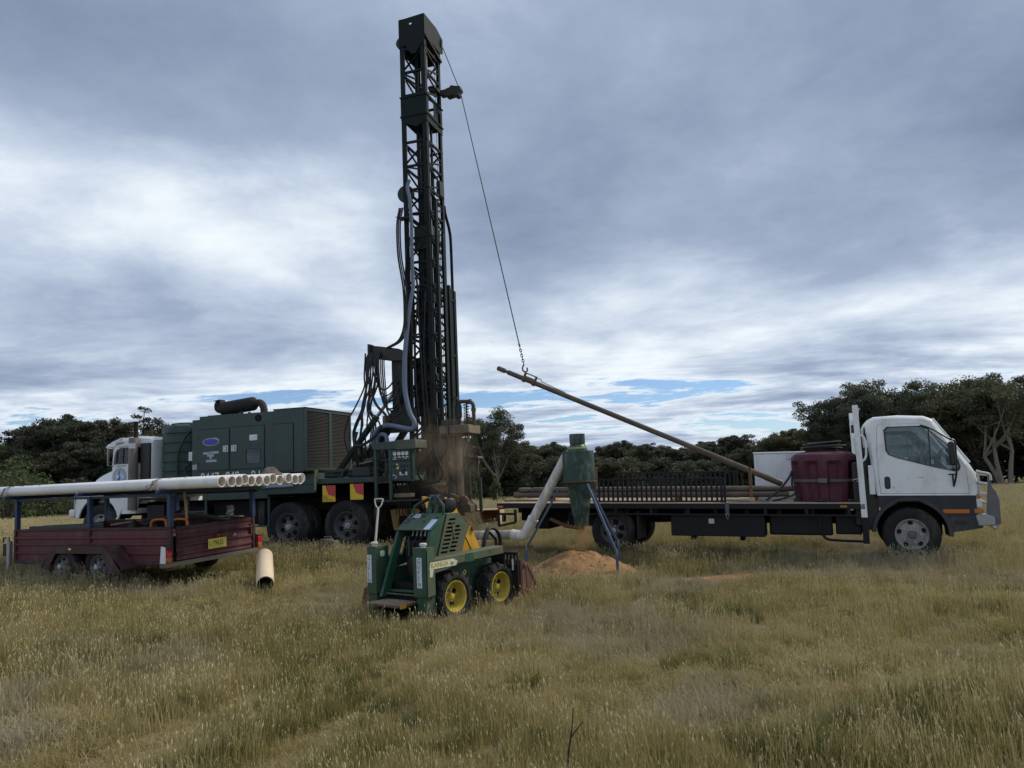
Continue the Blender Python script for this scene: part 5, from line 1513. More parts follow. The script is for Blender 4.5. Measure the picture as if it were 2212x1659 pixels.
    for y in (c0 + .02, c1 - .02):
        MB().plate([(1.50, .66), (1.49, .80), (1.545, 1.335), (1.575, 1.345), (1.585, 1.15), (1.63, 1.09), (1.665, .95), (1.665, .62), (1.60, .585)], y - .012, y + .012).build('upright', M('dull_guard_plate', (.10, .105, .115), .5, var=.3, dirt=(.3, .3, .3), amt=.3, dscale=6), BB, bevel=.004)
        MB().tube(smooth_path([(1.40, y, 1.385), (1.46, y, 1.365), (1.56, y, 1.335), (1.575, y, 1.25)], 5), .024, 10).build('side_tube', chrome, BB)
        MB().tube([(1.40, y, 1.22), (1.53, y, 1.19)], .02, 10).build('side_tube', chrome, BB)
        MB().tube([(1.42, y, .95), (1.50, y, .92)], .02, 10).build('side_tube', chrome, BB)
        MB().tube(smooth_path([(1.50, y, .62), (1.58, y, .55), (1.60, y, .60)], 4), .018, 8).build('tow_loop', chrome, BB)
        MB().tube([(1.43, y, .83), (1.42, y, 1.36)], .016, 8).build('side_tube', chrome, BB)
    for z in (1.335, 1.19, 1.03):
        MB().tube([(1.565, c0 + .02, z), (1.575, (c0 + c1) / 2, z), (1.565, c1 - .02, z)], .024, 10).build('cross_tube', chrome, BB)
    # A-pillar grab rail / wiper, mirror
    for y in (c0 + .09, c1 - .09):
        MB().tube([(.885, y, 2.20), (1.10, y, 1.875), (1.335, y, 1.52)], .016, 8).build('grab_rail', old_white, T)
    MB().tube([(1.30, .4, 1.60), (1.40, .45, 1.43)], .014, 6).build('wiper', plastic_black, T)
    for y, s in ((c0, -1), (c1, 1)):
        MRR = part('mirror', T)
        MB().tube(smooth_path([(.705, y, 2.095), (.85, y + s * .08, 2.03), (1.04, y + s * .16, 1.885), (1.10, y + s * .17, 1.86), (1.13, y + s * .17, 1.80), (1.125, y + s * .17, 1.5), (1.115, y + s * .13, 1.32), (1.09, y + s * .02, 1.18)], 5), .014, 8).build('mirror_arm', plastic_black, MRR)
        MB().box(1.04, 1.115, y + s * .24 if s < 0 else y + .08, y - .08 if s < 0 else y + .24, 1.48, 1.83).build('mirror_head', plastic_black, MRR, bevel=.02)
        MB().tube([(1.09, y + s * .012, 1.16), (1.085, y + s * .014, 1.35)], .012, 6).build('arm_bracket', plastic_black, MRR)
        MB().tube([(1.03, y + s * .015, 1.345), (1.14, y + s * .015, 1.345)], .010, 6).build('arm_bracket', plastic_black, MRR)
    # interior
    for y in (.42, 1.38):
        MB().box(.12, .52, y - .22, y + .22, 1.06, 1.32).build('seat', seat_vinyl, T, bevel=.05)
        MB().plate([(.10, 1.30), (.05, 1.75), (.13, 1.76), (.20, 1.30)], y - .22, y + .22).build('seat_back', seat_vinyl, T, bevel=.03)
    MB().plate([(1.05, 1.06), (.98, 1.40), (1.20, 1.47), (1.34, 1.40), (1.34, 1.06)], c0 + .05, c1 - .05).build('dashboard', grey_plastic, T, bevel=.03)
    MB().tube([(.93 + .10 * math.sin(2 * PI * k / 24), .46 + .20 * math.cos(2 * PI * k / 24), 1.56 + .18 * math.sin(2 * PI * k / 24)) for k in range(24)], .014, 8, closed=True).build('steering_wheel', plastic_black, T)
    MB().tube([(.93, .46, 1.56), (1.08, .46, 1.40)], .025, 8).build('steering_column', plastic_black, T)
    MB().box(.84, .88, .35, .42, 1.50, 1.57).build('cab_tag', label_white, T)
    # ---------------- chassis
    m = MB()
    for y in (.62, 1.40):
        m.box(-6.1, 1.30, y, y + .08, .56, .73)
    for x in np.arange(-5.8, .5, .8):
        m.box(x, x + .08, .69, 1.41, .58, .70)
    m.build('chassis', under, T, bevel=.006)
    MB().box(-6.0, -.4, .60, 1.52, .60, .79).build('subframe', under, T, bevel=.01)
    MB().box(.15, .95, .5, 1.5, .38, .98).build('engine', under, T, bevel=.05)
    MB().box(-.30, -.06, .18, .55, .55, 1.55).build('air_cleaner', plastic_black, T, bevel=.03)
    MB().tube([(-.05, .30, 1.4), (-.08, .30, 1.78)], .06, 12).build('intake_duct', plastic_black, T)
    # ---------------- tray
    x0, x1, y0, y1, zt = -6.34, -.14, 0.0, 2.12, .925
    for y in (y0, y1 - .05):
        MB().box(x0, x1, y, y + .05, .825, zt - .012).build('side_rail', black_steel, T, bevel=.006)
        MB().box(x0 + 1.4, x1, y + .004, y + .03, .715, .745).build('rope_rail', black_steel, T, bevel=.004)
        for x in np.arange(x0 + 1.6, x1, .62):
            MB().box(x, x + .05, y + .006, y + .028, .745, .825).build('rail_bracket', black_steel, T)
    MB().box(x0, x0 + .05, y0 + .05, y1 - .05, .80, zt - .012).build('rear_rail', black_steel, T, bevel=.006)
    MB().box(x1 - .05, x1, y0 + .05, y1 - .05, .80, zt - .012).build('front_rail', black_steel, T, bevel=.006)
    for x in np.arange(x0 + .4, x1, .5):
        MB().box(x, x + .06, y0 + .06, y1 - .06, .74, .895).build('cross_bearer', under, T)
    nb = 14
    bw = (y1 - y0) / nb
    for i in range(nb):
        yy = y0 + i * bw
        MB().box(x0 + .004, x1 - .004, yy + .003, yy + bw - .003, .897, zt + random.uniform(-.003, .002)).build('deck_board', deck_wood, T)
    # headboard
    for y in (.0, y1 - .06):
        MB().plate([(-.235, 2.44), (-.155, 2.44), (-.115, .70), (-.205, .70)], y, y + .06).build('headboard_post', old_white, T, bevel=.005)
        MB().box(-.20, -.11, y + .002, y + .058, .30, .70).build('headboard_leg', black_steel, T, bevel=.005)
    for z in (2.28, 1.98, 1.66, 1.33):
        MB().box(-.20, -.15, .06, y1 - .06, z - .03, z + .03).build('headboard_rail', old_white, T, bevel=.004)
    for y in (.5, .9, 1.3, 1.7):
        MB().box(-.19, -.16, y, y + .04, .93, 2.26).build('headboard_bar', old_white, T, bevel=.003)
    MB().tube(smooth_path([(-.15, .03, 1.98), (-.09, .03, 1.92), (-.075, .03, 1.75), (-.09, .03, 1.62), (-.15, .03, 1.55)], 5), .016, 8).build('grab_hoop', old_white, T)
    MB().box(-.26, -.21, .35, .48, 2.02, 2.15).build('work_lamp', plastic_black, T, bevel=.01)
    MB().tube([(-.155, .03, 2.30), (-.14, .03, 2.40), (-.12, .03, 2.37)], .008, 6).build('rope_hook', chrome, T)
    MB().box(-.50, -.40, -.008, -.001, .853, .885).build('side_marker', lens_amber, T, bevel=.004)
    MB().box(x0 + .02, x0 + .13, -.008, -.001, .83, .87).build('side_marker', lens_amber, T, bevel=.004)
    # gates of vertical bars
    for y, xa, xb, z0, z1 in ((.02, -4.42, -2.24, .928, 1.338), (y1 - .04, -4.60, -2.26, .928, 1.43)):
        G = part('side_gate', T)
        for z in (z0 + .02, z1 - .012):
            MB().box(xa, xb, y, y + .03, z - .016, z + .014).build('gate_rail', black_steel, G, bevel=.003)
        n = 25
        for i in range(n):
            x = xa + .03 + (xb - xa - .16) * i / (n - 1)
            MB().box(x - .017, x + .017, y + .006, y + .024, z0 + .034, z1 - .026).build('gate_bar', black_steel, G)
        for x in (xb - .055, xb - .003):
            MB().box(x - .018, x + .018, y - .004, y + .034, z0, z1 - .002).build('gate_post', black_steel, G, bevel=.003)
    MB().box(-1.895, -1.845, .50, .54, .928, 1.50).build('stake', rusty, T, bevel=.004)
    MB().box(-5.0, -4.96, 1.9, 1.94, .928, 1.55).build('stake', rusty, T, bevel=.004)
    # under-tray boxes
    B = MB().box(-3.16, -1.64, .08, .55, .37, .735).build('tool_box', black_steel, T, bevel=.01)
    MB().plate(rrect(-2.53, -2.44, .58, .66, .01), .068, .08).build('box_latch', chrome, B)
    for x in (-2.85, -2.05):
        MB().box(x, x + .06, .2, .5, .30, .368).build('box_foot', under, B)
    MB().box(-1.58, -.62, .20, .6, .40, .735).build('fuel_tank', black_steel, T, bevel=.03)
    MB().box(-.58, -.20, .22, .55, .42, .73).build('battery_box', black_steel, T, bevel=.02)
    MB().tube(smooth_path([(-.80, .06, .72), (-.80, .05, .50), (-.74, .05, .38), (-.62, .05, .345), (-.15, .05, .33)], 5), .02, 8).build('side_guard', black_steel, T)
    # rear brackets, lights, tow ball
    RB = part('rear_light_bracket', T)
    for p, q in (((x0 + .02, .02, .80), (x0 + .03, .02, .50)), ((x0 + .03, .02, .50), (x0 + .36, .02, .57)), ((x0 + .36, .02, .57), (x0 + .36, .02, .80)), ((x0 + .0, .02, .72), (x0 + .36, .02, .72))):
        MB().beam(p, q, .04, .04).build('bracket_bar', black_steel, RB)
    MB().box(x0 + .10, x0 + .14, .0, .1, .58, .72).build('rear_lamp', plastic_black, RB)
    MB().box(x0 + .55, x0 + .85, .5, 1.6, .42, .80).build('tow_frame', under, T, bevel=.02)
    MB().tube([(x0 + .45, 1.06, .5), (x0 + .30, 1.06, .5), (x0 + .30, 1.06, .58)], .025, 8).build('tow_tongue', under, T)
    MB().lathe([(0, -.03), (.022, -.02), (.026, 0), (.02, .02), (0, .028)], (x0 + .30, 1.06, .60), (0, 0, 1), 12).build('tow_ball', black_steel, T)
    MB().tube([(-5.4, .3, .62), (-5.1, .25, .50), (-4.75, .22, .46)], .035, 8).build('tail_pipe', rusty, T)
    MB().box(-5.05, -4.55, .25, .6, .50, .74).build('spare_carrier', under, T, bevel=.02)
    # ---------------- wheels
    for y, f in ((c0 + .13, -1), (c1 - .13, 1)):
        wheel(T, (wx, y, wz), .405, .20, .235, 'front', rim_pale, f, nuts=5)
    for y, f in ((.30, -1), (.55, 1), (1.58, -1), (1.83, 1)):
        wheel(T, (-4.206, y, .43), .395, .20, .23, 'dish' if y in (.30, 1.83) else 'flat', rim_grey, f, nuts=5)
    MB().tube([(-4.206, .3, .43), (-4.206, 1.85, .43)], .07, 10).build('rear_axle', under, T)
    MB().tube([(wx, .25, wz), (wx, 1.75, wz)], .05, 10).build('front_axle', under, T)
    MB().box(-3.75, -3.72, .1, .65, .30, .78).build('mud_flap', rubber, T)
    MB().tube([(-3.55, .66, .60), (-2.9, .66, .62)], .05, 8).build('air_tank', under, T)


flatbed()


def flatbed_load():
    rot = Euler((0, R(1.5), R(-22)))
    # drill rods on the deck
    for j, x in enumerate((-5.6, -3.2, -1.9)):
        o = MB().box(x, x + .09, .45, 1.25, 0, .062).build('timber_bearer', timber, None, bevel=.004)
        o.matrix_world = Matrix.LocRotScale(Vector(tk((0, 0, .928))), rot, None)
        tag(o, ('timber bearer under the rods at the tail of the tray', 'timber bearer under the rods by the middle of the tray', 'timber bearer under the rods beside the rusty stake')[j], 'bearer')
    rods = [(0, .60, 0), (0, .705, 1), (0, .81, 2), (0, .915, 3), (1, .652, 0), (1, .757, 1), (1, .862, 2)]
    for lv, y, i in rods:
        z = .990 + .0505 + lv * .0875
        xa = -6.25 + lv * .10 + .05 * math.sin(5 * y)
        a, b = Vector(tk((xa, y, z))), Vector(tk((xa + 5.0, y, z)))
        o = MB().lathe([(0, 0), (.035, 0), (.05, .015), (.05, .20), (.041, .215), (.041, .26), (.05, .275), (.05, 4.8), (.042, 4.82), (.042, 4.98), (0, 4.98)], (0, 0, 0), b - a, 16).build('drill_rod', rod_steel, None)
        o.location = a
        lab = f'brown drill rod lying on the tray, {ORD[i]} {"upper" if lv else "lower"} one from the barred gate'
        tag(o, lab, 'drill rod', 'drill rods stacked on the tray')
    # red poly tank
    RT = thing('red_poly_tank', 'round dark red poly tank with recessed panels strapped on the tray', 'tank', tk((-.70, .60, .927)), rz=-22, ry=1.5)
    n = 72

    def rf(a, i):
        k = (a / (2 * PI) * 9 + .32) % 1.0
        return .93 if (.20 < k < .80 and 1 <= i <= 4) else 1.0
    prof = [(.0, 0.0), (.455, 0.0), (.465, .02), (.512, .60), (.512, .66), (.500, .72), (.47, .762), (.40, .795), (.25, .815), (0, .82)]
    m = MB()
    rings = []
    for i, (r, z) in enumerate(prof):
        ring = []
        for k in range(n):
            a = 2 * PI * k / n
            kk = (k % 8)
            q = r * (.87 if (kk < 4 and 2 <= i <= 3) else 1.0)
            ring.append((q * math.cos(a), q * math.sin(a), z))
        rings.append(ring)
    m.loft(rings)
    m.build('tank_shell', red_tank_m, RT, smooth=25)
    fm = MB()
    for a in (200, 260, 320):
        fm.box(.46 * math.cos(R(a)) - .06, .46 * math.cos(R(a)) + .06, .46 * math.sin(R(a)) - .04, .46 * math.sin(R(a)) + .04, .005, .05)
    fm.build('tank_feet', plastic_black, RT, bevel=.01)
    # hose coil on the lid
    HC = thing('hose_coil', 'black hose coiled on top of the red tank', 'hose', tk((-.70, .60, 1.735)), rz=-22)
    cr = random.Random(4)
    for lp in range(8):
        r = cr.uniform(.21, .345)
        ox, oy, tx, ty = cr.uniform(-.03, .03), cr.uniform(-.03, .03), cr.uniform(-.09, .09), cr.uniform(-.09, .09)
        z = .022 + .017 * lp * (1.3 - r)
        pts = [(ox + r * math.cos(t) * (1 + .03 * math.sin(3 * t + lp)), oy + r * math.sin(t), z + tx * r * math.cos(t) * .5 + ty * r * math.sin(t) * .5) for t in np.linspace(0, 2 * PI, 37)[:-1]]
        MB().tube(pts, .0165, 8, closed=True).build('coil', hose_black, HC)
    # strap round the tank
    SB = thing('tank_strap', 'grey ratchet strap round the red tank, hooked to the white headboard', 'strap', tk((-.70, .60, 1.27)), rz=-22, ry=1.5)
    m = MB()
    ring = []
    for k in range(0, 31):
        a = R(165 + k * 5.2)
        ring.append((.492 * math.cos(a), .492 * math.sin(a), .0))
    ring = ring + [(.49, -.46, .02)]
    rr = []
    for i, p in enumerate(ring):
        o_ = Vector((p[0], p[1], 0)).normalized() * .005
        rr.append([(p[0], p[1], p[2] - .022), (p[0] + o_.x, p[1] + o_.y, p[2] - .022), (p[0] + o_.x, p[1] + o_.y, p[2] + .022), (p[0], p[1], p[2] + .022)])
    m.loft(rr)
    m.build('webbing', strap_m, SB, smooth=40)
    MB().box(-.10, .04, -.53, -.497, -.035, .035).build('ratchet', M('dull_ratchet', (.13, .13, .135), .5, var=.2), SB, bevel=.006)
    MB().box(.05, .075, -.545, -.50, -.05, .04).build('ratchet_lever', black_steel, SB, bevel=.004)
    MB().tube([(.40, -.47, .0), (.50, -.50, .03), (.535, -.52, .005), (.46, -.48, -.02)], .008, 6).build('hook', chrome, SB)
    # white insulated box
    WB = thing('white_tool_chest', 'white painted steel chest standing behind the red tank on the tray', 'chest', tk((-1.87, 1.38, .927)), rz=-22, ry=1.5)
    MB().box(0, 1.25, 0, .62, 0, .80).build('chest_body', old_white, WB, bevel=.012)
    MB().box(-.012, 1.262, -.012, .632, .803, .835).build('chest_lid', old_white, WB, bevel=.008)
    MB().box(.55, .63, -.022, -.001, .70, .79).build('hasp', chrome, WB, bevel=.004)
    # folded webbing and loose hose on the deck
    o = MB()
    pr = [(0, 0), (.15, .012), (.32, .03), (.40, .015), (.52, .035), (.66, .012), (.60, .005), (.2, .0)]
    o.loft([[(x, y, z + .004) for x, z in pr] for y in (0, .09)])
    o = o.build('folded_webbing', strap_m, None, smooth=60)
    o.matrix_world = Matrix.LocRotScale(Vector(tk((-2.20, .06, .927))), rot, None)
    tag(o, 'bundle of grey webbing lying loose on the deck beside the barred gate', 'webbing')
    HB = thing('hanging_strap', 'short strap with a triangle hook hanging off the side rail of the tray', 'strap', tk((-2.21, -.012, .93)), rz=-22, ry=1.5)
    MB().plate([(-.035, .0), (.035, .0), (.028, -.19), (-.022, -.19)], -.004, .0).build('webbing', strap_m, HB)
    MB().tube([(-.03, -.004, -.19), (.03, -.004, -.19), (.004, -.004, -.29), (-.03, -.004, -.19)], .006, 6).build('triangle_hook', chrome, HB)
    o = MB().tube(smooth_path([tk(p) for p in ((-1.62, .20, .945), (-1.40, .26, 1.12), (-1.24, .32, 1.32), (-1.19, .36, 1.42), (-1.20, .34, 1.2), (-1.17, .25, 1.05), (-1.5, .16, .945))], 6), .018, 8).build('delivery_hose', hose_black, None)
    tag(o, 'black delivery hose looping from the red tank down to the deck', 'hose')
    o = MB().beam(tk((-6.3, .28, .945)), tk((-5.55, .36, .955)), .04, .03).build('pry_bar', rusty, None, bevel=.004)
    tag(o, 'rusty flat bar lying across the tail of the tray', 'bar')
    o = MB().tube(smooth_path([tk(p) for p in ((-5.0, .2, .935), (-4.85, .15, .95), (-4.7, .2, .938), (-4.75, .3, .94))], 5), .012, 6).build('shackle', black_steel, None)
    tag(o, 'small black shackle lying on the tray deck near its tail', 'shackle')


flatbed_load()


# ================================================================== dust cyclone and its pipe
def cyclone():
    cx, cy = 1.02, 12.5
    g = gz(cx, cy)
    T = thing('dust_cyclone', 'dark green dust cyclone on blue tripod legs over the orange sand heap', 'cyclone', (cx, cy, 0))
    MB().lathe([(.118, 2.30), (.125, 2.30), (.127, 2.14), (.118, 2.14)], (0, 0, 0), (0, 0, 1), 32, closed=True).build('outlet_collar', cyc_green, T)
    MB().lathe([(.118, 2.135), (.122, 2.125), (.138, 2.10), (.155, 2.085), (.157, 2.03), (.12, 2.03)], (0, 0, 0), (0, 0, 1), 32).build('neck', cyc_green, T)
    MB().lathe([(.159, 2.052), (.161, 2.056), (.161, 2.08), (.159, 2.084)], (0, 0, 0), (0, 0, 1), 32).build('yellow_band', yellow_band, T)
    MB().lathe([(0, 2.03), (.248, 2.026), (.255, 2.02), (.257, 1.78), (.260, 1.545), (.24, 1.54)], (0, 0, 0), (0, 0, 1), 40).build('barrel', cyc_green, T)
    MB().lathe([(.20, 1.545), (.285, 1.540), (.285, 1.525), (.20, 1.52)], (0, 0, 0), (0, 0, 1), 40, closed=True).build('flange', rusty, T)
    MB().lathe([(.215, 1.518), (.205, 1.48), (.108, .86), (.106, .82), (.098, .82), (.10, .86), (.197, 1.48)], (0, 0, 0), (0, 0, 1), 36, closed=True).build('cone', cyc_green, T)
    MB().box(-.012, .012, -.135, -.108, .86, .96).build('cone_latch', rusty, T)
    for a in (200, 320, 80):
        MB().box(.22 * math.cos(R(a)) - .03, .28 * math.cos(R(a)) + .03, .24 * math.sin(R(a)) - .02, .24 * math.sin(R(a)) + .02, 1.40, 1.52).build('leg_bracket', cyc_green, T, bevel=.004)
    legs = [((.10, -.24, 1.50), (.475, -.50, .43), (.475, -.50, g - .02)), ((-.33, .02, 1.43), (-.90, .12, .50), (-.905, .12, g - .02)), ((.17, .20, 1.47), (.62, .42, .50), (.625, .42, g - .02))]
    for a, b, c in legs:
        L_ = MB().beam(a, b, .035, .035).build('leg', leg_blue, T, bevel=.003)
        MB().beam(b, c, .04, .04).build('leg_foot', leg_blue, L_, bevel=.003)
        MB().beam(Vector(b) + Vector((0, -.026, .05)), Vector(b) + Vector((0, -.026, -.03)), .03, .012).build('leg_joint', chrome, L_)
    # discharge pipe
    P = thing('discharge_pipe', 'dirty white plastic discharge pipe climbing from an elbow up to the cyclone', 'pipe', (.115, 12.95, .70))
    top = Vector((.80 - .115, 12.58 - 12.95, 1.90 - .70))
    MB().tube([top * 1.06, top, top * .12], .076, 24).build('riser', pvc_dirty, P)
    MB().tube(smooth_path([top * .20, top * .08, Vector((-.04, .03, -.02)), Vector((-.22, .12, -.005))], 5), .088, 24).build('elbow', pvc_dirty, P)
    MB().lathe([(.092, -.02), (.092, .02)], top * .20, top, 24).build('socket_ring', pvc_dirty, P)
    MB().tube([(-.16, .10, -.005), (-.9, .5, -.02), (-2.2, 1.35, -.06)], .078, 24).build('run', M('muddy_pvc', (.42, .39, .34), .6, var=.15, dirt=(.16, .12, .08), amt=.6, dscale=5), P)
    MB().tube([top * 1.05, top * 1.05 + Vector((.12, .02, -.02))], .085, 20).build('inlet', pvc_dirty, P)
    B = thing('pipe_trestle', 'low timber trestle holding up the discharge pipe behind the loader', 'trestle', (-.72, 13.42, gz(-.72, 13.42)))
    h = .70 - .108 - gz(-.72, 13.42)
    MB().box(-.05, .05, -.25, .25, h - .07, h).build('top_rail', crate_wood, B, bevel=.004)
    for y in (-.2, .2):
        for s in (-1, 1):
            MB().beam((0, y, h - .06), (s * .16, y, -.03), .05, .04).build('leg', crate_wood, B)
    o = MB().beam((-.35, 12.98, gz(-.35, 13) + .33), (.25, 12.78, gz(.2, 12.8) + .36), .03, .05).build('steel_bar', rusty, None)
    tag(o, 'thin steel bar in the grass below the discharge pipe', 'bar')
    # spoil heap
    nx, nr = 90, 34
    m = MB()
    vs, fs = [], []
    for j in range(nr + 1):
        for i in range(nx):
            a = 2 * PI * i / nx
            t = j / nr
            wob = 1 + .14 * noise.noise(Vector((math.cos(a) * 1.3, math.sin(a) * 1.3, 4)))
            r = .88 * t * wob
            x, y = r * math.cos(a) * 1.02, r * math.sin(a) * .9
            h = .37 * max(0, 1 - t ** 1.25) ** .95 - .07 * math.exp(-(r / .16) ** 2)
            p = Vector((x * 4, y * 4, 1))
            h += .075 * noise.noise(p) * (1 - t) + .035 * noise.noise(p * 2.6) + .020 * noise.noise(p * 6) + .012 * noise.noise(p * 13)
            vs.append((x, y, h - .035 * t))
    for j in range(nr):
        for i in range(nx):
            fs.append((j * nx + i, j * nx + (i + 1) % nx, (j + 1) * nx + (i + 1) % nx, (j + 1) * nx + i))
    m.add(vs, fs)
    sand = M('orange_sand', (.29, .155, .060), .95, var=.35, scale=6, dirt=(.24, .16, .085), amt=.45, bump=.8, bscale=45)
    o = m.build('sand_heap', sand, None, smooth=60)
    o.location = (cx - .08, cy, g)
    tag(o, 'heap of orange drill sand piled in the grass under the green cyclone', 'sand heap')
    rl = random.Random(77)
    lm = MB()
    for k in range(150):
        a_, r_ = rl.random() * 6.3, .25 + .85 * rl.random() ** .8
        lx, ly = r_ * math.cos(a_), .9 * r_ * math.sin(a_)
        sz = rl.uniform(.008, .028)
        t_ = min(1, r_ / .88)
        lz = max(0.0, .37 * max(0, 1 - t_ ** 1.25) ** .95 - .035 * t_) + sz * .4
        lm.add([(lx + sz * dx * rl.uniform(.7, 1.2), ly + sz * dy * rl.uniform(.7, 1.2), lz + sz * dz * .8) for dx, dy, dz in ((1, 0, 0), (-1, 0, 0), (0, 1, 0), (0, -1, 0), (0, 0, 1), (0, 0, -1))],
               [(0, 2, 4), (2, 1, 4), (1, 3, 4), (3, 0, 4), (2, 0, 5), (1, 2, 5), (3, 1, 5), (0, 3, 5)])
    lo_ = lm.build('sand_lumps', sand, o, smooth=0)
    lo_['kind'] = 'stuff'
    # thin spread of sand over the grass to the right of the heap
    for i, (x, y, rx, ry) in enumerate(((3.0, 11.3, 1.3, .40),)):
        vs = [(0, 0, .05)]
        n = 36
        for k in range(n):
            a = 2 * PI * k / n
            w = 1 + .35 * noise.noise(Vector((math.cos(a) * 2, math.sin(a) * 2, i * 7.0)))
            px, py = rx * w * math.cos(a), ry * w * math.sin(a)
            vs.append((px, py, gz(x + px, y + py) - gz(x, y) - .01))
        o = MB().add(vs, [(0, 1 + k, 1 + (k + 1) % n) for k in range(n)]).build('sand_spread', sand, None, smooth=60)
        o.location = (x, y, gz(x, y) + .01)
        tag(o, ('long thin spread of orange sand on the grass next to the heap', 'small thin patch of orange sand on the grass in front of the flatbed cab')[i], None, kind='stuff')


cyclone()


# ================================================================== mini loader
SKO = Vector((-.67, 9.4, 0))
SM = Matrix.LocRotScale(SKO, Euler((0, 0, R(52))), None)


def sk(p):
    return tuple(SM @ Vector(p))


def loader():
    T = thing('mini_loader', 'small green stand-behind wheel loader with yellow rims and rusty bucket', 'loader', SKO, rz=52)
    G, FD = skid_green, skid_faded
    # chassis
    MB().plate([(-.50, .16), (-.50, .62), (.80, .62), (.80, .30), (.62, .16)], .235, .255).build('side_plate', G, T, bevel=.004)
    MB().plate([(-.50, .16), (-.50, .62), (.80, .62), (.80, .30), (.62, .16)], .815, .835).build('side_plate', G, T, bevel=.004)
    MB().box(-.42, .78, .26, .81, .15, .44).build('belly', under, T, bevel=.02)
    # wheels
    for x in (-.135, .71):
        for y, f in ((.11, -1), (.96, 1)):
            wheel(T, (x, y, .28), .278, .22, .185, 'offset', rim_yellow, f, lugs=13, nuts=5)
    # arms over the wheels
    for y0, y1, mt in ((.02, .20, FD), (.87, 1.05, G)):
        A = MB().plate([(-.50, .745), (.785, .782), (.795, .685), (-.02, .655), (-.30, .60), (-.46, .585), (-.50, .60)], y0, y1).build('lift_arm', mt, T, bevel=.008)
        if y0 < .5:
            MB().box(.06, .20, y0 - .004, y0 - .001, .655, .757).build('patch_panel', G, A)
            MB().box(.50, .56, y0 - .003, y0 - .001, .72, .755).build('rust_patch', bucket_rust, A)
    # rear posts
    for y0, y1, near in ((.02, .22, True), (.85, 1.05, False)):
        pl = [(-.63, y0 + .05), (-.60, y0 + .012), (-.475, y0), (-.475, y1), (-.63, y1)] if near else [(-.63, y0), (-.475, y0), (-.40, y0 + .02), (-.40, y1), (-.60, y1 - .012), (-.63, y1 - .05)]
        P = MB().plate(pl, .325, .875, 'xy').build('tank_post', G, T, bevel=.008)
        if near:
            MB().plate([(-.60, .33), (-.477, .345), (-.477, .872), (-.60, .872)], y0 - .006, y0 - .001).build('worn_cheek', FD, P, bevel=.002)
        MB().plate([(a, b) for a, b in pl], .876, .884, 'xy').build('post_lid', FD, P)
        MB().lathe([(.03, 0), (.03, .02), (.042, .024), (.042, .045), (.036, .05), (0, .052)], (-.555, (y0 + y1) / 2, .884), (0, 0, 1), 16).build('filler_cap', M('cap_white', (.6, .6, .57), .6, dirt=MUD, amt=.3), P)
        MB().box(-.60, -.44, y0 + .03, y1 - .03, .13, .33).build('post_foot', G, P, bevel=.01)
        # vertical worn name sticker
        ya, yb = (.075, .155) if near else (.925, 1.005)
        za, zb = (.435, .775) if near else (.455, .785)
        Sx = MB().plate([(ya, za), (yb, za), (yb, zb), (ya, zb)], -.6335, -.631, 'yz').build('name_sticker', label_white, P)
        for i, ch in enumerate('GUPSN'):
            text(ch, (-.634, yb - .012, zb - .062 - i * .066), (0, -1, 0), (0, 0, 1), .072, M('teal_print', (.03, .07, .08), .5) if i else ink, Sx, sx=.95)
    MB().plate(rrect(-.56, -.49, .76, .83, .02), .843, .849).build('warning_sticker', sticker_cream, T)
    # body under the hood: rear frame legs
    MB().plate([(-.06, 1.235), (-.33, 1.05), (-.63, .30), (-.50, .30), (-.26, .95), (-.06, 1.05)], .755, .80).build('frame_leg', G, T, bevel=.006)
    MB().plate([(-.06, 1.228), (-.33, 1.045), (-.40, .74), (-.245, .735)], .205, .26).build('frame_leg', G, T, bevel=.006)
    MB().plate([(-.365, .80), (-.33, .80), (-.24, .99), (-.275, .99)], .80, .803).build('leg_sticker', label_white, T)
    # sloping dash
    def dash(a, b, d):   # a along y, b along slope (0 top..1 bottom)
        return (-.062 - .27 * b - d * .56, a, 1.238 - .185 * b + d * .83)
    DP = MB().plate([(.20, 0), (.80, 0), (.80, 1), (.20, 1)], 0, .012, dash).build('dash_panel', G, T, bevel=.003)
    for y0, y1, b0, b1, m_ in ((.24, .335, .38, .97, M('sticker_bluewhite', (.42, .50, .66), .5, var=.25, scale=25)), (.58, .70, .05, .30, sticker_grey), (.70, .775, .32, .60, ink), (.705, .765, .36, .45, sticker_grey), (.71, .745, .50, .56, label_white)):
        MB().plate([(y0, b0), (y1, b0), (y1, b1), (y0, b1)], .0125 + (.002 if m_ in (sticker_grey, label_white) and b0 > .3 else 0), .014 + (.002 if b0 > .3 else 0), dash).build('dash_sticker', m_, DP)
    for y, b in ((.66, .33), (.28, .25), (.75, .18), (.50, .2), (.44, .5)):
        q = dash(y, b, .012)
        MB().lathe([(.011, 0), (.011, .012), (0, .014)], q, (-.56, 0, .83), 10).build('dash_switch', plastic_black, DP)
    MB().tube([dash(.525, .22, .012), dash(.525, .25, .10)], .006, 6).build('throttle_lever', plastic_black, DP)
    # hood
    HT = [(-.061, 1.235), (.156, 1.238), (.313, 1.064), (.181, .749), (-.245, .74)]
    slots = []
    for i in range(9):
        z = 1.165 - .0475 * i
        xs = -.035 - .0205 * i
        slots.append(rrect(xs, xs + .125, z - .0125, z + .0125, .012, 3))
        if i >= 2:
            slots.append(rrect(xs + .155, xs + .27 - (.03 if i == 2 else .0), z + .006 - .0125, z + .006 + .0125, .012, 3))
    H = MB().plate(HT, .186, .20, 'xz', slots).build('hood_side', FD, T, bevel=.002)
    MB().plate(HT, .80, .812).build('hood_side', G, T, bevel=.002)
    sp = [(HT[0], HT[1]), (HT[1], HT[2]), (HT[2], HT[3])]
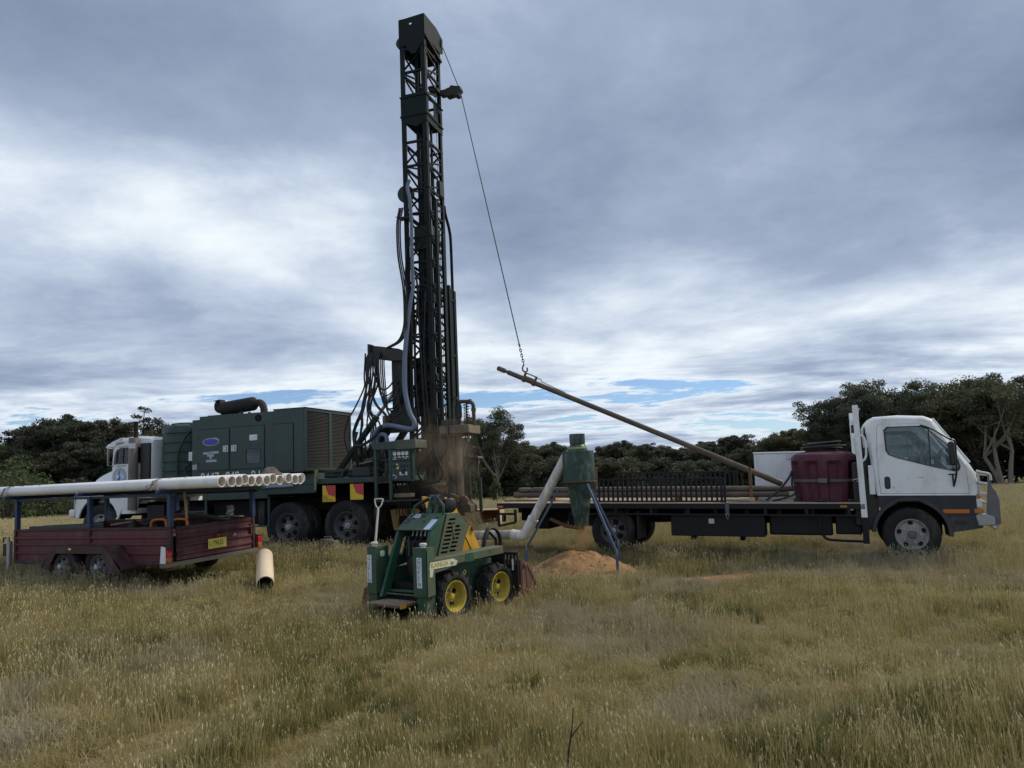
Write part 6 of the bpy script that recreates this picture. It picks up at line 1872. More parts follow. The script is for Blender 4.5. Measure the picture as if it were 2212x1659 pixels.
    for a, b in sp:
        MB().loft([[(x, y, z) for x, z in (a, b, (b[0] - .01, b[1] - .012), (a[0] - .006, a[1] - .012))] for y in (.20, .80)]).build('hood_skin', FD if a[1] > 1.2 and b[1] > 1.2 else G, T)
    MB().tube([(.02, .182, 1.13), (.035, .178, 1.02), (.06, .180, .93)], .005, 6).build('hood_cord', strap_tan, H)
    # engine seen in the rear opening
    E_ = part('engine', T)
    MB().box(-.22, .15, .30, .72, .46, .95).build('block', plastic_black, E_, bevel=.04)
    MB().lathe([(.13, 0), (.14, .02), (.14, .06), (.10, .07), (0, .07)], (-.27, .50, .62), (-1, 0, 0), 24).build('blower', plastic_black, E_)
    fm = MB()
    for k in range(9):
        fm.tube([(-.345, .30 + .0 * k, .46 + .022 * k), (-.345, .40, .46 + .022 * k)], .005, 5)
    fm.build('cooling_fins', chrome, E_)['kind'] = 'stuff'
    MB().box(-.40, -.30, .29, .42, .44, .70).build('hydraulic_pump', plastic_black, E_, bevel=.02)
    MB().box(-.30, -.28, .53, .58, .52, .66).build('engine_plate', sticker_grey, E_)
    MB().lathe([(.06, 0), (.065, .02), (.065, .22), (.05, .24), (0, .245)], (-.12, .55, .92), (0, 0, 1), 16).build('air_filter', plastic_black, E_)
    for k in range(5):
        MB().tube([(-.2, .35 + k * .07, 1.05), (-.22, .35 + k * .07, .98)], .010, 6).build('valve_stub', hub_metal, E_)
    for k in range(4):
        MB().tube(smooth_path([(-.2, .35 + k * .1, 1.0), (-.28, .36 + k * .1, .88), (-.25, .38 + k * .1, .7), (-.1, .4 + k * .08, .55)], 5), .014, 6).build('hydraulic_line', hose_black, E_)
    for a, b in (((-.30, .42, .92), (-.18, .78, .92)), ((-.32, .60, .74), (-.26, .66, .98)), ((-.30, .42, .84), (-.2, .80, .84))):
        MB().beam(a, b, .02, .02).build('guard_bar', plastic_black, E_)
    # guard rail, lower cross pieces
    MB().beam((-.46, .30, .36), (-.50, .86, .36), .05, .025).build('foot_guard', G, T, bevel=.004)
    MB().beam((-.54, .30, .33), (-.56, .85, .335), .03, .015).build('foot_guard', FD, T, bevel=.003)
    MB().box(-.50, -.42, .25, .83, .17, .32).build('rear_cross', under, T, bevel=.01)
    # operator step
    ST = MB().box(-.82, -.47, .27, .83, .225, .255).build('operator_step', rusty, T, bevel=.008)
    sg = MB()
    for i in range(9):
        for j in range(12):
            sg.box(-.80 + i * .037, -.78 + i * .037, .29 + j * .045, .315 + j * .045, .2555, .261)
    o = sg.build('tread_studs', deck_wood, ST)
    o['kind'] = 'stuff'
    MB().box(-.80, -.70, .262, .268, .215, .262).build('step_marker', skid_yellow, ST)
    MB().box(-.50, -.46, .25, .30, .26, .36).build('step_hinge', M('olive_yellow', (.25, .22, .04), .6), ST)
    # boom
    for y0, y1 in ((.235, .262), (.70, .727)):
        MB().plate([(.05, 1.455), (.20, 1.43), (.35, 1.345), (.47, 1.12), (.60, .80), (.60, .70), (.40, .70), (.335, .95), (.24, 1.22), (.05, 1.34)], y0 + .20 if y0 < .5 else y0, y1 + .20 if y0 < .5 else y1).build('boom_plate', skid_yellow, T, bevel=.004)
    NB = MB().plate([(.29, .94), (.36, 1.02), (.41, 1.065), (.45, 1.04), (.47, .93), (.60, .70), (.44, .70)], .215, .24).build('boom_link', skid_yellow, T, bevel=.004)
    MB().lathe([(.035, -.02), (.035, .02)], (.425, .205, 1.03), (0, 1, 0), 16).build('pivot_pin', rusty, NB)
    MB().tube([(.44, .26, 1.05), (.50, .26, .86)], .038, 12).build('lift_cylinder', rusty, NB)
    MB().tube([(.50, .26, .86), (.54, .26, .72)], .022, 10).build('cylinder_rod', chrome, NB)
    MB().plate([(-.04, 1.24), (.03, 1.44), (.06, 1.47), (.11, 1.46), (.13, 1.40), (.12, 1.24)], .42, .45).build('pivot_tower', G, T, bevel=.006)
    MB().plate([(-.04, 1.24), (.03, 1.44), (.06, 1.47), (.11, 1.46), (.13, 1.40), (.12, 1.24)], .54, .57).build('pivot_tower', G, T, bevel=.006)
    MB().beam((-.05, .52, 1.25), (.05, .43, 1.44), .09, .02, (1, 0, 0)).build('tower_web', G, T)
    MB().lathe([(.045, -.10), (.045, .10)], (.085, .50, 1.425), (0, 1, 0), 16).build('tower_pin', plastic_black, T)
    MB().lathe([(.075, -.05), (.09, -.04), (.09, .04), (.075, .05)], (.16, .36, 1.33), (.3, 1, 0), 20).build('hose_drum', plastic_black, T)
    # grab hoops with rubber sleeves
    for pts, sl in (([(-.09, .72, 1.235), (-.09, .72, 1.31), (-.08, .69, 1.345), (-.03, .50, 1.43)], ((-.075, .675, 1.352), (-.035, .515, 1.425))), ([(-.09, .22, 1.235), (-.09, .22, 1.31), (-.08, .245, 1.36), (-.03, .40, 1.45)], ((-.055, .32, 1.405), (-.03, .40, 1.45)))):
        Hh = MB().tube(smooth_path(pts, 6), .016, 10).build('grab_hoop', G, T)
        MB().tube(sl, .024, 10).build('hoop_sleeve', plastic_black, Hh)
    for y, z in ((.60, 1.33), (.46, 1.36), (.33, 1.34)):
        Jj = MB().tube([(-.03, y, 1.24), (-.05, y - .01, z)], .008, 6).build('joystick', plastic_black, T)
        MB().lathe([(0, -.03), (.022, -.02), (.026, .01), (.018, .035), (0, .04)], (-.05, y - .01, z), (0, 0, 1), 12).build('joystick_knob', plastic_black, Jj)
    # hydraulic hoses at the front
    for y, top, r, x0, x1 in ((.36, .99, .021, .80, 1.16), (.42, .93, .019, .86, 1.13), (.40, 1.0, .016, .82, 1.18)):
        MB().tube(smooth_path([(x0, y, .55), (x0 + .02, y, .80), (x0 + .08, y, top - .06), ((x0 + x1) / 2, y + .01, top), (x1 - .06, y, top - .06), (x1, y, .80), (x1 - .03, y, .55)], 6), r, 8).build('hydraulic_hose', hose_black, T)
    # hitch plate with slots
    sl = [rrect(-.075 + i * .056, -.042 + i * .056, .53, .655, .012, 3) for i in range(4)]
    HP = MB().plate([(-.09, .12), (-.09, .685), (.80, .685), (.80, .12)], .93, .955, 'yz', sl).build('hitch_plate', black_steel, T, bevel=.004)
    MB().box(.80, .93, .30, .75, .18, .60).build('hitch_frame', black_steel, T, bevel=.01)
    MB().tube([(.92, -.02, .46), (.92, -.02, .60)], .012, 8).build('hitch_pin', M('pin_white', (.6, .6, .56), .5), HP)
    # bucket
    B = part('bucket', T)
    bp = [(1.0, .585), (1.13, .545), (1.44, .06), (1.42, .03), (1.03, .05), (1.0, .14)]
    for y in (-.10, 1.16):
        MB().plate(bp, y - .006, y + .006).build('bucket_side', bucket_rust, B, bevel=.002)
    MB().plate([(-.10, .12), (-.10, .585), (1.16, .585), (1.16, .12)], .985, 1.0, 'yz').build('bucket_back', bucket_rust, B)
    MB().plate([(1.0, -.095), (1.43, -.095), (1.43, 1.155), (1.0, 1.155)], .035, .048, 'xy').build('bucket_floor', bucket_rust, B)
    MB().beam((1.08, -.11, .56), (1.10, -.11, .10), .008, .012).build('bucket_rib', rusty, B)
    MB().beam((1.08, -.11, .56), (1.36, -.11, .12), .008, .012).build('bucket_rib', rusty, B)
    MB().lathe([(.03, 0), (.03, -.02), (0, -.022)], (1.06, -.106, .52), (0, 1, 0), 12).build('bucket_eye', rusty, B)
    # name decal on the arm
    DC = MB().plate([(-.57, .635), (-.555, .715), (-.17, .722), (-.09, .688), (-.12, .64)], .0125, .0143).build('name_decal', sticker_cream, T)
    MB().plate([(-.565, .55), (-.56, .64), (-.50, .64), (-.52, .55)], .0125, .0142).build('decal_tail', sticker_cream, T)
    text('KANGA', (-.545, .0125, .652), (1, 0, .02), (0, 0, 1), .078, M('decal_yellow', (.40, .27, .03), .5), DC, sx=1.05, thick=.002)
    text('00', (-.215, .0125, .652), (1, 0, .02), (0, 0, 1), .052, ink, DC, sx=1.0, thick=.003)
    MB().plate([(.235, .50), (.27, .54), (.305, .505), (.27, .46)], .231, .234).build('diamond_sticker', plate_yellow, T)
    MB().plate([(.252, .502), (.268, .52), (.288, .505), (.27, .485)], .229, .2305).build('diamond_mark', ink, T)


loader()


# ================================================================== small loose things
def small_things():
    # shovel leaning on the loader post
    a, b = Vector((-1.945, 10.15, .05)), Vector((-1.90, 10.70, 1.43))
    Sh = thing('shovel', 'long white-handled shovel leaning beside the green loader', 'shovel', a)
    d = b - a
    n = d.normalized()
    s = Vector((1, 0, 0)).cross(n).cross(n) * -1
    sx = (Vector((1, 0, 0)) - n * n.x).normalized()
    MB().tube([n * .25, n * (d.length - .13)], [.017, .015], 10).build('shaft', M('white_shaft', (.50, .48, .43), .5, var=.06, dirt=(.25, .2, .14), amt=.25, dscale=7), Sh)
    e = n * (d.length - .14)
    MB().tube(smooth_path([e, e + n * .04 + sx * .035, e + n * .12 + sx * .055, e + n * .135 + sx * .045, e + n * .135 - sx * .045, e + n * .12 - sx * .055, e + n * .04 - sx * .035, e + n * .0], 4), .010, 8).build('grip', MATS['white_shaft'], Sh)
    fw = n.cross(sx)
    bl = [(-.10, .26), (-.12, .05), (-.08, -.02), (0, -.06), (.08, -.02), (.12, .05), (.10, .26), (.03, .30), (-.03, .30)]
    MB().plate(bl, -.002, .002, lambda p, q, t: tuple(sx * p + n * q + fw * (t + .8 * p * p))).build('blade', rusty, Sh)
    # fuel can by the rear wheels of the rig
    JC = thing('fuel_can', 'squat olive fuel can standing in the grass by the rig wheels', 'can', (-3.62, 14.9, gz(-3.62, 14.9)), rz=-12)
    MB().plate([(-.17, 0), (-.17, .36), (-.14, .39), (.08, .39), (.17, .35), (.17, 0)], -.09, .09).build('can_body', fire_rope, JC, bevel=.015)
    MB().tube([(-.10, 0, .385), (-.09, 0, .43), (.04, 0, .43), (.06, 0, .385)], .014, 8).build('can_handle', fire_rope, JC)
    MB().lathe([(.03, 0), (.03, .05), (.036, .05), (.036, .075), (0, .078)], (.125, 0, .365), (.3, 0, 1), 12).build('can_cap', black_steel, JC)
    for x in (-.08, .0, .08):
        MB().box(x - .012, x + .012, -.096, -.088, .05, .32).build('can_rib', fire_rope, JC, bevel=.003)
    # short offcut of casing in the grass
    g = gz(-3.65, 11.4)
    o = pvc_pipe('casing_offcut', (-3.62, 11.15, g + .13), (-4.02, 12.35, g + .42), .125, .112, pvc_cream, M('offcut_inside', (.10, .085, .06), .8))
    tag(o, 'short cream offcut of casing pipe lying in the grass beyond the trailer tailgate', 'pipe')
    # open wooden crate behind the loader
    c = (-.90, 20.6)
    C = thing('wooden_crate', 'open pale wooden crate lying in the dry grass behind the discharge pipe', 'crate', (c[0], c[1], gz(*c)), rz=-14)
    w, dp, h = .95, .55, .50
    t = .025
    MB().box(-w / 2, -.02, -dp / 2, -dp / 2 + t, .12, h).build('panel', crate_wood, C)
    MB().box(-.02, w / 2, -dp / 2 + .01, -dp / 2 + t, .12, .18).build('panel', crate_wood, C)
    MB().box(-w / 2, w / 2, dp / 2 - t, dp / 2, .1, h).build('panel', M('crate_inside', (.34, .15, .07), .8, var=.15), C)
    MB().box(-w / 2 - t, -w / 2, -dp / 2, dp / 2, .1, h).build('panel', crate_wood, C)
    MB().box(w / 2, w / 2 + t, -dp / 2, dp / 2, .1, h).build('panel', crate_wood, C)
    MB().box(-.045, -.02, -dp / 2 + t, dp / 2 - t, .1, h - .002).build('panel', crate_wood, C)
    MB().box(-w / 2 - t, w / 2 + t, -dp / 2, dp / 2, h, h + t).build('lid', crate_wood, C)
    MB().box(-w / 2, w / 2, -dp / 2, dp / 2, 0, .1).build('base', crate_wood, C)
    # brown cloth on the pipes
    m = MB()
    nx, ny = 16, 8
    vs = []
    for j in range(ny + 1):
        for i in range(nx + 1):
            u, v = i / nx, j / ny
            e = math.sin(PI * u) * math.sin(PI * v)
            vs.append((-.22 + .52 * u, -.1 + .26 * v, .012 + .10 * e ** .8 * (1 + .6 * noise.noise(Vector((u * 5, v * 4, 2)))) * (1.3 if u > .45 else .45)))
    m.add(vs, [(j * (nx + 1) + i, j * (nx + 1) + i + 1, (j + 1) * (nx + 1) + i + 1, (j + 1) * (nx + 1) + i) for j in range(ny) for i in range(nx)])
    o = m.build('cloth', M('brown_cloth', (.11, .085, .065), .9, var=.25), None, smooth=70)
    o.matrix_world = Matrix.LocRotScale(Vector(TRP @ Vector((.66, 1.24, 1.617))), Euler((0, 0, R(-25))), None)
    tag(o, 'crumpled brown cloth lying on top of the white pipes', 'cloth')
    # dead twigs in the foreground
    tw = thing('dead_twig', 'bare dark forked twig sticking up out of the nearest grass', 'twig', (.22, 4.52, gz(.22, 4.52)))
    MB().tube(smooth_path([(0, 0, 0), (.01, .0, .12), (.03, 0, .22), (.05, .0, .36)], 4), [.006] * 5 + [.005] * 4 + [.003] * 4, 6).build('stem', M('dead_wood', (.03, .022, .018), .9), tw)
    MB().tube([(.02, 0, .19), (.07, .01, .25), (.10, .01, .28)], [.004, .003, .002], 5).build('side_shoot', MATS['dead_wood'], tw)


small_things()


# ================================================================== trees
def leaf_mat(name, col, var=.5, trans=.25):
    m = bpy.data.materials.new(name)
    m.use_nodes = True
    nt = m.node_tree
    nt.nodes.clear()
    L = nt.links.new
    g = N(nt, 'ShaderNodeNewGeometry')
    oi = N(nt, 'ShaderNodeObjectInfo')
    n1 = N(nt, 'ShaderNodeTexNoise', i_Scale=0.35, i_Detail=3.0)
    L(g.outputs['Position'], n1.inputs['Vector'])
    n2 = N(nt, 'ShaderNodeTexNoise', i_Scale=2.2, i_Detail=2.0)
    L(g.outputs['Position'], n2.inputs['Vector'])
    ad = N(nt, 'ShaderNodeMath', operation='ADD')
    L(n1.outputs[0], ad.inputs[0])
    L(n2.outputs[0], ad.inputs[1])
    a2 = N(nt, 'ShaderNodeMath', operation='MULTIPLY_ADD')
    L(oi.outputs['Random'], a2.inputs[0])
    a2.inputs[1].default_value = .75
    L(ad.outputs[0], a2.inputs[2])
    r = ramp(nt, [(.35, tuple(c * (1 - var) for c in col)), (.62, col), (.9, (col[0] * 1.55, col[1] * 1.35, col[2] * 1.05))])
    hf = N(nt, 'ShaderNodeMath', operation='MULTIPLY')
    L(a2.outputs[0], hf.inputs[0])
    hf.inputs[1].default_value = .5
    L(hf.outputs[0], r.inputs[0])
    d = N(nt, 'ShaderNodeBsdfPrincipled')
    d.inputs['Roughness'].default_value = .55
    d.inputs['Specular IOR Level'].default_value = .3
    t = N(nt, 'ShaderNodeBsdfTranslucent')
    L(r.outputs[0], d.inputs['Base Color'])
    L(r.outputs[0], t.inputs['Color'])
    mx = N(nt, 'ShaderNodeMixShader')
    mx.inputs[0].default_value = trans
    L(d.outputs[0], mx.inputs[1])
    L(t.outputs[0], mx.inputs[2])
    o = N(nt, 'ShaderNodeOutputMaterial')
    L(mx.outputs[0], o.inputs[0])
    return m


gum_leaf = leaf_mat('gum_leaf', (.075, .088, .058), .45, .3)
brown_leaf = leaf_mat('brownish_gum_leaf', (.080, .074, .050))
bush_leaf = leaf_mat('bush_leaf', (.070, .105, .040))
bark_pale = M('pale_gum_bark', (.20, .18, .155), .8, var=.2, dirt=(.12, .10, .08), amt=.35, dscale=1.2)
bark_dark = M('dark_bark', (.075, .062, .052), .9, var=.3, dirt=(.2, .17, .14), amt=.3, dscale=1.2)


def leaf_cloud(cl, rng, size, mesh_name):
    """cl: list of (centre, radii, count) -> one mesh of small leaf blades"""
    V, F = [], []
    for c, rad, n in cl:
        p = rng.normal(size=(n, 3))
        p /= np.linalg.norm(p, axis=1)[:, None]
        rr = rng.random(n) ** .45
        p = p * rr[:, None] * np.array(rad)[None, :] + np.array(c)[None, :]
        d = rng.normal(size=(n, 3))
        d[:, 2] -= .35
        d /= np.linalg.norm(d, axis=1)[:, None]
        e = np.cross(d, rng.normal(size=(n, 3)))
        e /= np.linalg.norm(e, axis=1)[:, None]
        s = size * (.6 + .8 * rng.random(n))[:, None]
        w = s * .42
        q = np.stack([p - d * s * .5, p + e * w * .5 - d * s * .05, p + d * s * .5, p - e * w * .5 - d * s * .05], axis=1)
        o = len(V) * 4
        V.append(q.reshape(-1, 3))
    V = np.concatenate(V)
    nq = len(V) // 4
    me = bpy.data.meshes.new(mesh_name)
    me.vertices.add(len(V))
    me.vertices.foreach_set('co', V.ravel())
    me.loops.add(nq * 4)
    me.polygons.add(nq)
    me.loops.foreach_set('vertex_index', np.arange(nq * 4))
    me.polygons.foreach_set('loop_start', np.arange(0, nq * 4, 4))
    me.update()
    me.validate()
    return me


def gum_variant(seed, H, spread, crown_base, leaf, bark, nlimb=5, leaves=60, size=.34, density=1.0, trunk_r=None, multi=1):
    rng = np.random.default_rng(seed)
    rnd = random.Random(seed)
    wood = MB()
    ends = []
    tr_ = trunk_r or H * .022
    for s in range(multi):
        a0 = rnd.random() * 6.3
        lean = .05 if multi == 1 else .16
        base = Vector((.35 * math.cos(a0) * (multi > 1), .35 * math.sin(a0) * (multi > 1), -.2))
        fork = base + Vector((lean * H * math.cos(a0) * rnd.random(), lean * H * math.sin(a0) * rnd.random(), H * (crown_base + rnd.uniform(.0, .1))))
        k = smooth_path([base, lerp(base, fork, .5) + np.array([rnd.uniform(-.15, .15), rnd.uniform(-.15, .15), 0]), fork], 4)
        wood.tube(k, [tr_ * (1.15 - .45 * i / (len(k) - 1)) for i in range(len(k))], 8)
        nl = max(2, int(round(nlimb / multi ** .5)))
        for i in range(nl):
            a = a0 + 2 * PI * i / nl + rnd.uniform(-.4, .4)
            r = spread * rnd.uniform(.45, .8)
            tip = Vector((base.x * .5 + r * math.cos(a), base.y * .5 + r * math.sin(a), H * rnd.uniform(.70, .90)))
            if i == 0:
                tip = Vector((fork.x * .6, fork.y * .6, H * .92))
            mid = fork.lerp(tip, .5) + Vector((rnd.uniform(-.2, .2), rnd.uniform(-.2, .2), -.06 * H))
            k = smooth_path([fork, mid, tip], 4)
            wood.tube(k, [tr_ * (.55 - .42 * q / (len(k) - 1)) for q in range(len(k))], 6)
            ends.append(tip)
            for j in range(3):
                b = mid.lerp(tip, rnd.uniform(.1, .8))
                t2 = b + Vector((rnd.uniform(-1, 1) * spread * .42, rnd.uniform(-1, 1) * spread * .42, rnd.uniform(-.02, .16) * H))
                t2.z = min(t2.z, H * .95)
                wood.tube([b, b.lerp(t2, .5) + Vector((0, 0, -.05 * H * rnd.random())), t2], [tr_ * .2, tr_ * .14, tr_ * .06], 5)
                ends.append(t2)
    me_w = None
    o = wood.build('trunk', bark, None)
    me_w = o.data
    bpy.data.objects.remove(o)
    cl = []
    for e in ends:
        for j in range(int(round(3 * density))):
            c = e + Vector((rnd.gauss(0, .32), rnd.gauss(0, .32), rnd.gauss(.0, .22))) * spread * .36
            r = rnd.uniform(.10, .20) * spread
            cl.append((c, (r * 1.2, r * 1.2, r * rnd.uniform(.55, .85)), int(leaves * rnd.uniform(.6, 1.3))))
    # a thinner scatter inside the crown
    for j in range(int(10 * density)):
        a, r = rnd.random() * 6.3, spread * rnd.random() ** .5 * .8
        cl.append((Vector((r * math.cos(a), r * math.sin(a), H * rnd.uniform(crown_base + .12, .85))), (spread * .2, spread * .2, spread * .13), int(leaves * .8)))
    me_c = leaf_cloud(cl, rng, size, 'crown')
    me_c.materials.append(leaf)
    return me_w, me_c, H


def bush_variant(seed, H, spread, leaf, n=16, leaves=70, size=.2, conical=False):
    rng = np.random.default_rng(seed)
    rnd = random.Random(seed)
    wood = MB()
    cl = []
    for i in range(n):
        t = rnd.random()
        a = rnd.random() * 6.3
        if conical:
            z = H * (.1 + .85 * t)
            r = spread * (1 - t) * rnd.random() ** .4
        else:
            z = H * (.15 + .7 * t)
            r = spread * math.sin(PI * (.25 + .6 * t)) * rnd.random() ** .5
        c = Vector((r * math.cos(a), r * math.sin(a), z))
        cl.append((c, (spread * .32, spread * .32, H * .13), int(leaves * rnd.uniform(.7, 1.3))))
        if i % 2 == 0:
            wood.tube([(c.x * .05, c.y * .05, -.1), (c.x * .4, c.y * .4, z * .5), tuple(c)], [.05 * H / 3, .03 * H / 3, .01], 5)
    o = wood.build('trunk', bark_dark, None)
    me_w = o.data
    bpy.data.objects.remove(o)
    me_c = leaf_cloud(cl, rng, size, 'crown')
    me_c.materials.append(leaf)
    return me_w, me_c, H


def plant(var, name, label, cat, x, y, h, rz, group, sxy=1.0, dz=0.0):
    me_w, me_c, H = var
    s = h / H
    T = thing(name, label, cat, (x, y, gz(x, y) + dz), rz=rz, group=group)
    T.scale = (s * sxy, s * sxy, s)
    for nm, me in (('trunk', me_w), ('crown', me_c)):
        o = bpy.data.objects.new(nm, me)
        COL.objects.link(o)
        o.parent = T
    return T


def forest():
    rnd = random.Random(21)
    V = {
        'a': gum_variant(1, 12, 4.2, .30, gum_leaf, bark_dark, 7, 150, .29, 1.6),
        'b': gum_variant(2, 11, 3.8, .24, brown_leaf, bark_dark, 7, 150, .29, 1.7),
        'c': gum_variant(3, 12, 4.6, .26, gum_leaf, bark_dark, 7, 150, .29, 1.7),
        'd': gum_variant(4, 10, 3.6, .14, gum_leaf, bark_dark, 8, 150, .29, 1.7),
        'e': gum_variant(5, 13, 3.0, .55, gum_leaf, bark_dark, 5, 50, .32, .8),
        'big': gum_variant(6, 9.6, 4.3, .22, gum_leaf, bark_pale, 7, 190, .21, 1.8, trunk_r=.17),
        'r1': gum_variant(7, 11.5, 5.2, .30, gum_leaf, bark_pale, 8, 240, .25, 1.8, trunk_r=.24),
        'r2': gum_variant(8, 11.5, 5.0, .33, gum_leaf, bark_dark, 8, 240, .25, 1.8, trunk_r=.22),
        'r3': gum_variant(9, 11.5, 5.2, .30, gum_leaf, bark_pale, 7, 95, .30, 1.2, trunk_r=.26, multi=3),
    }
    B = {
        'u': bush_variant(31, 4.5, 2.4, gum_leaf, 40, 170, .26),
        'v': bush_variant(32, 4.0, 2.2, bush_leaf, 26, 90, .22),
        'p': bush_variant(33, 2.4, .55, bush_leaf, 22, 60, .14, True),
    }
    # --- left forest on the rise
    # skyline heights (x, top z) at about 95 m
    sky = [(-64, 9.4), (-60, 10.2), (-57, 11.0), (-53, 11.6), (-50, 11.4), (-47.5, 10.6), (-44, 10.0), (-40, 9.8), (-36, 9.6), (-31, 9.4), (-26, 9.2)]
    for i, (x, zt) in enumerate(sky):
        y = 93 + rnd.uniform(-2, 3)
        k = 'abcd'[i % 4]
        h = zt - gz(x, y)
        plant(V[k], 'gum_tree', 'dark gum tree of the dense wood behind the white bonneted cab', 'tree', x + rnd.uniform(-.6, .6), y, h, rnd.random() * 360, 'trees of the wood behind the white cab', 1.05)
    for i in range(16):
        x = -66 + i * 2.7 + rnd.uniform(-.8, .8)
        y = 88 + rnd.uniform(-1.5, 2)
        plant(V['dbad'[i % 4]], 'gum_tree', 'dark gum tree of the dense wood behind the white bonneted cab', 'tree', x, y, rnd.uniform(7.2, 9.2), rnd.random() * 360, 'trees of the wood behind the white cab', 1.15)
    for i in range(14):
        x = -62 + i * 2.3 + rnd.uniform(-.8, .8)
        y = 82.5 + rnd.uniform(-1.0, 2)
        plant(B['u'], 'shrub', 'dark shrub at the edge of the wood behind the white cab', 'shrub', x, y, rnd.uniform(3.2, 5.6), rnd.random() * 360, 'shrubs along the wood behind the white cab', 1.1)
    plant(V['e'], 'gum_tree', 'tall thin gum rising above the wood next to the exhaust stack', 'tree', -52.4, 109, 15.3, 40, None, 1.1)
    plant(V['e'], 'gum_tree', 'smaller thin gum with an open crown left of the exhaust stack', 'tree', -55.5, 109, 12.4, 200, None, 1.0)
    plant(B['v'], 'shrub', 'tall pale green shrub at the wood edge beyond the trailer drawbar', 'shrub', -40.5, 61.5, 5.6, 10, None, 1.0)
    plant(B['v'], 'shrub', 'broad pale green shrub between the two left rack posts', 'shrub', -39.0, 68.0, 3.4, 100, None, 1.35)
    for i, (x, y, h) in enumerate(((-36.0, 66, 2.3), (-31.5, 63, 1.7), (-29.2, 62, 1.3))):
        plant(B['p'], 'sapling', ('young pine sapling beside the broad pale shrub', 'small pine sapling in front of the wood near the white bumper', 'tiny pine sapling nearest the white bumper')[i], 'sapling', x, y, h, i * 80, 'saplings in front of the wood', 1.3)
    for i in range(16):
        x, y = -66 + i * 3.0 + rnd.uniform(-.8, .8), 97 + rnd.uniform(-1.0, 2)
        plant(B['u'], 'shrub', 'dark shrub deep inside the wood behind the white cab', 'shrub', x, y, rnd.uniform(4.5, 6.0), rnd.random() * 360, 'shrubs inside the wood behind the white cab', 1.2)
    # --- wood hidden mostly behind the rig
    for i in range(13):
        x = -27 + i * 2.2 + rnd.uniform(-.7, .7)
        y = 104 + rnd.uniform(-5, 5)
        plant(V['abdc'[i % 4]], 'gum_tree', 'gum tree in the wood behind the drilling rig', 'tree', x, y, rnd.uniform(6.3, 8.2), rnd.random() * 360, 'trees behind the drilling rig', 1.15)
    for i in range(14):
        x, y = -28 + i * 2.2 + rnd.uniform(-.7, .7), 98 + rnd.uniform(-2, 2)
        plant(B['u'], 'shrub', 'dark shrub at the foot of the wood behind the drilling rig', 'shrub', x, y, rnd.uniform(3.6, 5.2), rnd.random() * 360, 'shrubs behind the drilling rig', 1.3)
    # --- middle tree line
    for i in range(16):
        x, y = -7.5 + i * .95 + rnd.uniform(-.4, .4), 84 + rnd.uniform(-1.5, 6)
        plant(B['u'], 'shrub', 'dark shrub in the thicket behind the big spreading gum', 'shrub', x, y, rnd.uniform(3.6, 5.2), rnd.random() * 360, 'thicket behind the big gum', 1.2)
    plant(V['big'], 'gum_tree', 'big spreading gum tree standing alone just behind the drill head', 'tree', -2.0, 79, 9.5, 25, None, .92)
    plant(V['d'], 'gum_tree', 'rounded dark gum tree at the foot of the big spreading gum', 'tree', 0.6, 83, 5.4, 60, None, 1.3)
    plant(V['b'], 'gum_tree', 'low broad gum tree beside the ladder rack of the rig', 'tree', -4.6, 84, 6.0, 160, None, 1.3)
    for i in range(30):
        x = 1.5 + i * 1.75 + rnd.uniform(-.6, .6)
        y = 138 + rnd.uniform(-4, 6)
        zt = 6.6 + .9 * math.sin(i * .7) + rnd.uniform(-.7, .7)
        plant(V['abcd'[i % 4]], 'gum_tree', 'gum tree in the long low tree line behind the flatbed tray', 'tree', x, y, zt - gz(x, y), rnd.random() * 360, 'trees of the low tree line', 1.2)
    for i in range(36):
        x = 0.5 + i * 1.35 + rnd.uniform(-.7, .7)
        y = 128 + rnd.uniform(-2, 3)
        plant(B['u'] if i % 3 else V['d'], 'shrub' if i % 3 else 'gum_tree', 'dark scrub bush at the foot of the low tree line' if i % 3 else 'short bushy gum in front of the low tree line', 'shrub' if i % 3 else 'tree', x, y, rnd.uniform(4.4, 6.4), rnd.random() * 360, 'scrub below the low tree line' if i % 3 else 'short gums before the low tree line', 1.3)
    for i, (x, y, h) in enumerate(((-3.1, 58, 1.8), (-1.5, 56, 2.25), (.2, 60, 1.1))):
        plant(B['p'], 'sapling', ('pine sapling close to the rig ladder rack', 'taller bushy pine sapling in the field right of the ladder rack', 'tiny pine sapling at the edge of the tray')[i], 'sapling', x, y, h, i * 70, 'saplings in the field behind the rig', 1.25)
    # --- trees left of the tall grove
    for i, (x, y, h) in enumerate(((38.6, 122, 8.0), (41.0, 121, 8.8), (43.6, 120, 9.6), (46.5, 118, 10.2), (36.4, 124, 7.0))):
        plant(V['acba'[i % 4]], 'gum_tree', 'mid-sized gum joining the low tree line to the tall grove', 'tree', x, y, h, rnd.random() * 360, 'gums beside the tall grove', 1.1)
    # --- tall grove behind the white cab-over truck
    gr = [(33.6, 80, 9.0), (35.8, 79, 10.6), (38.4, 81, 11.5), (41.6, 79, 11.2), (44.6, 80, 10.9), (47.6, 80, 11.4), (50.4, 82, 11.7), (53.6, 80, 11.6), (57.0, 82, 11.6), (61, 82, 11)]
    for i, (x, y, h) in enumerate(gr):
        k = ('r2', 'r1')[i % 2]
        plant(V[k], 'gum_tree', 'tall dense gum tree in the grove behind the white truck cab', 'tree', x, y, h, rnd.random() * 360, 'gums of the tall grove', 1.0)
    plant(V['r3'], 'gum_tree', 'multi-stemmed gum with bare pale trunks beyond the bull bar', 'tree', 47.0, 74.5, 10.6, 15, None, .95)
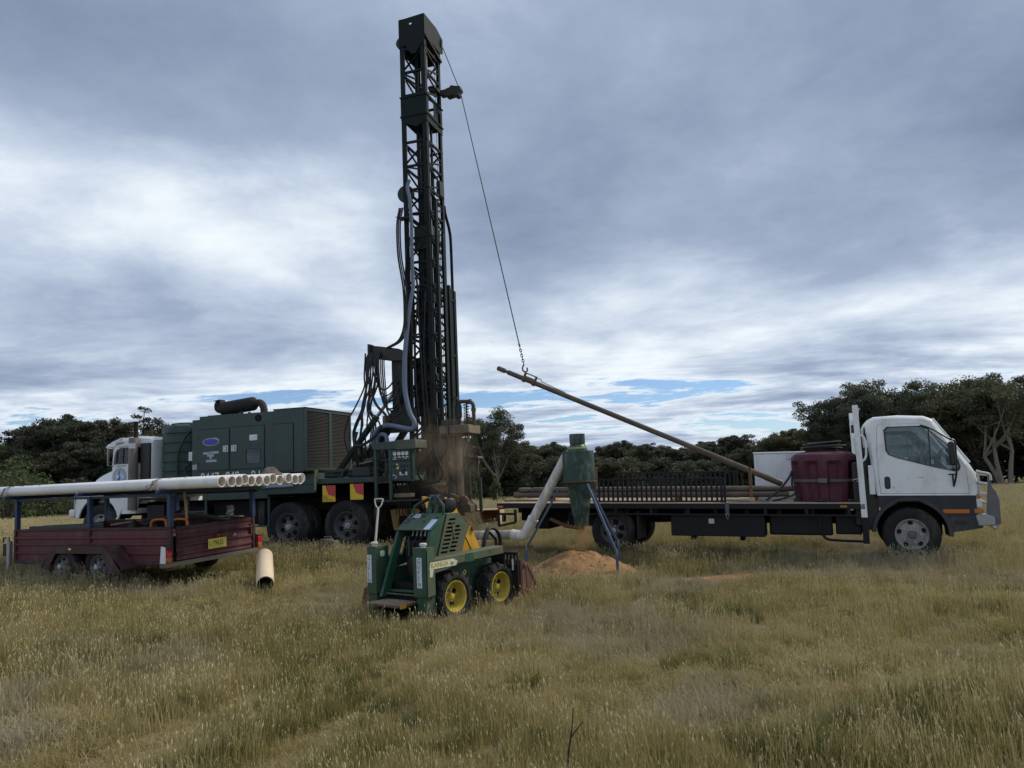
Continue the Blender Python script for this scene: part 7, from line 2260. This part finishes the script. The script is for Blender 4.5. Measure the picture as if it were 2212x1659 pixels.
    for i in range(13):
        x, y = 34 + i * 2.3 + rnd.uniform(-.6, .6), 84.5 + rnd.uniform(-1, 2.5)
        plant(V['d'] if i % 2 else B['u'], 'gum_tree' if i % 2 else 'shrub', 'shorter gum filling the back of the tall grove' if i % 2 else 'dark shrub at the back of the tall grove', 'tree' if i % 2 else 'shrub', x, y, rnd.uniform(5.0, 8.0), rnd.random() * 360, 'short gums in the tall grove' if i % 2 else 'shrubs in the tall grove', 1.35)


forest()


# ================================================================== grass
def grass_mat(name, stops, rough=.7, trans=.35):
    m = bpy.data.materials.new(name)
    m.use_nodes = True
    nt = m.node_tree
    nt.nodes.clear()
    L = nt.links.new
    g = N(nt, 'ShaderNodeNewGeometry')
    oi = N(nt, 'ShaderNodeObjectInfo')
    n1 = N(nt, 'ShaderNodeTexNoise', i_Scale=0.55, i_Detail=5.0, i_Roughness=.65)
    L(g.outputs['Position'], n1.inputs['Vector'])
    n2 = N(nt, 'ShaderNodeTexNoise', i_Scale=38.0, i_Detail=2.0)
    L(g.outputs['Position'], n2.inputs['Vector'])
    a1 = N(nt, 'ShaderNodeMath', operation='MULTIPLY_ADD')
    L(n2.outputs[0], a1.inputs[0])
    a1.inputs[1].default_value = .55
    L(n1.outputs[0], a1.inputs[2])
    a2 = N(nt, 'ShaderNodeMath', operation='MULTIPLY_ADD')
    L(oi.outputs['Random'], a2.inputs[0])
    a2.inputs[1].default_value = .30
    L(a1.outputs[0], a2.inputs[2])
    h = N(nt, 'ShaderNodeMath', operation='MULTIPLY')
    L(a2.outputs[0], h.inputs[0])
    h.inputs[1].default_value = .55
    r0 = ramp(nt, stops)
    L(h.outputs[0], r0.inputs[0])
    n3 = N(nt, 'ShaderNodeTexNoise', i_Scale=0.42, i_Detail=4.0, i_Roughness=.6)
    mp3 = N(nt, 'ShaderNodeMapping')
    mp3.inputs['Location'].default_value = (7.3, 2.1, 0)
    L(g.outputs['Position'], mp3.inputs['Vector'])
    L(mp3.outputs[0], n3.inputs['Vector'])
    r3 = ramp(nt, [(.52, 0.0), (.66, .75)])
    L(n3.outputs[0], r3.inputs[0])
    r = N(nt, 'ShaderNodeMix', data_type='RGBA')
    L(r3.outputs[0], r.inputs[0])
    L(r0.outputs[0], r.inputs[6])
    r.inputs[7].default_value = (.42, .365, .265, 1)
    r = type('o', (), {'outputs': [r.outputs[2]]})()
    d = N(nt, 'ShaderNodeBsdfPrincipled')
    d.inputs['Roughness'].default_value = rough
    d.inputs['Specular IOR Level'].default_value = .3
    t = N(nt, 'ShaderNodeBsdfTranslucent')
    L(r.outputs[0], d.inputs['Base Color'])
    L(r.outputs[0], t.inputs['Color'])
    mx = N(nt, 'ShaderNodeMixShader')
    mx.inputs[0].default_value = trans
    L(d.outputs[0], mx.inputs[1])
    L(t.outputs[0], mx.inputs[2])
    o = N(nt, 'ShaderNodeOutputMaterial')
    L(mx.outputs[0], o.inputs[0])
    return m


blade_m = grass_mat('dry_grass_blade', [(.28, (.105, .108, .034)), (.39, (.255, .225, .075)), (.52, (.39, .325, .13)), (.68, (.52, .435, .22))])
straw_m = grass_mat('straw_stem', [(.30, (.25, .215, .085)), (.5, (.42, .345, .155)), (.7, (.54, .455, .26))])
green_m = grass_mat('green_blade', [(.3, (.080, .092, .026)), (.5, (.145, .15, .045)), (.72, (.23, .205, .075))])
head_m = grass_mat('seed_head', [(.30, (.44, .39, .18)), (.5, (.58, .51, .28)), (.72, (.72, .64, .42))], trans=.25)


def tuft(seed, blades, heads, rad, h, hw=1.0, green=0.0, flat=0.0):
    rnd = random.Random(seed)
    V, F, MI = [], [], []
    for b in range(blades):
        a, r = rnd.random() * 6.3, rad * rnd.random() ** .5
        x, y = r * math.cos(a), r * math.sin(a)
        la = rnd.random() * 6.3
        hh = h * rnd.uniform(.45, 1.0)
        bend = hh * (rnd.uniform(.02, .26) if rnd.random() < .8 - flat else rnd.uniform(.3, .8) + flat)
        w = rnd.uniform(.0014, .0030) * hw
        px, py = -math.sin(la) * w, math.cos(la) * w
        o = len(V)
        for t, ww in ((0, 1), (.5, .85)):
            cx, cy, cz = x + math.cos(la) * bend * t * t, y + math.sin(la) * bend * t * t, hh * t
            V += [(cx - px * ww, cy - py * ww, cz), (cx + px * ww, cy + py * ww, cz)]
        V.append((x + math.cos(la) * bend, y + math.sin(la) * bend, hh * (1 - .15 * bend / hh)))
        F += [(o, o + 1, o + 3, o + 2), (o + 2, o + 3, o + 4)]
        MI += [3, 3] if rnd.random() < green else ([0, 0] if rnd.random() < .62 else [1, 1])
    for s in range(heads):
        a, r = rnd.random() * 6.3, rad * rnd.random() ** .5
        x, y = r * math.cos(a), r * math.sin(a)
        la = rnd.random() * 6.3
        hh = h * rnd.uniform(.85, 1.25)
        bend = hh * rnd.uniform(.0, .16)
        w = .0016 * hw
        tx, ty = x + math.cos(la) * bend, y + math.sin(la) * bend
        o = len(V)
        px, py = -math.sin(la) * w, math.cos(la) * w
        mx_, my_ = x + math.cos(la) * bend * .3, y + math.sin(la) * bend * .3
        V += [(x - px, y - py, 0), (x + px, y + py, 0), (mx_ + px, my_ + py, hh * .55), (mx_ - px, my_ - py, hh * .55), (tx + px, ty + py, hh), (tx - px, ty - py, hh)]
        F += [(o, o + 1, o + 2, o + 3), (o + 3, o + 2, o + 4, o + 5)]
        MI += [1, 1]
        # spindle-shaped head that nods outwards
        L_ = rnd.uniform(.020, .042)
        rr = rnd.uniform(.0030, .0052) * hw ** .7
        dv = Vector((math.cos(la) * rnd.uniform(.0, .5), math.sin(la) * rnd.uniform(.0, .5), 1)).normalized()
        u = dv.cross(Vector((math.sin(la), -math.cos(la), .2))).normalized()
        v = dv.cross(u)
        o = len(V)
        base = Vector((tx, ty, hh))
        V.append(tuple(base))
        for t, q in ((.3, 1.0), (.7, .75)):
            for k in range(4):
                c = base + dv * (L_ * t) + (u * math.cos(k * PI / 2) + v * math.sin(k * PI / 2)) * rr * q
                V.append(tuple(c))
        V.append(tuple(base + dv * L_))
        for k in range(4):
            k2 = (k + 1) % 4
            F += [(o, o + 1 + k2, o + 1 + k), (o + 1 + k, o + 1 + k2, o + 5 + k2, o + 5 + k), (o + 5 + k, o + 5 + k2, o + 9)]
            MI += [2, 2, 2]
    me = bpy.data.meshes.new('grass_tuft')
    me.from_pydata(V, [], F)
    for m in (blade_m, straw_m, head_m, green_m):
        me.materials.append(m)
    me.polygons.foreach_set('material_index', MI)
    me.update()
    return me


def scatter_points():
    rng = np.random.default_rng(3)
    out = []

    def band(y0, y1, dens, sc, k0, k1, half=.80, margin=2.5):
        wmax = half * y1 + margin
        n = int(dens * 2 * wmax * (y1 - y0))
        y = y0 + (y1 - y0) * rng.random(n)
        x = (rng.random(n) * 2 - 1) * wmax
        ok = np.abs(x) < half * y + margin
        x, y = x[ok], y[ok]
        m = len(x)
        s = sc * (.75 + .5 * rng.random(m))
        out.append(np.column_stack([x, y, s, k0 + (rng.random(m) * (k1 - k0)).astype(int)]))
    band(2.6, 7.0, 150, 1.0, 0, 6)
    band(7.0, 12, 105, 1.02, 0, 6)
    band(12, 20, 60, 1.12, 0, 6)
    band(20, 36, 16, 1.25, 6, 9, .76)
    band(36, 70, 4.2, 1.5, 6, 9, .76)
    band(70, 125, 1.2, 1.7, 6, 9, .72)
    P = np.concatenate(out)
    x, y, s = P[:, 0], P[:, 1], P[:, 2]
    # patchiness
    def nz(f, ox):
        return np.array([noise.noise(Vector((a * f + ox, b * f, .3))) for a, b in zip(x, y)])
    big = nz(.35, 3.0)
    med = nz(1.1, 9.0)
    s *= .88 * (1 + .25 * big + .26 * med)
    keep = rng.random(len(x)) < np.clip(.92 + .5 * med, .45, 1)
    # bare or flattened places
    def ell(cx, cy, rx, ry, rot=0):
        c, sn = math.cos(rot), math.sin(rot)
        dx, dy = x - cx, y - cy
        return ((dx * c + dy * sn) / rx) ** 2 + ((-dx * sn + dy * c) / ry) ** 2
    d = ell(1.04, 12.45, .95, .82)
    keep &= ~(d < .8)
    s *= np.where(d < 1.6, .55, 1)
    for cx, cy, rx, ry in ((3.0, 11.3, 1.3, .45),):
        d = ell(cx, cy, rx, ry)
        keep &= ~((d < 1.0) & (rng.random(len(x)) < .42))
        s *= np.where(d < 1.1, .6, 1)
    # trodden and driven ground round the machines
    c, sn = math.cos(R(52)), math.sin(R(52))
    lx, ly = (x + .67) * c + (y - 9.4) * sn, -(x + .67) * sn + (y - 9.4) * c
    s *= np.where((lx > -.85) & (lx < 1.45) & (ly > .1) & (ly < 1.1), .45, 1)
    c, sn = math.cos(R(-18)), math.sin(R(-18))
    lx, ly = (x + 4.47) * c + (y - 16.5) * sn, -(x + 4.47) * sn + (y - 16.5) * c
    s *= np.where((lx > -6.5) & (lx < 3.6) & (ly > -.2) & (ly < 2.6), .5, 1)
    c, sn = math.cos(R(-25)), math.sin(R(-25))
    lx, ly = (x + 5.23) * c + (y - 11.8) * sn, -(x + 5.23) * sn + (y - 11.8) * c
    s *= np.where((lx > -3.9) & (lx < .1) & (ly > .1) & (ly < 1.8), .5, 1)
    c, sn = math.cos(R(-22)), math.sin(R(-22))
    lx, ly = (x - 5.48) * c + (y - 11.98) * sn, -(x - 5.48) * sn + (y - 11.98) * c
    s *= np.where((lx > -6.4) & (lx < 1.6) & (ly > .2) & (ly < 2.1), .7, 1)
    # mix of plants in patches
    near_ = y < 20
    gn, fl, fs_ = nz(.55, 21.0), nz(.4, 33.0), nz(.3, 47.0)
    u = rng.random(len(x))
    P[:, 3] = np.where(near_ & (gn > .28) & (u < .32), 9 + (rng.random(len(x)) > .6), P[:, 3])
    P[:, 3] = np.where(near_ & (u > .985), 10, P[:, 3])
    P[:, 3] = np.where(near_ & (fl > .20) & (u < .7), 11, P[:, 3])
    P[:, 3] = np.where(near_ & (fs_ > .22) & (u > .45), 12, P[:, 3])
    # wheel tracks pressed into the grass behind the trailer and the loader
    for ax, ay, bx, by in ((-1.3, 8.6, -3.2, 3.0), (-.45, 8.1, -2.2, 2.6), (1.2, 9.6, 7.5, 8.6), (1.2, 10.4, 8.0, 9.5)):
        tx, ty = bx - ax, by - ay
        ln = math.hypot(tx, ty)
        al = ((x - ax) * tx + (y - ay) * ty) / ln
        pe = np.abs(-(x - ax) * ty + (y - ay) * tx) / ln + .12 * np.sin(al * 1.1)
        tk_ = (al > 0) & (al < ln) & (np.abs(pe) < .17)
        s = np.where(tk_, s * .62, s)
        P[:, 3] = np.where(tk_ & (u < .75), 11, P[:, 3])
    P = P[keep]
    P[:, 2] = s[keep]
    P[:, 2] = np.clip(P[:, 2], .35, 3)
    return P


def grass():
    lib = bpy.data.collections.new('grass_library')
    # 0-5 standing seed grass, 6-8 wide far tufts, 9-10 leafy green clumps, 11 flattened straw, 12 fine bare stems
    for i in range(13):
        if i < 6:
            me = tuft(100 + i, 74, (3, 4, 1, 5, 2, 3)[i], .14, (.175, .20, .14, .235, .12, .185)[i], green=(.1, .05, .25, .0, .3, .1)[i])
        elif i < 9:
            me = tuft(100 + i, 80, 12, .42, .19, 2.4, green=.08)
        elif i < 11:
            me = tuft(100 + i, 90, 1, .13, (.17, .22)[i - 9], 1.6, green=.92, flat=.25)
        elif i == 11:
            me = tuft(100 + i, 95, 1, .20, .13, 1.1, flat=.75)
        else:
            me = tuft(100 + i, 60, 14, .16, .22, .6)
        o = bpy.data.objects.new(f'grass_tuft_{i:02d}', me)
        lib.objects.link(o)
    P = scatter_points()
    n = len(P)
    z = GZ(P[:, 0], P[:, 1])
    me = bpy.data.meshes.new('grass')
    me.vertices.add(n)
    me.vertices.foreach_set('co', np.column_stack([P[:, 0], P[:, 1], z - .012]).ravel())
    rng = np.random.default_rng(8)
    rot = np.column_stack([rng.normal(0, .10, n), rng.normal(0, .10, n), rng.random(n) * 6.283])
    a = me.attributes.new('rot', 'FLOAT_VECTOR', 'POINT')
    a.data.foreach_set('vector', rot.ravel())
    a = me.attributes.new('scl', 'FLOAT', 'POINT')
    a.data.foreach_set('value', P[:, 2])
    a = me.attributes.new('pick', 'INT', 'POINT')
    a.data.foreach_set('value', P[:, 3].astype(int))
    o = bpy.data.objects.new('grass', me)
    COL.objects.link(o)
    tag(o, 'tall dry straw-coloured grass with pale seed heads covering the paddock', 'grass', kind='stuff')
    ng = bpy.data.node_groups.new('grass_scatter', 'GeometryNodeTree')
    ng.interface.new_socket('Geometry', in_out='INPUT', socket_type='NodeSocketGeometry')
    ng.interface.new_socket('Geometry', in_out='OUTPUT', socket_type='NodeSocketGeometry')
    gi = ng.nodes.new('NodeGroupInput')
    go = ng.nodes.new('NodeGroupOutput')
    ci = ng.nodes.new('GeometryNodeCollectionInfo')
    ci.inputs['Collection'].default_value = lib
    ci.inputs['Separate Children'].default_value = True
    ci.inputs['Reset Children'].default_value = True
    ip = ng.nodes.new('GeometryNodeInstanceOnPoints')
    ip.inputs['Pick Instance'].default_value = True

    def attr(nm, typ):
        q = ng.nodes.new('GeometryNodeInputNamedAttribute')
        q.data_type = typ
        q.inputs['Name'].default_value = nm
        return q.outputs[0]
    L = ng.links.new
    L(gi.outputs[0], ip.inputs['Points'])
    L(ci.outputs[0], ip.inputs['Instance'])
    L(attr('pick', 'INT'), ip.inputs['Instance Index'])
    e2r = ng.nodes.new('FunctionNodeEulerToRotation')
    L(attr('rot', 'FLOAT_VECTOR'), e2r.inputs[0])
    L(e2r.outputs[0], ip.inputs['Rotation'])
    L(attr('scl', 'FLOAT'), ip.inputs['Scale'])
    L(ip.outputs[0], go.inputs[0])
    md = o.modifiers.new('scatter', 'NODES')
    md.node_group = ng
    print('grass points', n)


grass()


# ================================================================== drifting drill dust
def dust(name, label, c, rad, dens, seed, col):
    m = bpy.data.materials.new(name + '_volume')
    m.use_nodes = True
    nt = m.node_tree
    nt.nodes.clear()
    L = nt.links.new
    tc = N(nt, 'ShaderNodeTexCoord')
    ln = N(nt, 'ShaderNodeVectorMath', operation='LENGTH')
    L(tc.outputs['Object'], ln.inputs[0])
    fall = N(nt, 'ShaderNodeMapRange', interpolation_type='SMOOTHSTEP')
    L(ln.outputs['Value'], fall.inputs['Value'])
    fall.inputs['From Min'].default_value = .15
    fall.inputs['From Max'].default_value = .98
    fall.inputs['To Min'].default_value = 1.0
    fall.inputs['To Max'].default_value = 0.0
    mp = N(nt, 'ShaderNodeMapping')
    mp.inputs['Location'].default_value = (seed, 0, 0)
    L(tc.outputs['Object'], mp.inputs['Vector'])
    nz = N(nt, 'ShaderNodeTexNoise', i_Scale=2.2, i_Detail=4.0, i_Roughness=.6)
    L(mp.outputs[0], nz.inputs['Vector'])
    r = ramp(nt, [(.42, 0.0), (.62, 1.0)])
    L(nz.outputs[0], r.inputs[0])
    mu = N(nt, 'ShaderNodeMath', operation='MULTIPLY')
    L(fall.outputs[0], mu.inputs[0])
    L(r.outputs[0], mu.inputs[1])
    m2 = N(nt, 'ShaderNodeMath', operation='MULTIPLY')
    L(mu.outputs[0], m2.inputs[0])
    m2.inputs[1].default_value = dens
    pv = N(nt, 'ShaderNodeVolumePrincipled')
    pv.inputs['Color'].default_value = (*col, 1)
    pv.inputs['Anisotropy'].default_value = .3
    L(m2.outputs[0], pv.inputs['Density'])
    o_ = N(nt, 'ShaderNodeOutputMaterial')
    L(pv.outputs[0], o_.inputs['Volume'])
    b = MB().lathe([(math.sin(PI * k / 10), -math.cos(PI * k / 10)) for k in range(11)], (0, 0, 0), (0, 0, 1), 20)
    o = b.build(name, m, None, smooth=0)
    o.location = c
    o.scale = rad
    tag(o, label, None, kind='stuff')


dust('drill_dust', 'brown dust drifting round the drill string at the back of the rig', rg((2.75, .75, 1.75)), (1.1, .7, 1.4), 1.35, 1.0, (.72, .61, .45))
dust('falling_dust', 'brown dust falling from the cyclone cone onto the sand heap', (1.02, 12.42, .68), (.22, .20, .34), 7.0, 4.0, (.55, .36, .18))
